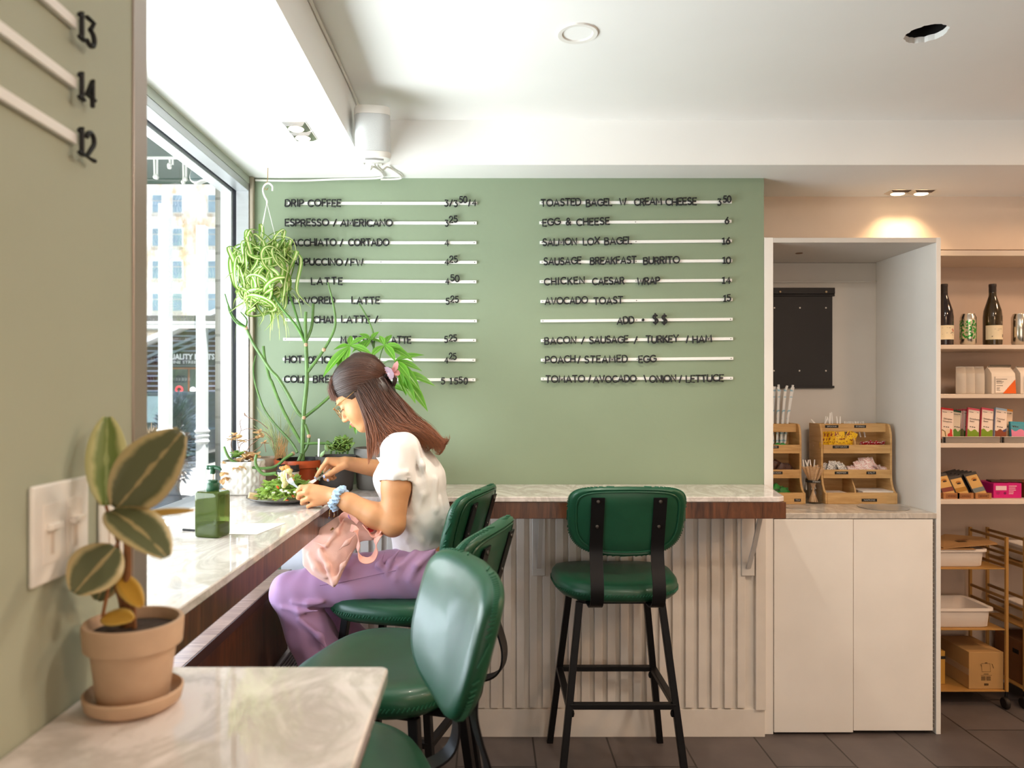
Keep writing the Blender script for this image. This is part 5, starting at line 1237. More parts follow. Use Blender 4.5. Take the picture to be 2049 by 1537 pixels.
# ================================================================ PLANTS AND TABLEWARE ON THE COUNTER
CT = 1.0605
M_soil = mat('potting_soil', '#3a2a20', .95, bump=.8, bscale=120, var=.3, vscale=60)
M_terra = mat('terracotta', '#c3a488', .75, bump=.12, bscale=60, var=.07, vscale=14)
M_orangepot = mat('orange_plastic_pot', '#b04a22', .35, var=.04)
M_darkpot = mat('charcoal_pot', '#4a4644', .6, var=.05); M_greypot = mat('grey_pot', '#85827f', .6, var=.04); M_beigepot = mat('taupe_pot', '#b5a08c', .75, var=.05, stretch=(1,1,9))
M_stem = mat('green_stem', '#587a3e', .45, var=.16, vscale=25); M_stem2 = mat('bright_stem', '#4c7a2e', .45, var=.15, vscale=25)
M_joint = mat('stem_joint', '#b9977a', .7); M_dry = mat('dry_leaf', '#d8b48a', .75, var=.16, vscale=30); M_drystem = mat('dry_stem', '#7a5a46', .8)
def simple_pot(t, r0, r1, h, m, rim=None, wall=.005, soil=True, n=40, rad=None):
    pr = [(0,0),(r0*.96,0),(r0,.003)]+[(r0+(r1-r0)*f, h*f) for f in (.25,.5,.75)]
    if rim: pr += [(r1-.001,h-rim),(r1+.005,h-rim+.001),(r1+.006,h),(r1-wall,h),(r1-wall-.004,h-.025),(0,h-.025)]
    else: pr += [(r1,h-.001),(r1-.001,h),(r1-wall,h),(r1-wall-.002,h-.02),(0,h-.02)]
    o = MB().lathe(pr, n, rad=rad).build('pot', m, t, smooth=45)
    if soil: MB().lathe([(r1-wall-.002,h-.021),(r1*.6,h-.013),(r1*.3,h-.015),(0,h-.012)],28).build('soil', M_soil, t)
    return o

# --- variegated rubber plant in a terracotta pot on the pillar ledge
fx, fy = -.440, .902
fp = thing('rubber_plant', 'variegated rubber plant in a terracotta pot with saucer below the light switch', 'potted plant', (fx,fy,CT))
MB().lathe([(0,.0),(.046,.0),(.055,.006),(.058,.020),(.0555,.022),(.053,.012),(.045,.006),(0,.006)],40).build('saucer', M_terra, fp, smooth=45)
MB().lathe([(0,.007),(.039,.007),(.041,.010),(.0495,.075),(.0495,.076),(.0565,.077),(.0585,.104),(.057,.107),(.0525,.107),(.051,.100),(.050,.092),(0,.092)],44).build('pot', M_terra, fp, smooth=45)
MB().lathe([(.0500,.0935),(.03,.097),(.0,.098)],28).build('soil', M_soil, fp)
M_bark2 = mat('plant_stem', '#8a5a32', .6, var=.15, vscale=40)
MB().tube([(-.006,0,.09),(-.007,-.002,.15),(-.006,-.004,.20),(-.010,-.004,.245)],[.0055,.005,.0045,.004],10,smooth=4).tube([(-.014,.004,.09),(-.016,.002,.125),(-.020,-.004,.15)],[.004,.0035,.003],8,smooth=4).tube([(.004,-.006,.09),(.002,-.006,.15)],[.003,.0025],8).build('stem', M_bark2, fp)
M_fic = leafmat('variegated_leaf', '#6c7050', '#d6c28f', '#b9a678', lo=.66, hi=.84, rough=.35, trans=.12, noise=.3)
M_fic2 = leafmat('young_variegated_leaf', '#788a45', '#c9c68c', '#a5b070', lo=.45, hi=.75, rough=.35, trans=.25, noise=.4)
M_ficold = leafmat('yellow_leaf', '#c99a3a', '#d9b45c', None, trans=.2)
def ovate(t): return max(.02, math.sin(PI*min(1,(t*.94+.03)))**.62)*(1-.10*t)
def fleaf(px0, py0, Y0, px1, py1, Y1, W, nrm, m, name='leaf', droop=0, n=14, fold=.10):
    a = at(px0,py0,Y0); b = at(px1,py1,Y1); d = b-a
    mb = MB(); mb.leaf(a, d, nrm, d.length*1.02, W, droop=droop, n=n, shape=ovate, fold=fold)
    o = mb.build(name, m, fp, shift=fp.location, smooth=60); s_ = o.modifiers.new('thick','SOLIDIFY'); s_.thickness = .0008
    MB().tube([at(236,1085,.90), a], .0022, 6).build('petiole', M_bark2, o, shift=fp.location); return o
fleaf(212,1012,.90, 215,838,.93, .050, (.45,-.85,.1), M_fic2, fold=.25)
fleaf(232,1018,.90, 362,868,.86, .078, (-.25,-.9,-.35), M_fic)
fleaf(222,1022,.89, 335,1075,.80, .058, (.1,-.45,.9), M_fic, droop=.3)
fleaf(232,1095,.89, 150,1185,.85, .066, (.15,-.95,.25), M_fic)
fleaf(228,1120,.90, 195,1200,.92, .040, (.3,-.8,.2), M_fic)
fleaf(238,1150,.90, 283,1213,.88, .026, (.5,-.8,.2), M_ficold)
fleaf(250,1035,.91, 385,1022,.88, .020, (.0,-.4,.9), M_ficold)
fleaf(205,1235,.875, 265,1240,.86, .030, (.0,-.5,.9), M_ficold)

# --- hanging spider plant
hx = at(533,360,2.93); sh = thing('hanging_spider_plant', 'striped spider plant in a white hanging pot on a ceiling hook in the window corner', 'hanging plant', (hx.x,2.90,1.70))
def hp_(px, py, Y=2.90): return at(px,py,Y)
MB().tube([(hp_(536,347,2.93).x,2.93,2.357),hp_(535,362,2.93),hp_(530,368,2.92),hp_(529,376,2.91),hp_(533,380,2.905),hp_(536,376,2.90)],.0016,6,smooth=4).build('ceiling_hook', mat('brass_hook','#b89a6a',.3,.9), sh, shift=sh.location)
MB().tube([hp_(545,382),hp_(545,373),hp_(538,367),hp_(530,370),hp_(526,380),hp_(529,392),hp_(534,402),hp_(534,408)],[.0036]*8,8,smooth=5).build('hanger_hook', M_plw, sh, shift=sh.location)
pc = Vector((sh.location.x, 2.90, 0)); PZ = 1.835
for a in (0.4, 2.5, 4.6):
    MB().tube([hp_(534,406),(pc.x+.075*math.cos(a), 2.90+.075*math.sin(a), PZ+.115)],.0014,6).build('hanger_strand', M_plw, sh, shift=sh.location)
MB().lathe([(0,0),(.055,0),(.062,.01),(.080,.11),(.083,.118),(.078,.118),(.074,.10),(0,.10)],36,c=(pc.x+.030,2.90,PZ)).build('pot', mat('white_hanging_pot','#e9e6de',.4), sh, shift=sh.location)
M_spi = leafmat('striped_leaf', '#f0f0b8', '#76a238', None, lo=.28, hi=.46, rough=.38, trans=.28, noise=.12)
M_spi2 = leafmat('pale_striped_leaf', '#f3f2b4', '#86ad3c', None, lo=.30, hi=.55, rough=.38, trans=.3, noise=.12)
rr = random.Random(21); fol = MB()
def ribbon(mb, P, W, nrm0):
    pts, _ = catmull([Vector(p) for p in P], [0]*len(P), 5); n = len(pts)-1; vs=[]; fs=[]; uvs=[]
    for i, p in enumerate(pts):
        t = i/n; tg = (pts[min(i+1,n)]-pts[max(i-1,0)]).normalized(); sd = tg.cross(Vector(nrm0))
        if sd.length < .05: sd = tg.cross(Vector((.3,.9,.2)))
        sd.normalize(); up = sd.cross(tg); wv = W*.5*(min(1,t*6+.45))*(1-max(0,(t-.45)/.55)**1.6)+.0003
        for u in (-1,-.33,.33,1): vs.append(p+sd*(u*wv)+up*(abs(u)*wv*.35))
    for i in range(n):
        for k in range(3):
            fs.append((i*4+k,i*4+k+1,i*4+5+k,i*4+4+k)); uvs.append([(k/3,i/n),((k+1)/3,i/n),((k+1)/3,(i+1)/n),(k/3,(i+1)/n)])
    mb.add(vs, fs, 0, None, uvs)
def clampx(v): return Vector((max(v.x,-1.048), min(v.y,3.035), v.z))
cen = hp_(527,552,2.885)
for i in range(46):
    d = Vector((rr.gauss(0,1), rr.gauss(0,.75), rr.gauss(.05,1))).normalized(); R_ = rr.uniform(.085,.150)
    b = Vector((pc.x+.05*rr.uniform(-1,1), 2.89+.04*rr.uniform(-1,1), PZ+.12+.01*rr.random()))
    out = Vector((d.x,d.y,0)); m1 = b+out*.045+Vector((0,0,.02+.06*rr.random()+.04*max(0,d.z)))
    e = cen+Vector((d.x*R_*.95, d.y*R_*.75, d.z*R_*1.05+.01))
    m2 = m1.lerp(e,.55)+Vector((d.x*.04,d.y*.03,.03+.03*rr.random()))
    a_ = rr.uniform(0,2*PI); cu_ = rr.uniform(.02,.055); tg = Vector((math.cos(a_)*cu_,-.02*rr.random(),-abs(math.sin(a_))*cu_-.02))
    P = [b, m1, m2, e, e+tg, e+tg*1.5+Vector((-tg.z*.6*(1 if a_<3 else -1),0,-.012))]
    ribbon(fol, [clampx(p) for p in P], rr.uniform(.012,.020), Vector((0,0,1))+out*.3+Vector((0,-.6,0)))
for i in range(95):
    d = Vector((rr.gauss(0,1), -abs(rr.gauss(.3,.7)), rr.gauss(.0,1))).normalized(); R_ = rr.uniform(.075,.125)
    c_ = cen+Vector((d.x*R_*.85, d.y*R_*.7, d.z*R_*1.15)); e1 = d.cross(Vector((rr.gauss(0,1),rr.gauss(0,.5),rr.gauss(0,1)))).normalized(); e2 = (e1.cross(d)+d*rr.uniform(-.4,.5)).normalized()
    a0 = rr.uniform(0,2*PI); sp_ = rr.uniform(2.2,4.4)*rr.choice((-1,1)); r0 = rr.uniform(.030,.062)
    P = [c_+(e1*math.cos(a0+sp_*k/6)+e2*math.sin(a0+sp_*k/6))*r0*(1.35-.10*k) for k in range(7)]
    ribbon(fol, [clampx(p) for p in P], rr.uniform(.011,.018), d+Vector((0,-.4,.3)))
fol.build('foliage', M_spi, sh, shift=sh.location, smooth=60)
# hanging plantlets below and beside the pot
pl = MB()
for (px, py, k_, s_) in ((520,598,22,.085),(552,625,26,.06),(574,508,16,.05),(571,585,18,.055),(505,560,16,.07),(492,600,14,.07),(535,560,16,.07)):
    c = hp_(px,py,2.86+.05*rr.random())
    for i in range(k_):
        d = Vector((rr.gauss(0,1),rr.gauss(0,.8),rr.gauss(.2,.8))).normalized(); L_ = s_*rr.uniform(.7,1.3)
        P = [c, c+d*L_*.5+Vector((0,0,L_*.15)), c+d*L_*.95+Vector((0,0,-L_*.15)), c+d*L_*1.1+Vector((0,0,-L_*rr.uniform(.5,1.1)))]
        ribbon(pl, [clampx(p) for p in P], rr.uniform(.005,.009), (0,0,1))
pl.build('plantlet_foliage', M_spi2, sh, shift=sh.location, smooth=60)
run = MB()
for P in ([(545,470),(585,480),(592,520),(574,508)],[(540,500),(560,560),(552,620)],[(520,520),(512,560),(520,600)]):
    run.tube([clampx(hp_(x,y,2.86)) for x,y in P],.0012,5,smooth=6)
run.build('runner_stem', mat('runner','#b7c46a',.5), sh, shift=sh.location)

# --- tall pencil-stemmed plant in the orange pot
op = at(602,975,2.87); eu = thing('pencil_cactus', 'tall plant with bare green pencil stems in an orange plastic pot', 'potted plant', (op.x,2.87,CT))
simple_pot(eu, .075, .098, .125, M_orangepot, rim=.028)
MB().lathe([(.0935,.1255),(.0925,.1265),(.0905,.1262),(.0895,.112)],40).build('black_liner', M_black, eu)
def st(pts, r0, r1, Y=2.86, dy=0, m=M_stem, name='stem'):
    n = len(pts); P = [at(x,y,Y+dy*(i/(n-1))) for i,(x,y) in enumerate(pts)]; P = [Vector((max(p.x,-1.045),min(p.y,3.03),p.z)) for p in P]
    return MB().tube(P,[r0+(r1-r0)*i/(n-1) for i in range(n)],8,smooth=4).build(name, m, eu, shift=eu.location)
st([(605,922),(607,834),(614,760),(612,690)],.0095,.0078)
st([(612,690),(600,665),(587,645),(560,612),(541,579),(526,530),(521,494)],.006,.003,dy=-.05,m=M_stem2)
st([(612,688),(600,655),(587,612),(576,580),(573,550),(578,526)],.006,.003,dy=.05,m=M_stem2)
st([(612,688),(611,645),(612,624)],.0075,.006); st([(614,680),(624,652),(627,608)],.006,.0055,dy=.04)
st([(616,744),(648,700),(668,662),(671,635),(665,600),(656,565)],.0068,.003,dy=-.05)
st([(608,836),(634,816),(660,793),(702,752),(742,716),(748,694),(747,667),(734,634),(719,608)],.0066,.003,dy=.10)
st([(608,836),(595,824),(576,789),(556,756),(541,740),(520,708),(505,684),(492,655)],.0072,.0055,dy=-.02)
st([(492,655),(470,637),(457,611),(450,588)],.0045,.0022,Y=2.84,m=M_stem2); st([(492,655),(473,646),(460,626),(456,612)],.004,.002,Y=2.83,m=M_stem2); st([(492,655),(494,640),(482,625)],.004,.002,Y=2.86,m=M_stem2)
st([(602,886),(574,836),(556,797),(544,765),(539,755),(530,719),(527,693)],.0070,.0060,dy=.05)
st([(595,906),(582,884),(550,849),(529,820),(517,789),(509,760),(507,735),(512,712)],.0055,.003,dy=.10)
st([(586,908),(570,918),(550,934),(517,937),(482,929),(459,917),(448,894)],.0062,.0045,Y=2.77,dy=-.06)
st([(553,947),(529,949),(517,939),(511,925),(513,910)],.0066,.0055,Y=2.70)
st([(603,908),(595,930)],.0075,.007,Y=2.80); st([(610,849),(618,873),(615,892),(605,910)],.006,.0055,dy=0)
st([(608,888),(636,887),(664,888)],.006,.005,dy=.0)
mb = MB()
for x,y,Y in ((612,690,2.86),(608,836,2.86),(492,656,2.84),(648,700,2.84),(574,836,2.88),(618,873,2.86),(586,908,2.78)): mb.ball(at(x,y,Y-.004),.0085,8)
mb.build('stem_joint_scar', M_joint, eu, shift=eu.location)

# --- white textured pot with dried succulents
wp = at(487,988,2.79); ws = thing('white_succulent_pot', 'white pot with wavy relief holding dried and green succulents', 'potted plant', (wp.x,2.79,CT))
def relief(a, z, r):
    if z < .012 or z > .122: return r
    ph = 1.05*math.sin(2*PI*z/.078)
    return r+.0075*(min(abs(math.cos(7*a+ph)),abs(math.cos(7*a-ph)))-.5)
pr = [(0,0),(.060,0),(.066,.004)]+[(.066+.014*min(1,(z/.05))-.001*max(0,(z-.06)/.06), z) for z in [.008+.0045*i for i in range(26)]]+[(.0795,.126),(.078,.1275),(.074,.1275),(.073,.115),(0,.112)]
MB().lathe(pr,120,rad=relief).build('pot', mat('white_ceramic','#e6e3de',.35,var=.01), ws, smooth=60)
MB().lathe([(.073,.1135),(.04,.120),(0,.122)],28).build('soil', M_soil, ws)
rr = random.Random(4)
def petal_leaves(par, cs, m, name, n, L_, W, seed, up=.3, shift=None):
    q = random.Random(seed); mb = MB()
    for c in cs:
        for i in range(n):
            a = q.uniform(0,2*PI); d = Vector((math.cos(a),math.sin(a),up+q.uniform(-.5,.7)))
            mb.leaf(Vector(c), d, Vector((q.uniform(-.4,.4),q.uniform(-.4,.4),1)), L_*q.uniform(.7,1.2), W*q.uniform(.7,1.2), droop=q.uniform(-.2,.6), n=6, shape=lambda t: math.sin(PI*min(1,t*.97+.02))**.6)
    return mb.build(name, m, par, shift=shift if shift is not None else par.location, smooth=60)
M_dryl = leafmat('dry_leaf_blade', '#dcb98c', '#c99c66', None, trans=.25); M_suc = leafmat('green_succulent_leaf', '#8fb65c', '#b4cf86', None, trans=.15); M_suc2 = leafmat('olive_leaf', '#9a9c5c', '#c2b07a', None, trans=.15)
petal_leaves(ws, [at(474,915,2.78),at(478,911,2.77),at(472,909,2.80)], M_suc, 'green_rosette', 10, .026, .018, 1)
petal_leaves(ws, [at(490,918,2.76),at(500,915,2.77),at(512,914,2.78),at(481,924,2.74),at(505,921,2.75),at(495,910,2.80)], M_dryl, 'dried_leaves', 7, .026, .022, 2)
petal_leaves(ws, [at(469,872,2.78),at(475,878,2.77),at(464,880,2.80),at(485,884,2.78)], M_dryl, 'dried_crown', 5, .024, .020, 3)
petal_leaves(ws, [at(518,868,2.80),at(525,876,2.82),at(515,878,2.79),at(530,888,2.80)], M_dryl, 'dried_blossom', 5, .022, .017, 4, up=.6)
petal_leaves(ws, [at(452,926,2.72),at(449,945,2.71),at(447,960,2.70),at(444,978,2.70),at(452,955,2.71),at(473,936,2.70),at(485,934,2.70)], M_dryl, 'trailing_leaves', 4, .020, .018, 5, up=-.5)
mb = MB()
for P in ([(470,910),(462,890),(468,872)],[(455,925),(449,945),(446,990)],[(490,910),(500,893),(516,880)],[(505,905),(520,895),(528,885),(532,905)],[(480,905),(475,880),(482,862),(480,845),(483,840)],[(482,862),(498,858),(520,862),(534,868),(545,882),(547,898)],[(478,900),(483,888),(500,880),(511,877)]):
    mb.tube([at(x,y,2.78) for x,y in P],.0014,5,smooth=4)
mb.tube([at(x,y,2.80) for x,y in ((536,858),(520,845),(505,838),(494,834),(489,826),(490,832),(496,832))],.0016,5,smooth=4)
mb.build('dried_stem', M_drystem, ws, shift=ws.location)

# --- taupe pot with dry grass, behind
tp = at(533,985,2.93); tg = thing('grass_pot', 'taupe fluted pot with thin dry grass between the white pot and the orange pot', 'potted plant', (tp.x+.005,2.955,CT))
simple_pot(tg, .056, .062, .125, M_beigepot, rad=lambda a,z,r: r+.0012*math.cos(a*30))
q = random.Random(9); mb = MB(); mb2 = MB()
for i in range(60):
    b = at(560+q.uniform(-10,12),915,2.92); e = at(q.choice([520,530,545,575,585])+q.uniform(-22,22), q.uniform(805,872), 2.94+q.uniform(-.06,.06)); 
    m_ = b.lerp(e,.55)+Vector((q.uniform(-.012,.012),q.uniform(-.02,.02),.02)); e.y = min(e.y,3.03)
    mb.tube([b,m_,e+Vector((0,0,-.01))],[.0009,.0008,.0003],4,smooth=4)
for i in range(28):
    b = at(562+q.uniform(-14,14),918,2.90); e = at(566+q.uniform(-16,16), q.uniform(862,892), 2.90); mb2.tube([b,e],[.0012,.0005],4)
mb.build('grass_blades', mat('grass_blade','#a9b27c',.6,var=.2,vscale=30), tg, shift=tg.location)
mb2.build('dry_grass_base', mat('dry_grass','#c69a66',.7,var=.15,vscale=30), tg, shift=tg.location)

# --- charcoal pot with jade plant, grey pot with money tree
jp = thing('jade_plant', 'thick leaved jade plant in a charcoal pot behind the knife hand', 'potted plant', (at(672,975,2.88).x,2.88,CT))
simple_pot(jp, .066, .080, .138, M_darkpot)
M_jade = leafmat('jade_leaf', '#5f7f36', '#7f9a4c', None, trans=.08, rough=.3)
q = random.Random(12); mb = MB(); ms = MB()
for (bx, by, tx, ty) in ((672,908,678,884),(685,908,690,880),(695,908,700,888),(662,908,664,890),(680,908,672,893),(690,905,683,878)):
    ms.tube([at(bx,by,2.88),at(tx,ty,2.86)],.004,6)
    for k in range(4):
        c = at(bx,by,2.87).lerp(at(tx,ty,2.86),.4+.2*k)
        for s_ in range(4):
            a = q.uniform(0,2*PI); d = Vector((math.cos(a),math.sin(a),q.uniform(.0,.9)))
            mb.leaf(c, d, (0,-.5,1), q.uniform(.022,.038), q.uniform(.012,.018), n=6, fold=-.12, shape=lambda t: math.sin(PI*min(1,t*.9+.04))**.5)
ob = mb.build('foliage', M_jade, jp, shift=jp.location, smooth=60); s_=ob.modifiers.new('thick','SOLIDIFY'); s_.thickness=.003
ms.build('stem', M_stem, jp, shift=jp.location)
mb = MB()
for (x0,y0,x1,y1) in ((640,962,629,945),(643,950,634,935),(648,948,640,928),(651,940,647,922),(640,915,655,895),(655,905,652,893)):
    mb.leaf(at(x0,y0,2.80),at(x1,y1,2.79)-at(x0,y0,2.80),(0,-1,.2),.036,.014,n=6,fold=-.1)
ob = mb.build('hanging_leaves', leafmat('hanging_leaf','#7fa06a','#a8bd8c',None,trans=.1), jp, shift=jp.location, smooth=60); s_=ob.modifiers.new('thick','SOLIDIFY'); s_.thickness=.004
MB().strap([at(637,915,2.84),at(638,878,2.84)],.0065,.001,(1,0,0)).build('plant_label', M_plw, jp, shift=jp.location)
mo = thing('money_tree', 'money tree with broad glossy leaves in a grey pot behind the woman head', 'potted plant', (at(748,976,2.94).x,2.945,CT))
simple_pot(mo, .068, .082, .165, M_greypot)
MB().tube([at(742,905,2.945),at(740,860,2.945),at(747,790,2.94),at(755,730,2.93)],[.011,.010,.008,.006],8,smooth=4).tube([at(752,905,2.945),at(756,850,2.95),at(752,780,2.94)],[.008,.008,.006],8,smooth=4).build('trunk', mat('plant_trunk','#a07a58',.8,var=.1), mo, shift=mo.location)
M_mon = leafmat('money_leaf', '#5f9a2c', '#79b23c', '#9ac85c', lo=.5, hi=.95, trans=.3, rough=.35, noise=.1)
q = random.Random(5); mb = MB(); pe = MB()
def palm(px, py, Y, tips, base=(755,745)):
    c = at(px,py,Y); pe.tube([at(base[0],base[1],2.93),(at(base[0],base[1],2.93)+c)/2+Vector((0,0,.02)),c],.0022,6,smooth=4)
    for (tx,ty,dy) in tips:
        e = at(tx,ty,Y+dy); e.y = min(e.y,3.04); d = e-c; L_ = d.length*1.06
        mb.leaf(c, d+Vector((0,0,L_*.22)), Vector((-.1,-.8,.7)), L_, .014+.155*L_, droop=.45, n=10, fold=.16, shape=lambda t: math.sin(PI*min(1,t*.97+.015)**.9)**1.15)
palm(769,691,2.88,[(742,716,-.06),(805,697,-.03),(825,722,-.02),(790,722,-.08),(760,672,.03),(783,670,.05)])
palm(700,692,2.87,[(650,752,-.06),(676,745,-.04),(668,700,.03),(702,672,.04),(733,674,.02),(742,708,-.03),(688,732,-.05)])
palm(790,722,2.90,[(842,742,.0),(838,780,-.02),(820,760,-.07),(806,768,-.04),(846,710,.04)])
palm(798,745,2.92,[(868,772,.0),(852,820,-.02),(829,805,-.04),(812,790,-.03)])
palm(742,680,2.91,[(720,668,0),(757,664,.02),(770,690,.04),(728,700,-.02),(706,705,0)])
palm(776,770,2.92,[(810,784,-.02),(790,820,0),(770,800,.03)])
palm(715,840,2.93,[(700,858,-.02),(712,868,0)],base=(745,800))
mb.build('foliage', M_mon, mo, shift=mo.location, smooth=60); pe.build('petiole', M_stem, mo, shift=mo.location)

# --- coffee cup
cc = at(576,985,2.74); cu = thing('paper_cup', 'white paper coffee cup with black lid behind the salad plate', 'cup', (cc.x,2.745,CT))
MB().lathe([(0,.002),(.029,.002),(.029,0),(.030,0),(.0405,.094),(.0400,.096),(0,.094)],40).build('cup', mat('white_paper','#eeeae6',.6,var=.01), cu, smooth=40)
MB().lathe([(.0425,.090),(.0435,.094),(.0430,.097),(.0405,.099),(.0395,.112),(.038,.114),(.034,.1135),(.033,.110),(0,.110)],40).build('lid', mat('black_lid','#26272b',.4), cu, smooth=40)

# --- plate with salad
pc_ = at(577,1001,2.625); pt = thing('dinner_plate', 'round cream plate with dark rim under the green salad', 'plate', (-.722,2.61,CT))
MB().lathe([(0,.003),(.075,.003),(.09,.005),(.132,.0165),(.138,.018),(.139,.0165),(.132,.012),(.09,.0005),(.08,0),(0,0)],64).build('plate_body', mat('plate_cream','#efe3d2',.25,var=.02), pt, smooth=45)
MB().lathe([(.131,.0171),(.1395,.0188),(.1402,.0165),(.132,.0115),(.088,.0)],64).build('rim', mat('plate_rim','#4d4844',.35), pt, smooth=45)
M_let = leafmat('rocket_leaf', '#8bac46', '#a9c464', '#c8d89a', lo=.5, hi=.95, trans=.3, noise=.3); M_let2 = leafmat('lettuce_leaf', '#b9cc78', '#d2de9c', None, trans=.3)
sp_o = Vector(pt.location)
def rocket(t): return (.25+.75*abs(math.sin(t*PI*3.2)))*math.sin(PI*min(1,t*.95+.03))**.5
q = random.Random(31)
sal = tag(bpy.data.objects.new('green_salad', None), 'heap of green salad leaves on avocado toast on the dark rimmed plate', 'salad'); C.objects.link(sal); sal.location = (sp_o.x-.005,sp_o.y,CT+.005)
for name, m, n_, L0, W0 in (('rocket_leaves',M_let,380,.05,.020),('lettuce_leaves',M_let2,170,.04,.022)):
    mb = MB()
    for i in range(n_):
        a = q.uniform(0,2*PI); r_ = .098*math.sqrt(q.random()); hh = .086*(1-(r_/.112)**1.8)*q.uniform(.35,1.0)
        if name == 'lettuce_leaves': hh *= .7
        c = Vector((r_*math.cos(a)+.006, r_*math.sin(a)*.9, .008+hh)); b = q.uniform(0,2*PI)
        d = Vector((math.cos(b),math.sin(b),q.uniform(-.5,.5)))
        mb.leaf(c-d*L0*.4, d, (q.uniform(-.6,.6),q.uniform(-.8,.2),1), L0*q.uniform(.6,1.1), W0*q.uniform(.6,1.1), droop=q.uniform(0,.8), n=8, fold=q.uniform(.0,.4), shape=rocket)
    mb.build(name, m, sal, smooth=60)
mb = MB()
for i in range(40):
    a = q.uniform(0,2*PI); r_ = .075*math.sqrt(q.random()); mb.ball((r_*math.cos(a)-.005,r_*math.sin(a)*.8,.012+.045*(1-r_/.09)),(q.uniform(.008,.016),q.uniform(.008,.016),q.uniform(.006,.012)),8)
mb.build('mashed_avocado', mat('avocado_mash','#c3c578',.6,bump=.4,bscale=90,var=.12,vscale=50), sal)
mb = MB(); 
for (px,py) in ((566,990),(597,991),(601,994),(587,993),(606,998),(574,1002),(609,1003),(548,998),(556,975)): mb.ball(at(px,py,2.535)-Vector(sal.location),(.0075,.005,.0045),8,rot=Matrix.Rotation(q.uniform(0,3),3,'Y'))
mb.build('tomato_pieces', mat('tomato_red','#d65a2a',.3,var=.1), sal)
mb = MB()
for (px,py) in ((566,985),(572,983),(578,986),(590,985),(563,981),(548,986)): mb.ball(at(px,py,2.533)-Vector(sal.location),(.0065,.005,.0042),7)
mb.build('cheese_crumbs', mat('white_cheese','#f3ece2',.6,var=.03), sal)
MB().cbox((-.098,-.055,.018),(.035,.012,.024),rot=(0,.2,.5)).build('toast_edge', mat('bread','#d9bd94',.85,bump=.5,bscale=90,var=.12,vscale=60), sal, bevel=.004)

# --- soap dispenser
sd = at(424,1078,1.96); so = thing('soap_dispenser', 'square translucent green pump bottle on the window counter', 'dispenser', (sd.x,1.965,CT), math.radians(-14))
M_green_gl = bpy.data.materials.new('green_bottle_plastic'); M_green_gl.use_nodes = True
_b = M_green_gl.node_tree.nodes['Principled BSDF']; _n = M_green_gl.node_tree.nodes.new('ShaderNodeTexNoise'); _n.inputs['Scale'].default_value = 9
_r = M_green_gl.node_tree.nodes.new('ShaderNodeValToRGB'); _r.color_ramp.elements[0].color = (*lin('#3f4f1e'),1); _r.color_ramp.elements[1].color = (*lin('#748545'),1)
_t = M_green_gl.node_tree.nodes.new('ShaderNodeTexCoord'); M_green_gl.node_tree.links.new(_t.outputs['Object'],_n.inputs['Vector']); M_green_gl.node_tree.links.new(_n.outputs[0],_r.inputs[0]); M_green_gl.node_tree.links.new(_r.outputs[0],_b.inputs['Base Color'])
_b.inputs['Roughness'].default_value = .08; _b.inputs['Transmission Weight'].default_value = .6; _b.inputs['IOR'].default_value = 1.12; _b.inputs['Coat Weight'].default_value = .5
bo = sup(.037,.030,9,48)
rows = [[Vector((x*s_,y*s_,z)) for x,y in bo] for s_,z in ((.90,0),(.985,.004),(1,.012),(1,.112),(.985,.119),(.90,.1225),(.35,.1235))]
MB().rings(rows).build('bottle', M_green_gl, so, smooth=40)
rows = [[Vector((x*s_*.93,y*s_*.93,z)) for x,y in bo] for s_,z in ((.92,.003),(1,.007),(1,.036),(.98,.0365))]
MB().rings(rows).build('soap_liquid', mat('olive_soap','#6b7446',.3,trans=.5,ior=1.2), so, smooth=40)
M_pump = mat('green_pump', '#1f4d33', .35)
MB().lathe([(.0165,.1235),(.0175,.126),(.0175,.141),(.0155,.144),(.0135,.1445),(.0135,.151),(.006,.153),(0,.153)],28,rad=lambda a,z,r: r+(.0004*math.cos(a*26) if .126<z<.141 else 0)).build('collar', M_pump, so, smooth=40)
MB().lathe([(.0042,.153),(.0042,.170)],14).build('pump_rod', M_plw, so)
MB().lathe([(0,.168),(.006,.168),(.0075,.172),(.0075,.181),(.010,.184),(.010,.188),(0,.189)],20).tube([(-.008,0,.185),(.006,0,.186),(.020,0,.184),(.026,0,.179)],[.006,.006,.005,.0035],10).ball((-.012,0,.185),(.008,.0075,.0065)).build('pump_head', M_pump, so)
# --- paper slip with black pen
o = MB().add([(-.760,1.99,CT+.0002),(-.735,2.15,CT+.0002),(-.600,2.15,CT+.0002),(-.630,1.98,CT+.0002),(-.760,1.99,CT+.0010),(-.735,2.15,CT+.0010),(-.600,2.15,CT+.0010),(-.630,1.98,CT+.0010)],[(3,2,1,0),(4,5,6,7),(0,1,5,4),(1,2,6,5),(2,3,7,6),(3,0,4,7)]).build('paper_slip', mat('slip_paper','#f4f1ec',.7,var=.01), smooth=0); tag(o,'white paper slip lying flat on the window counter behind the soap bottle','paper')
mb = MB()
for k in range(4): mb.box(-.68,-.64+.01*(k%2),2.05+.018*k,2.053+.018*k,CT+.0011,CT+.0014)
mb.build('printed_lines', mat('faint_print','#d9d8cc',.7), o, shift=o.location, smooth=0)
tag(MB().tube([at(366,1062,2.04)+Vector((0,0,.003)),at(395,1064,2.03)+Vector((0,0,.003))],.003,8).build('black_pen', M_black),'slim black pen on the window counter beside the soap bottle','pen')
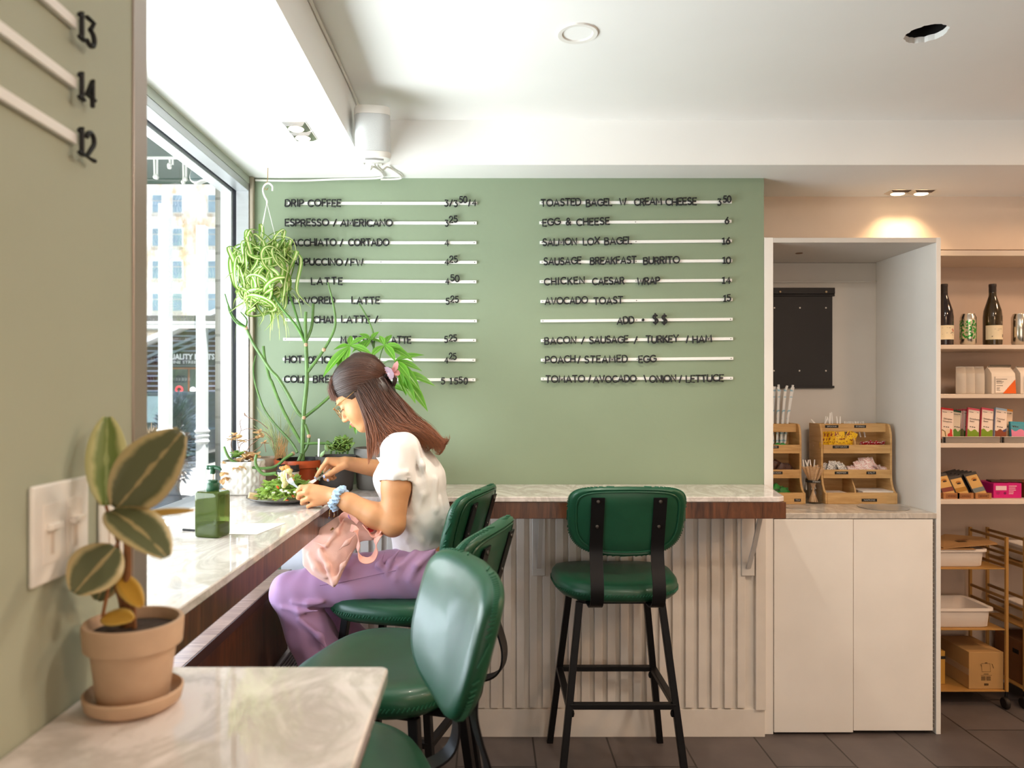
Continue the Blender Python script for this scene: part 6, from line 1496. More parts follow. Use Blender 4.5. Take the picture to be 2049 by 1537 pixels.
# ================================================================ THE SEATED WOMAN
class SDF:
    def __init__(s, lo, hi, h):
        s.lo = np.array(lo, float); s.h = h; s.n = np.ceil((np.array(hi)-s.lo)/h).astype(int)+1
        s.F = np.full(s.n, .05, np.float32)
        s.ax = [s.lo[i]+h*np.arange(s.n[i]) for i in range(3)]
    def win(s, lo, hi, m):
        sl = []
        for i in range(3):
            a = int(max(0, math.floor((lo[i]-m-s.lo[i])/s.h))); b = int(min(s.n[i], math.ceil((hi[i]+m-s.lo[i])/s.h)+1)); sl.append(slice(a, max(a+1,b)))
        X, Y, Z = np.meshgrid(*[s.ax[i][sl[i]].astype(np.float32) for i in range(3)], indexing='ij', sparse=True)
        return tuple(sl), X, Y, Z
    def put(s, sl, d, k):
        F = s.F[sl]
        if k > 0:
            h = np.clip(.5+.5*(F-d)/k, 0, 1); s.F[sl] = F*(1-h)+d*h-k*h*(1-h)
        else: s.F[sl] = np.minimum(F, d)
    def cut(s, sl, d, k=.004):
        F = s.F[sl]; h = np.clip(.5-.5*(F+d)/k, 0, 1); s.F[sl] = F*(1-h)-d*h+k*h*(1-h)
    def dcone(s, X, Y, Z, a, b, ra, rb, sy=1.0, yc=0.0):
        if sy != 1.0: Y = yc+(Y-yc)/sy; a = (a[0], yc+(a[1]-yc)/sy, a[2]); b = (b[0], yc+(b[1]-yc)/sy, b[2])
        ab = [b[i]-a[i] for i in range(3)]; L2 = sum(v*v for v in ab)+1e-12
        t = np.clip(((X-a[0])*ab[0]+(Y-a[1])*ab[1]+(Z-a[2])*ab[2])/L2, 0, 1)
        return np.sqrt((X-a[0]-t*ab[0])**2+(Y-a[1]-t*ab[1])**2+(Z-a[2]-t*ab[2])**2)-(ra+(rb-ra)*t)
    def cone(s, a, b, ra, rb, k=.02, sy=1.0, yc=0.0, cut=False):
        R = max(ra, rb)*max(1, sy); lo = [min(a[i],b[i])-R for i in range(3)]; hi = [max(a[i],b[i])+R for i in range(3)]
        if sy != 1.0: lo[1] = min(lo[1], yc-R*1.1); hi[1] = max(hi[1], yc+R*1.1)
        sl, X, Y, Z = s.win(lo, hi, k+.012); d = s.dcone(X,Y,Z,a,b,ra,rb,sy,yc)
        (s.cut if cut else s.put)(sl, d, k)
    def chain(s, pts, rs, k=.02, **kw):
        for p, q, a, b in zip(pts, pts[1:], rs, rs[1:]): s.cone(p, q, a, b, k, **kw)
    def ell(s, c, r, R=None, k=.02, cut=False):
        R = R or Matrix.Identity(3); m = max(r)
        sl, X, Y, Z = s.win([c[i]-m for i in range(3)], [c[i]+m for i in range(3)], k+.012)
        dx, dy, dz = X-c[0], Y-c[1], Z-c[2]; Ri = R.transposed()
        q = [Ri[i][0]*dx+Ri[i][1]*dy+Ri[i][2]*dz for i in range(3)]
        k0 = np.sqrt(sum((q[i]/r[i])**2 for i in range(3))); k1 = np.sqrt(sum((q[i]/r[i]**2)**2 for i in range(3)))+1e-9
        (s.cut if cut else s.put)(sl, k0*(k0-1)/k1, k)
    def mesh(s):
        F = s.F; nx, ny, nz = F.shape; S = F < 0
        any_ = np.zeros((nx-1,ny-1,nz-1), np.int8)
        for i in (0,1):
            for j in (0,1):
                for k in (0,1): any_ += S[i:nx-1+i, j:ny-1+j, k:nz-1+k]
        I, J, K = np.nonzero((any_ > 0) & (any_ < 8)); N = len(I)
        acc = np.zeros((N,3)); cnt = np.zeros(N)
        cor = [(0,0,0),(1,0,0),(0,1,0),(1,1,0),(0,0,1),(1,0,1),(0,1,1),(1,1,1)]
        for a in range(8):
            for ax_ in range(3):
                if cor[a][ax_]: continue
                ca = np.array(cor[a]); cb = ca.copy(); cb[ax_] = 1
                fa = F[I+ca[0],J+ca[1],K+ca[2]]; fb = F[I+cb[0],J+cb[1],K+cb[2]]; m = (fa<0) != (fb<0)
                t = np.where(m, fa/np.where(m, fa-fb, 1), 0)
                for d in range(3): acc[:,d] += np.where(m, ca[d]+(t if d == ax_ else 0), 0)
                cnt += m
        V = s.lo+s.h*(np.stack([I,J,K],1)+acc/cnt[:,None])
        idx = np.full((nx-1,ny-1,nz-1), -1, np.int32); idx[I,J,K] = np.arange(N)
        Q = []
        for ax_ in range(3):
            A = [slice(None)]*3; B = [slice(None)]*3; A[ax_] = slice(0,-1); B[ax_] = slice(1,None)
            sa, sb = S[tuple(A)], S[tuple(B)]; e = np.argwhere(sa != sb)
            o1, o2 = [(1,2),(2,0),(0,1)][ax_]
            e = e[(e[:,o1] > 0) & (e[:,o2] > 0) & (e[:,o1] < F.shape[o1]-1) & (e[:,o2] < F.shape[o2]-1)]
            def at_(d1, d2):
                q = e.copy(); q[:,o1] -= d1; q[:,o2] -= d2; return idx[q[:,0],q[:,1],q[:,2]]
            quad = np.stack([at_(1,1), at_(0,1), at_(0,0), at_(1,0)], 1)
            inside = sa[e[:,0],e[:,1],e[:,2]]; quad[~inside] = quad[~inside][:, ::-1]; Q.append(quad)
        return V, np.concatenate(Q)
def np_mesh(name, V, Q, mats, parent=None, mi=None, uv=None, smooth=True, shift=(0,0,0)):
    me = bpy.data.meshes.new(name); V = np.asarray(V, float)-np.array(shift); n = Q.shape[1]
    me.vertices.add(len(V)); me.vertices.foreach_set('co', V.astype(np.float32).ravel())
    me.loops.add(Q.size); me.loops.foreach_set('vertex_index', Q.astype(np.int32).ravel())
    me.polygons.add(len(Q)); me.polygons.foreach_set('loop_start', np.arange(0,Q.size,n,dtype=np.int32)); me.polygons.foreach_set('loop_total', np.full(len(Q),n,np.int32))
    for m in (mats if isinstance(mats,(list,tuple)) else [mats]): me.materials.append(m)
    if mi is not None: me.polygons.foreach_set('material_index', mi.astype(np.int32))
    if uv is not None:
        ul = me.uv_layers.new(name='UVMap'); ul.data.foreach_set('uv', uv[Q.ravel()].astype(np.float32).ravel())
    me.update(calc_edges=True); me.validate()
    if smooth: me.shade_smooth()
    o = bpy.data.objects.new(name, me); C.objects.link(o)
    if parent is not None: o.parent = parent
    return o
def laplace(V, Q, it=2, lam=.5):
    E = np.concatenate([Q[:,[i,(i+1)%4]] for i in range(4)]); n = len(V)
    for _ in range(it):
        A = np.zeros((n,3)); c = np.zeros(n)
        for d in range(3): A[:,d] = np.bincount(E[:,0], V[E[:,1],d], n)+np.bincount(E[:,1], V[E[:,0],d], n)
        c = np.bincount(E[:,0], minlength=n)+np.bincount(E[:,1], minlength=n)
        V = V+lam*(A/np.maximum(c,1)[:,None]-V)
    return V

YM = 2.56
seat_c = Vector((-.30, YM, .755))
wom = thing('person', 'woman with long brown hair, white t-shirt and lilac trousers sitting and eating salad', 'person', (-.30, YM, 0))
WL = tuple(wom.location)
M_skin = mat('skin', '#d0966a', .48, sss=.12, var=.03, vscale=30, spec=.4)
M_lips = mat('lips', '#c9786a', .4, var=.02)
M_shirt = mat('white_tshirt', '#efe9e6', .85, bump=.15, bscale=260, var=.02, vscale=4)
M_pants = mat('lilac_trousers', '#b58db4', .7, bump=.10, bscale=320, var=.035, vscale=5, sheen=.2)
M_nail = mat('pale_blue_nail', '#b6c2ee', .25)
# head frame
TH = math.radians(35); HC = at(724,787,YM)
hf = Vector((-math.cos(TH),0,-math.sin(TH))); hu = Vector((-math.sin(TH),0,math.cos(TH))); hs = Vector((0,1,0))
HR = Matrix((hf,hs,hu)).transposed()      # columns f, s, u
def hp(f, u, s=0): return HC+hf*f+hu*u+hs*s
B = SDF((-.80,2.20,.28), (.03,2.98,1.66), .0034)
def E_(f, u, s, rf, ru, rs, k=.015, cut=False): B.ell(hp(f,u,s), (rf,rs,ru), HR, k, cut)
# torso, pelvis and legs inside the clothes
neckb = at(797,880,YM); skull = at(752,818,YM)
B.chain([at(812,905,YM), at(824,965,YM), at(842,1040,YM), at(845,1120,YM)], [.068,.090,.082,.098], .03, sy=1.4, yc=YM)
B.cone(at(808,897,YM-.12), at(808,897,YM+.12), .042, .042, .03)
for sg in (-1,1):
    yh = YM+sg*.085
    B.chain([at(838,1140,yh), at(590,1183,yh-.01), at(690,1385,yh)], [.076,.048,.036], .02)
B.chain([neckb, skull], [.050,.045], .02); B.cone(at(800,890,YM), at(790,872,YM), .058,.05,.03)
# head
E_(-.012,.035,0,.090,.084,.071,.01); E_(.028,-.035,0,.060,.082,.058,.02); E_(.048,.030,0,.038,.052,.056,.02)
for sg in (-1,1):
    B.cone(hp(-.004,-.058,sg*.052), hp(.058,-.100,sg*.016), .016,.015,.02)
    E_(.050,-.044,sg*.034,.030,.032,.026,.02); E_(.080,.014,sg*.027,.011,.007,.022,.012)
E_(.064,-.100,0,.022,.019,.024,.015); E_(.066,-.072,0,.024,.024,.026,.015)
for sg in (-1,1):
    E_(.098,-.006,sg*.031,.012,.010,.017,.010,cut=True); E_(.0745,-.007,sg*.031,.0125,.0125,.0145,.004)
B.cone(hp(.082,-.002), hp(.1045,-.042), .0075,.0085,.010); B.ell(hp(.102,-.044), (.009,.010,.008), HR, .006)
for sg in (-1,1): E_(.0935,-.047,sg*.0105,.0085,.007,.0065,.006)
E_(.0915,-.0665,0,.0075,.0048,.018,.004); E_(.0895,-.0755,0,.0078,.0055,.0155,.004); E_(.0975,-.0710,0,.006,.0012,.020,.002,cut=True)
for sg in (-1,1):
    E_(-.012,-.012,sg*.0745,.017,.030,.006,.006); E_(-.014,-.008,sg*.0815,.009,.018,.005,.004,cut=True); E_(-.004,-.036,sg*.071,.007,.008,.006,.005)
# near (left) arm with the hand round the fork
S_n, E_n, W_n = at(799,900,2.425), at(786,1049,2.372), at(672,993,2.415)
B.chain([S_n, S_n.lerp(E_n,.5), E_n], [.050,.0465,.0405], .02)
B.chain([E_n, E_n.lerp(W_n,.30), E_n.lerp(W_n,.75), W_n], [.0385,.0415,.031,.0255], .015)
def fing(pts, r0, r1, k=.0035): 
    n = len(pts); B.chain(pts, [r0+(r1-r0)*i/(n-1) for i in range(n)], k)
# palm: four metacarpals blended, back of the hand toward the viewer
kn = [at(618,975,2.418), at(613,985,2.410), at(618,997,2.411), at(628,1007,2.418)]
for i, kp in enumerate(kn): B.cone(W_n+Vector((-.012,.004,.010-.006*i)), kp+Vector((.004,.006,0)), .0165,.0125,.010)
B.ell(at(642,990,2.424), (.034,.014,.026), None, .012)
for i, (kp, rr_) in enumerate(zip(kn,(.0098,.0102,.0098,.0088))): B.ell(kp, (rr_*1.08,rr_,rr_*1.02), None, .005)
fing([kn[0], at(602,975,2.420), at(596,982,2.442), at(603,988,2.462)], .0092,.0068)
fing([kn[1], at(599,989,2.416), at(597,996,2.442), at(607,998,2.462)], .0096,.0070)
fing([kn[2], at(606,1002,2.418), at(605,1007,2.444), at(614,1006,2.462)], .0092,.0066)
fing([kn[3], at(617,1013,2.426), at(618,1015,2.447), at(626,1012,2.460)], .0082,.0060)
fing([at(656,990,2.440), at(634,982,2.462), at(616,975,2.468), at(601,977,2.462)], .0130,.0078,.006)
# far (right) arm with the hand round the knife
S_f, E_f, W_f = at(802,905,2.705), at(812,948,2.925), at(693,927,2.725)
B.chain([S_f, S_f.lerp(E_f,.5), E_f], [.048,.044,.038], .02); B.chain([E_f, E_f.lerp(W_f,.35), W_f], [.037,.038,.0255], .015)
kf = [at(656,921,2.695), at(661,921,2.717), at(666,925,2.737), at(672,930,2.752)]
for i, kp in enumerate(kf): B.cone(W_f+Vector((-.008,.006*(i-1),.003)), kp, .0165,.0125,.010)
B.ell(at(674,927,2.720), (.030,.026,.014), Matrix.Rotation(.15,3,'Y'), .012)
fing([kf[0], at(645,935,2.690), at(638,946,2.690), at(631.5,956,2.692)], .0100,.0066)
fing([kf[1], at(652,943,2.712), at(651,958,2.706), at(657,961,2.698)], .0098,.0070)
fing([kf[2], at(659,945,2.735), at(658,959,2.726), at(664,958,2.715)], .0092,.0066)
fing([kf[3], at(667,948,2.752), at(666,958,2.742), at(671,956,2.732)], .0082,.0062)
fing([at(690,932,2.700), at(672,941,2.684), at(660,948,2.680), at(649,953,2.683)], .0128,.0074,.006)
V, Q = B.mesh(); V = laplace(V, Q, 2, .45)
lipc = [hp(.093,-.0665,s) for s in (-.012,-.006,0,.006,.012)]+[hp(.091,-.0755,s) for s in (-.010,-.004,.004,.010)]
fc = V[Q].mean(1); mi = np.zeros(len(Q))
for c in lipc: mi[np.linalg.norm(fc-np.array(c),axis=1) < .0072] = 1
dl_ = (fc-np.array(HC))@np.array(hf); mi[dl_ < .0865] = 0
np_mesh('body', V, Q, [M_skin, M_lips], wom, mi, shift=WL)
print('body verts', len(V))
# nails
mb = MB()
for p, d in ((at(631,956.5,2.684),(-.5,-.5,-.7)),(at(648.5,953.5,2.6755),(-.6,-.75,-.1)),(at(656,961,2.691),(-.3,-.8,-.3))):
    q = Vector(d).to_track_quat('Z','Y').to_matrix(); mb.ball(p,(.0050,.0066,.0022),10,rot=q)
mb.build('nails', M_nail, wom, shift=WL)
# brow and lashes
mb = MB()
for sg in (-1,1):
    mb.tube([hp(.091,.0165,sg*.012),hp(.092,.0195,sg*.026),hp(.084,.0175,sg*.042)],[.0016,.0020,.0010],6,smooth=4)
    mb.tube([hp(.0865,-.0105,sg*.018),hp(.0885,-.0135,sg*.031),hp(.080,-.0115,sg*.044)],[.0009,.0012,.0008],6,smooth=4)
    for k in range(9):
        s_ = .020+.0027*k; f0 = .0872+.0012*math.sin(PI*k/8)-.0006*k; mb.tube([hp(f0,-.0125,sg*s_),hp(f0+.006,-.0165,sg*s_*1.02)],[.0004,.0002],4)
mb.build('eyebrow_and_lashes', mat('dark_brow','#3c2a22',.6), wom, shift=WL)

# ---- t-shirt
B = SDF((-.52,2.26,.86), (.03,2.92,1.36), .0034)
B.chain([at(806,902,YM), at(823,962,YM), at(839,1030,YM), at(840,1100,YM)], [.075,.113,.102,.094], .035, sy=1.42, yc=YM)
B.cone(at(808,897,YM-.115), at(808,897,YM+.115), .054, .054, .035)
B.ell(at(783,958,YM-.062), (.060,.062,.058), None, .03); B.ell(at(783,958,YM+.062), (.060,.062,.058), None, .03)
B.cone(at(800,888,YM), at(786,872,YM), .068,.060,.02)
def sleeve(a, b, ra, rb):
    a, b = Vector(a), Vector(b); ax_ = (b-a).normalized(); R = max(ra,rb)
    sl, X, Y, Z = B.win([min(a[i],b[i])-R for i in range(3)], [max(a[i],b[i])+R for i in range(3)], .03)
    d = B.dcone(X,Y,Z,a,b+ax_*.03,ra,rb); t = (X-b.x)*ax_.x+(Y-b.y)*ax_.y+(Z-b.z)*ax_.z
    B.put(sl, np.maximum(d, t), .012)
    di = np.maximum(B.dcone(X,Y,Z,a,b+ax_*.05,ra-.006,rb-.006), -(t+.016)); B.cut(sl, di, .002)
sleeve(S_n+Vector((-.002,.004,-.004)), S_n.lerp(E_n,.45), .0615, .0590); sleeve(S_f, S_f.lerp(E_f,.52), .056,.059)
# folds: soft ridges over the cloth
def ridge(pts, r, k=.018): B.chain([at(*p) for p in pts], [r*.5]+[r]*(len(pts)-2)+[r*.5], k)
for pts in ([(752,915,2.395),(772,930,2.378),(800,932,2.372)],[(762,945,2.372),(790,950,2.352),(815,945,2.362)],[(830,890,2.42),(845,930,2.41),(852,985,2.425)],[(872,960,2.45),(868,1020,2.445),(860,1080,2.445)],[(845,990,2.41),(828,1040,2.415),(815,1080,2.425)],[(880,1000,2.47),(888,1050,2.48),(885,1085,2.49)],[(800,1000,2.42),(818,1050,2.42),(840,1082,2.425)]): ridge(pts, .007)
sl, X, Y, Z = B.win((-.6,2.2,.8),(.1,3,1.4),0)
hem = .912+.006*np.sin(X*45+Y*30)-.018*np.clip((X+.26)/-.12,0,1)
B.F[sl] = np.maximum(B.F[sl], (hem-Z)*(1+0*Y))
B.F += (.0016*np.sin(X*95+Z*30+2*np.sin(Y*40))*np.sin(Z*38+X*20+Y*25)).astype(np.float32)
# open neckline: cut back around the neck
B.cone(at(792,868,YM), at(762,826,YM), .0535,.060,.003,cut=True)
V, Q = B.mesh(); V = laplace(V, Q, 4, .5); np_mesh('tshirt', V, Q, M_shirt, wom, shift=WL)
# seams of the sleeve
ax_ = (E_n-S_n).normalized(); cen = S_n.lerp(E_n,.45)-ax_*.016; o1 = ax_.orthogonal().normalized(); o2 = ax_.cross(o1)
MB().tube([cen+o1*.0588*math.cos(a)+o2*.0588*math.sin(a) for a in [2*PI*i/40 for i in range(41)]],.0010,5).build('sleeve_seam', M_shirt, wom, shift=WL)

# ---- trousers
B = SDF((-.84,2.24,.24), (.03,2.88,1.0), .0040)
B.chain([at(843,1088,YM), at(845,1135,YM), at(842,1150,YM)], [.078,.100,.092], .03, sy=1.45, yc=YM)
for sg, kx, fx_, fy_ in ((-1,580,668,1352),(1,604,748,1345)):
    yh = YM+sg*.088; yk = YM+sg*.105
    B.chain([at(838,1143,yh), at(710,1160,yh+sg*.008), at(kx,1184,yk)], [.088,.082,.066], .025)
    B.chain([at(kx+4,1188,yk), at((kx+fx_)/2-2,(1188+fy_)/2,yk), at(fx_,fy_,yk)], [.066,.078,.088], .02)
def ridge(pts, r, k=.016): B.chain([at(*p) for p in pts], [r*.4]+[r]*(len(pts)-2)+[r*.4], k)
for pts in ([(800,1100,2.40),(780,1125,2.392),(772,1150,2.385)],[(830,1105,2.42),(800,1135,2.388),(790,1160,2.388)],[(870,1100,2.44),(835,1132,2.385),(820,1160,2.388)],[(770,1105,2.405),(758,1130,2.385),(768,1142,2.385)],[(585,1205,2.385),(615,1210,2.382),(645,1205,2.386)],[(565,1215,2.388),(600,1224,2.381),(635,1222,2.384)],[(600,1240,2.38),(640,1275,2.372),(660,1310,2.37)]): ridge(pts, .0085)
for pts in ([(600,1216,2.375),(630,1217,2.372),(655,1210,2.376)],[(815,1120,2.380),(795,1150,2.372)]): B.chain([at(*p) for p in pts],[.003,.006,.003][:len(pts)],.012,cut=True)
sl, X, Y, Z = B.win((-.9,2.2,.2),(.1,3,1.1),0)
B.F += (.0020*np.sin(X*60+Z*45+1.5*np.sin(Y*30))*np.sin(Z*25-X*35+Y*20)).astype(np.float32)
B.F[sl] = np.maximum(B.F[sl], (.375+.02*np.sin(X*20)-Z)*(1+0*Y))
V, Q = B.mesh(); V = laplace(V, Q, 2, .45); np_mesh('trousers', V, Q, M_pants, wom, shift=WL)
MB().tube([at(800,1140,2.384),at(740,1153,2.376),at(680,1166,2.377),at(640,1172,2.380)],.0012,5,smooth=4).build('trouser_seam', mat('seam','#9a7598',.8), wom, shift=WL)
for sg in (-1,1):
    a = Vector((-.44 if sg < 0 else -.42, YM+sg*.10, .352)); mb = MB()
    mb.rings([[a+Vector((x*1.0-.07, y*w_, z)) for x, y in sup(.12,.042,2.6,28,taper=0)] for z, w_ in ((-.012,1),(.01,1.05),(.030,.95),(.055,.7))])
    mb.build('shoe', mat('white_shoe','#e6e2de',.6), wom, shift=WL)

# ---- hair
M_hair = bpy.data.materials.new('brown_hair'); M_hair.use_nodes = True
_N = M_hair.node_tree.nodes; _L = M_hair.node_tree.links; _b = _N['Principled BSDF']
_uv = _N.new('ShaderNodeUVMap'); _s = _N.new('ShaderNodeSeparateXYZ'); _L.new(_uv.outputs[0], _s.inputs[0])
_r = _N.new('ShaderNodeValToRGB'); _e = _r.color_ramp.elements; _e[0].position = .05; _e[0].color = (*lin('#2f1e18'),1); _e[1].position = .95; _e[1].color = (*lin('#955c3c'),1); _x = _e.new(.5); _x.color = (*lin('#633c2b'),1)
_L.new(_s.outputs[1], _r.inputs[0])
_r2 = _N.new('ShaderNodeValToRGB'); _r2.color_ramp.elements[0].color = (.62,.58,.56,1); _r2.color_ramp.elements[1].color = (1.35,1.25,1.15,1); _L.new(_s.outputs[0], _r2.inputs[0])
_m = _N.new('ShaderNodeMix'); _m.data_type = 'RGBA'; _m.blend_type = 'MULTIPLY'; _m.inputs[0].default_value = 1; _L.new(_r.outputs[0], _m.inputs[6]); _L.new(_r2.outputs[0], _m.inputs[7])
_L.new(_m.outputs[2], _b.inputs['Base Color']); _b.inputs['Roughness'].default_value = .42; _b.inputs['Specular IOR Level'].default_value = .6
rng = np.random.default_rng(5)
def smoothpath(P, T):
    """catmull resample (n,3)->(T,3)"""
    P = np.asarray(P, float); n = len(P); t = np.linspace(0, n-1-1e-6, T); i = t.astype(int); u = (t-i)[:,None]
    g = lambda k: P[np.clip(k, 0, n-1)]
    p0, p1, p2, p3 = g(i-1), g(i), g(i+1), g(i+2)
    return .5*((2*p1)+(p2-p0)*u+(2*p0-5*p1+4*p2-p3)*u*u+(3*p1-p0-3*p2+p3)*u**3)
def px2(px, py): return np.array(at(px, py, YM))
HCn, hfn, hun = np.array(HC), np.array(hf), np.array(hu)
def surf_s(P, rf=.102, ru=.098, rs=.081):
    d = P-HCn; f = d@hfn+.012; u = d@hun-.035
    return rs*np.sqrt(np.clip(1-(f/rf)**2-(u/ru)**2, 0, 1))
ST = []   # list of (T,3) strands with (u value, v0, v1, radius)
def family(guides, n, T, lat, jit, rad, v0=0, v1=1, wave=0, seed=0):
    r = np.random.default_rng(seed); G_ = np.array([smoothpath([px2(*p) for p in g], T) for g in guides])
    for _ in range(n):
        q = r.uniform(0, len(guides)-1-1e-6); i = int(q); a = q-i; P = G_[i]*(1-a)+G_[i+1]*a
        if v1 >= 1:
            cutoff = 1-abs(r.normal(0,.10)); P = smoothpath(P[:max(6,int(T*cutoff))], T)
        t = np.linspace(0,1,T); j = r.normal(0, jit, 3)
        P = P+np.outer(.25+.75*t, j)*np.array([1,0,1])
        if wave: 
            ph = r.uniform(0,2*PI); P = P+np.outer(t*np.sin(t*7+ph)*wave, [.5,0,1.0])
        P = lat(P, t, r); ST.append((P, r.uniform(0,1), v0, v1, rad*r.uniform(.7,1.25)))
def lat_upper(sg):
    def f(P, t, r):
        s_ = surf_s(P); P[:,1] += sg*s_*r.uniform(.96,1.05); return P
    return f
up_g = [[(676,796),(704,786),(738,774),(776,765)],[(664,781),(696,766),(736,757),(776,762)],[(667,762),(698,744),(738,741),(776,757)],[(678,742),(706,724),(743,727),(777,751)],[(692,724),(713,707),(748,714),(778,746)]]
for sg in (-1,1): family(up_g, 1000, 14, lat_upper(sg), .0030, .00075, .0, .42, seed=3+sg)
def lat_bang(P, t, r):
    w_ = r.uniform(-1,1); P[:,1] += w_*(.030+.032*t); P = P+np.outer(t, hfn)*(-.020*w_*w_); return P
family([[(700,728),(672,748),(659,776),(664,800)],[(706,735),(684,754),(668,778),(676,804)]], 480, 12, lat_bang, .0026, .0007, .1, .62, seed=11)
def lat_hang(lo, hi):
    def f(P, t, r):
        w_ = r.uniform(lo,hi); w_ = math.copysign(abs(w_)**.7, w_); s0 = surf_s(P[:1], .104,.10,.082)[0]
        base = max(s0, .045); wd = base*(1-t)+.088*np.minimum(1,t*1.4)*t+base*t*(1-t)*.8
        P[:,1] += w_*wd+r.normal(0,.003); return P
    return f
lo_g = [[(716,785),(727,812),(739,850),(744,895),(746,930)],[(724,784),(738,816),(752,850),(757,880),(752,908)],[(722,768),(737,784),(754,814),(776,845),(800,860),(820,876),(826,893)],[(738,763),(752,782),(771,816),(798,847),(830,860),(850,876),(842,893)],[(756,758),(768,780),(789,813),(820,844),(850,864),(876,884),(884,903)],[(772,757),(786,780),(804,803),(828,834),(856,858),(880,880),(896,889)]]
family(lo_g[1:], 1700, 22, lat_hang(-1,1), .0034, .00085, .15, 1.0, wave=.012, seed=21)
family(lo_g[1:], 1000, 22, lat_hang(-1,-.72), .0034, .0008, .15, 1.0, wave=.013, seed=22)
family(lo_g[:2], 150, 18, lat_hang(-1,-.78), .0022, .0010, .2, 1.0, wave=.004, seed=23)
family(lo_g[:2], 110, 18, lat_hang(.6,1), .0030, .0010, .2, 1.0, wave=.004, seed=24)
family([[(790,838),(812,856),(824,872),(818,888),(806,886)],[(800,840),(826,858),(836,874),(832,890),(820,893)]], 90, 18, lat_hang(-1,-.75), .003, .0011, .4, 1.0, wave=.006, seed=41)
family([[(830,846),(856,866),(866,884),(858,898),(846,897)],[(842,850),(870,872),(890,884),(897,880),(896,872)],[(845,855),(872,878),(886,897),(880,908),(868,905)]], 160, 18, lat_hang(-.9,.6), .003, .0011, .4, 1.0, wave=.006, seed=42)
family([[(768,752),(782,744),(792,757),(788,774)],[(770,760),(788,752),(790,768),(780,777)]], 140, 10, lambda P,t,r: P+np.array([0,r.uniform(-.03,.03),0]), .002, .0012, 0, .1, seed=31)
family([[(779,876),(795,872),(806,890),(813,902)],[(783,858),(798,880),(812,902),(816,905)]], 6, 14, lambda P,t,r: P+np.array([0,-.155,0]), .001, .0006, .5, .9, seed=33)
VV, QQ, UU = [], [], []; off = 0
for P, uval, v0, v1, rad in ST:
    T = len(P); tg = np.gradient(P, axis=0); tg /= np.linalg.norm(tg,axis=1)[:,None]+1e-9
    n1 = np.cross(tg, [0,1,0]); n1 /= np.linalg.norm(n1,axis=1)[:,None]+1e-9; n2 = np.cross(tg, n1)
    rr_ = (rad*np.minimum(1, np.linspace(2.2,.25,T)))[:,None]
    ring_ = np.stack([P+n1*rr_, P+n2*rr_, P-n1*rr_, P-n2*rr_],1).reshape(-1,3)
    VV.append(ring_); UU.append(np.stack([np.full(T*4,uval), np.repeat(np.linspace(v0,v1,T),4)],1))
    a = (np.arange(T-1)*4)[:,None]; k = np.arange(4)[None,:]
    q = np.stack([a+k, a+(k+1)%4, a+4+(k+1)%4, a+4+k],2).reshape(-1,4)+off; QQ.append(q); off += T*4
# scalp-hugging under layer
B = SDF((-.66,2.44,1.30),(-.20,2.68,1.62),.004)
B.ell(hp(-.012,.036), (.0985,.0785,.0945), HR, .01); B.ell(hp(-.055,-.03), (.055,.068,.062), HR, .02)
B.cone(at(756,796,YM), at(790,838,YM), .052,.048,.02); B.cone(at(790,838,YM), at(832,862,YM), .046,.022,.02, )
B.ell(hp(.085,-.05), (.085,.09,.095), HR, .004, cut=True); B.ell(hp(.02,-.055,-.06), (.034,.05,.05), HR, .004, cut=True); B.ell(hp(.02,-.055,.06), (.034,.05,.05), HR, .004, cut=True)
V, Q = B.mesh(); V = laplace(V,Q,3,.5)
VV.append(V); QQ.append(Q+off); UU.append(np.stack([np.full(len(V),.12),np.full(len(V),.06)],1))
np_mesh('hair', np.concatenate(VV), np.concatenate(QQ), M_hair, wom, uv=np.concatenate(UU), shift=WL)

# ---- butterfly hair clip
cl_ = MB(); cp0 = at(781,748,YM-.012)
M_clip = mat('pink_clip', '#e6a0a0', .3, var=.04, trans=.15); M_clip2 = mat('lilac_clip', '#cbb0c6', .25, var=.03, trans=.2)
def wing(mb, pts, Y0, Y1):
    n = len(pts); A = [at(x,y,Y0+(Y1-Y0)*i/max(1,n-1)) for i,(x,y) in enumerate(pts)]; c = sum(A,Vector())/n; th = Vector((.0,.0035,0))
    mb.add([c]+A+[c+th]+[p+th for p in A], [(0,1+i,1+(i+1)%n) for i in range(n)]+[(n+1,n+2+(i+1)%n,n+2+i) for i in range(n)]+[(1+i,n+2+i,n+2+(i+1)%n,1+(i+1)%n) for i in range(n)])
hc = wing(cl_, [(784,746),(784,737),(788,728),(795,722),(797.5,728),(796,738),(790,744)], YM-.012, YM-.02); wing(cl_, [(786,747),(792,740),(798,741),(801,748),(797,752),(790,751)], YM-.012, YM-.02)
wing(cl_, [(782,735),(786,744),(794,756),(793,757),(785,748),(781,739)], YM-.022, YM-.018)
hco = cl_.build('hair_clip', M_clip, wom, shift=WL, smooth=0)
mb = MB(); wing(mb, [(769,735),(776,734),(783,738),(788,747),(788,755),(782,761),(777,754),(773,745)], YM-.040, YM-.034)
mb.build('lower_wing', M_clip2, hco, shift=WL, smooth=0)
mb = MB()
for x,y in ((771,741),(773,746),(776,752),(779,757)): mb.beam(at(x,y,YM-.036),at(x+5,y+1,YM-.020),.0035)
mb.build('clip_teeth', mat('clip_teeth','#c98a8a',.4), hco, shift=WL, smooth=0)

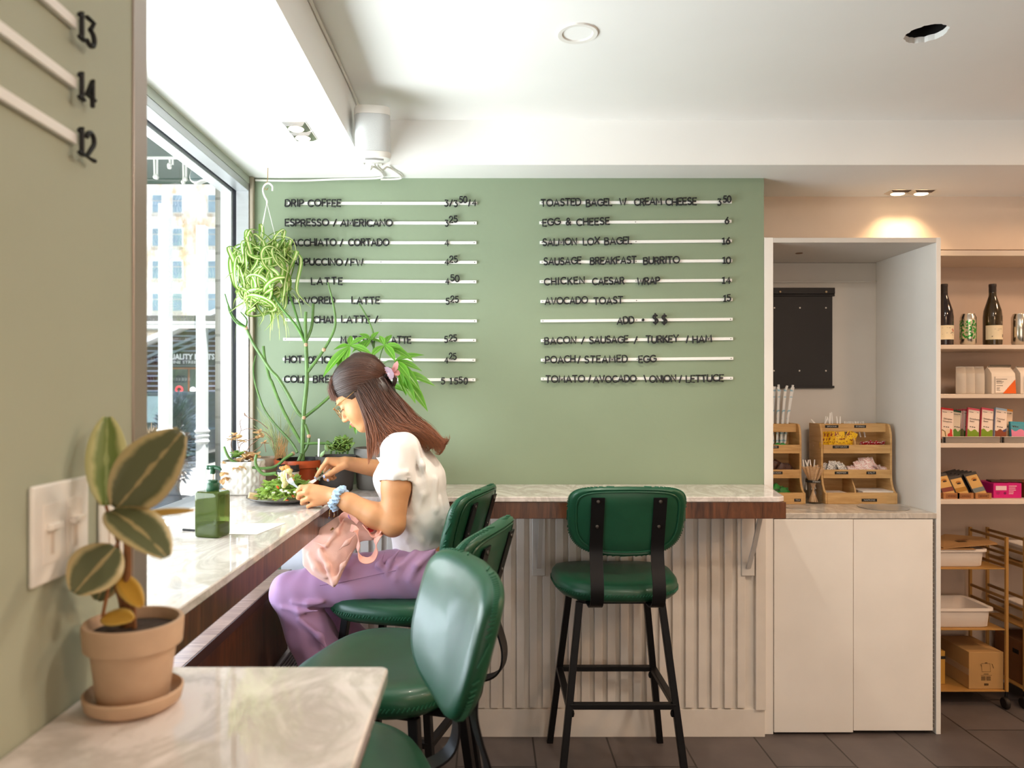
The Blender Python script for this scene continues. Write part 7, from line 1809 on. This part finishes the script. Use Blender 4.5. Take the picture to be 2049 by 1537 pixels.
# ---- glasses
M_gframe = mat('gold_wire', '#c9a06a', .25, .9, var=.03); gl = MB()
for sg in (-1,1):
    c = (.105,-.014,sg*.034); pts = []
    for i in range(33):
        a = 2*PI*i/32; pts.append(hp(c[0]+.003*math.cos(a)*0-.004*abs(math.cos(a))*(1 if sg*math.cos(a)>0 else 0), c[1]+.0225*math.sin(a), c[2]+.0255*math.cos(a)))
    gl.tube(pts,.0011,6,caps=False)
    gl.tube([hp(.099,-.004,sg*.060),hp(.102,.004,sg*.068),hp(.094,.006,sg*.073),hp(.03,.010,sg*.077),hp(-.016,.013,sg*.079),hp(-.030,-.004,sg*.078)],.0012,6,smooth=4)
gl.tube([hp(.106,-.004,-.010),hp(.107,-.001,0),hp(.106,-.004,.010)],.0011,6,smooth=4)
go = gl.build('glasses', M_gframe, wom, shift=WL)
mb = MB()
for sg in (-1,1):
    pts = [hp(.1045,-.014+.0215*math.sin(2*PI*i/32), sg*.034+.0245*math.cos(2*PI*i/32)) for i in range(32)]
    mb.add([hp(.106,-.014,sg*.034)]+pts, [(0,1+i,1+(i+1)%32) for i in range(32)])
mb.build('lens', glassmat('spectacle_lens',(.98,.98,.98),1.0), go, shift=WL)

# ---- scrunchie and bead bracelet on the near wrist
fd = (E_n-W_n).normalized(); sc0 = W_n+fd*.010+Vector((0,0,-.003)); o1 = fd.cross(Vector((0,1,0))).normalized(); o2 = fd.cross(o1)
rows = []; NT = 90
for i in range(NT):
    a = 2*PI*i/NT; rd = o1*math.cos(a)+o2*math.sin(a); wob = .0016*math.sin(a*13)+.0011*math.sin(a*21+1); row = []
    for k in range(16):
        b = 2*PI*k/16; rt = .0105+.0022*math.sin(a*17+b*3)+.0016*math.sin(a*11-b*4)
        row.append(sc0+rd*(.0325+wob+rt*math.cos(b))+fd*(rt*1.25*math.sin(b)+.003*math.sin(a*5)))
    rows.append(row)
rows.append(rows[0]); MB().rings(rows,cap=False).build('scrunchie', mat('pale_blue_fabric','#a9c6e6',.6,bump=.2,bscale=60,var=.06,vscale=40,sheen=.3), wom, shift=WL)
mb = MB(); q = random.Random(3)
for P in ([(664,1012),(660,1022),(659,1032),(658,1037)],[(667,1012),(668,1022),(669,1031),(668,1034)]):
    pts,_ = catmull([at(x,y,2.41) for x,y in P],[0]*len(P),6)
    for p in pts: mb.ball(p,q.uniform(.0013,.0024),6,mi=q.randrange(3))
mb.build('bead_bracelet', [mat('clear_bead','#cfc6b4',.15,var=.1),mat('blue_bead','#6b7fc0',.2),mat('amber_bead','#b98a4a',.2)], wom, shift=WL)

# ---- cutlery in the hands (things of their own)
M_steel = mat('steel', '#c9c8c6', .18, 1.0, var=.02)
fk = thing('fork', 'steel fork in the hand with the blue scrunchie, lifting a bite of toast', 'fork', at(600,980,2.455))
pf = [(574,952,2.50),(580,962,2.492),(587,969,2.484),(597,977,2.474),(625,996,2.448),(648,1012.5,2.440)]
MB().strap([at(*p) for p in pf[2:]], [.010,.0055,.0055,.009], .0022, (0,.6,.8), smooth=4).build('handle', M_steel, fk, shift=fk.location)
MB().strap([at(*p) for p in ((587,969,2.484),(582,964,2.490),(578,958,2.496))], [.010,.019,.020], .0018, (0,.6,.8), smooth=4).build('neck', M_steel, fk, shift=fk.location)
mb = MB()
for k in range(4):
    o_ = Vector((0,.6,.8)).normalized()*(-.0085+.0057*k); mb.strap([at(578,958,2.496)+o_,at(575,951,2.50)+o_,at(574,943,2.504)+o_],[.0034,.003,.002],.0016,(0,.6,.8))
mb.build('tines', M_steel, fk, shift=fk.location)
q = random.Random(8)
bi = thing('toast_bite', 'bite of avocado toast held up on the fork', 'food', at(571,960,2.51))
mb = MB()
for (x,y,r_) in ((569,958,.014),(573,948,.015),(578,944,.012),(566,950,.011),(571,966,.012),(576,956,.012),(568,972,.009),(580,952,.010)): mb.ball(at(x,y,2.512),(r_,r_*.9,r_*1.05),10)
ob = mb.build('avocado_spread', mat('avocado_pale','#cfc98a',.6,bump=.6,bscale=120,var=.12,vscale=60), bi, shift=bi.location)
mb = MB()
for (x,y,r_) in ((567,937,.012),(575,936,.013),(581,942,.010),(584,952,.009),(585,961,.008),(562,936,.007)): mb.ball(at(x,y,2.518),(r_,r_*.8,r_*.7),9,rot=Matrix.Rotation(q.uniform(-.6,.6),3,'Y'))
mb.build('crust', mat('toast_crust','#c98a4c',.7,bump=.6,bscale=120,var=.2,vscale=60), bi, shift=bi.location)
kf_ = thing('knife', 'steel table knife in the far hand pointing at the salad', 'knife', at(640,956,2.69))
MB().strap([at(*p) for p in ((662,940,2.712),(650,949,2.700),(641,954.5,2.694),(632,960,2.686))], [.012,.009,.007,.008], .0035, (0,.3,.95), smooth=4).build('handle', M_steel, kf_, shift=kf_.location)
MB().strap([at(*p) for p in ((632,960,2.686),(622,966,2.675),(612,971,2.664),(604,975,2.655))], [.010,.013,.014,.005], .0016, (0,.3,.95), smooth=4).build('blade', M_steel, kf_, shift=kf_.location)

# ---- pink tote bag on the lap
B = SDF((-.72,2.24,.74),(-.28,2.56,1.10),.0036)
TO = [(690,1026),(712,1034),(735,1036),(762,1060),(748,1080),(722,1084),(708,1102),(696,1126),(683,1152),(669,1177),(648,1164),(622,1149),(607,1130),(605,1094),(625,1070),(655,1046)]
TC = at(660,1100,2.40); TY = lambda py: 2.345+(1177-py)/150*.098
T3 = [at(x,y,TY(y)) for x,y in TO]
_X, _Y, _Z = np.meshgrid(*B.ax, indexing='ij', sparse=True); _x, _z = _X[:,:,:]+0*_Z, _Z+0*_X
d2 = np.full(np.broadcast(_x,_z).shape, 1e9); ins = np.zeros(d2.shape, bool)
for p, q in zip(T3, T3[1:]+T3[:1]):
    ex, ez = q.x-p.x, q.z-p.z; t = np.clip(((_x-p.x)*ex+(_z-p.z)*ez)/(ex*ex+ez*ez),0,1)
    d2 = np.minimum(d2, np.hypot(_x-p.x-t*ex, _z-p.z-t*ez)); ins ^= ((p.z > _z) != (q.z > _z)) & (_x < ex*(_z-p.z)/(ez+1e-12)+p.x)
d2 = np.where(ins, -d2, d2)
yc_ = np.interp(_z, [T3[9].z, T3[0].z], [2.345, 2.443])
th_ = .004+.036*np.sqrt(np.clip(-d2/.075,0,1))*(.55+.45*np.interp(_z,[T3[9].z,T3[9].z+.10],[0,1]))
B.F[:] = np.maximum(d2, (np.abs(_Y-yc_)-th_)*.8).astype(np.float32)
TP = {'k': TC}
def ridge(pts, r, k=.020): B.chain([at(*p) for p in pts], [r*.4]+[r]*(len(pts)-2)+[r*.4], k)
for pts in ([(690,1036,2.405),(672,1065,2.375),(652,1092,2.355)],[(716,1066,2.372),(695,1085,2.355),(674,1104,2.340)],[(640,1100,2.352),(655,1135,2.332),(667,1168,2.330)],[(652,1092,2.352),(625,1082,2.368)],[(704,1104,2.345),(686,1132,2.335),(671,1166,2.334)],[(618,1110,2.362),(632,1135,2.345),(650,1155,2.335)]): ridge(pts, .0045)
B.F += (.0014*np.sin(B.ax[0][:,None,None]*75+B.ax[2][None,None,:]*60)*np.sin(B.ax[2][None,None,:]*48-B.ax[0][:,None,None]*30)).astype(np.float32)
tb = thing('tote_bag', 'pink canvas tote bag lying on the seated woman lap', 'bag', (TP['k'].x,TP['k'].y,.80))
M_tote = mat('pink_canvas', '#f2c2b4', .8, bump=.18, bscale=300, var=.03, vscale=6); M_tote2 = mat('pink_canvas_strap', '#f2b3a4', .8, bump=.15, bscale=300, var=.03)
V, Q = B.mesh(); V = laplace(V,Q,2,.45); np_mesh('body', V, Q, M_tote, tb, shift=tuple(tb.location))
def strap_px(pts, w_, up, name='handle'): MB().strap([at(*p) for p in pts], w_, .0026, up, smooth=6).build(name, M_tote2, tb, shift=tb.location)
strap_px([(702,1056,2.36),(712,1062,2.335),(718,1085,2.330),(716,1102,2.332),(722,1117,2.330),(734,1122,2.328),(746,1117,2.332),(753,1102,2.335),(752,1085,2.335),(758,1070,2.345),(764,1062,2.37)], .023, (.25,-.55,-.6))
strap_px([(682,1050,2.40),(684,1036,2.395),(692,1030,2.39),(706,1036,2.385),(716,1046,2.38)], .020, (.1,-.4,.9))
strap_px([(728,1052,2.372),(736,1062,2.36),(745,1072,2.352),(757,1068,2.352),(764,1056,2.36)], .022, (.3,-.7,-.2))
MB().strap([at(662,1062,2.398),at(667,1056.5,2.398)],.006,.003,(0,0,1)).build('brass_tab', mat('brass_tab','#a07a3a',.35,.8), tb, shift=tb.location)
mb = MB(); c_ = at(706,1030,2.395); mb.prism([(.017*math.cos(a),.017*math.sin(a)) for a in [2*PI*i/24 for i in range(24)]],-.003,.003,M=Matrix.Translation(c_) @ Matrix.Rotation(.5,4,'Z'))
tag(mb.build('purple_disc', mat('purple_item','#b48ad0',.4)), 'round purple item poking out of the pink tote bag', 'pouch')
mb = MB(); mb.prism([(.012*math.cos(a),.008*math.sin(a)) for a in [2*PI*i/16 for i in range(16)]],-.003,.003,M=Matrix.Translation(at(741,1060,2.378)))
tag(mb.build('red_item', mat('red_item','#c8242c',.4)), 'small red item poking out of the tote bag beside the bare elbow', 'pouch')
bpy.context.view_layer.update()
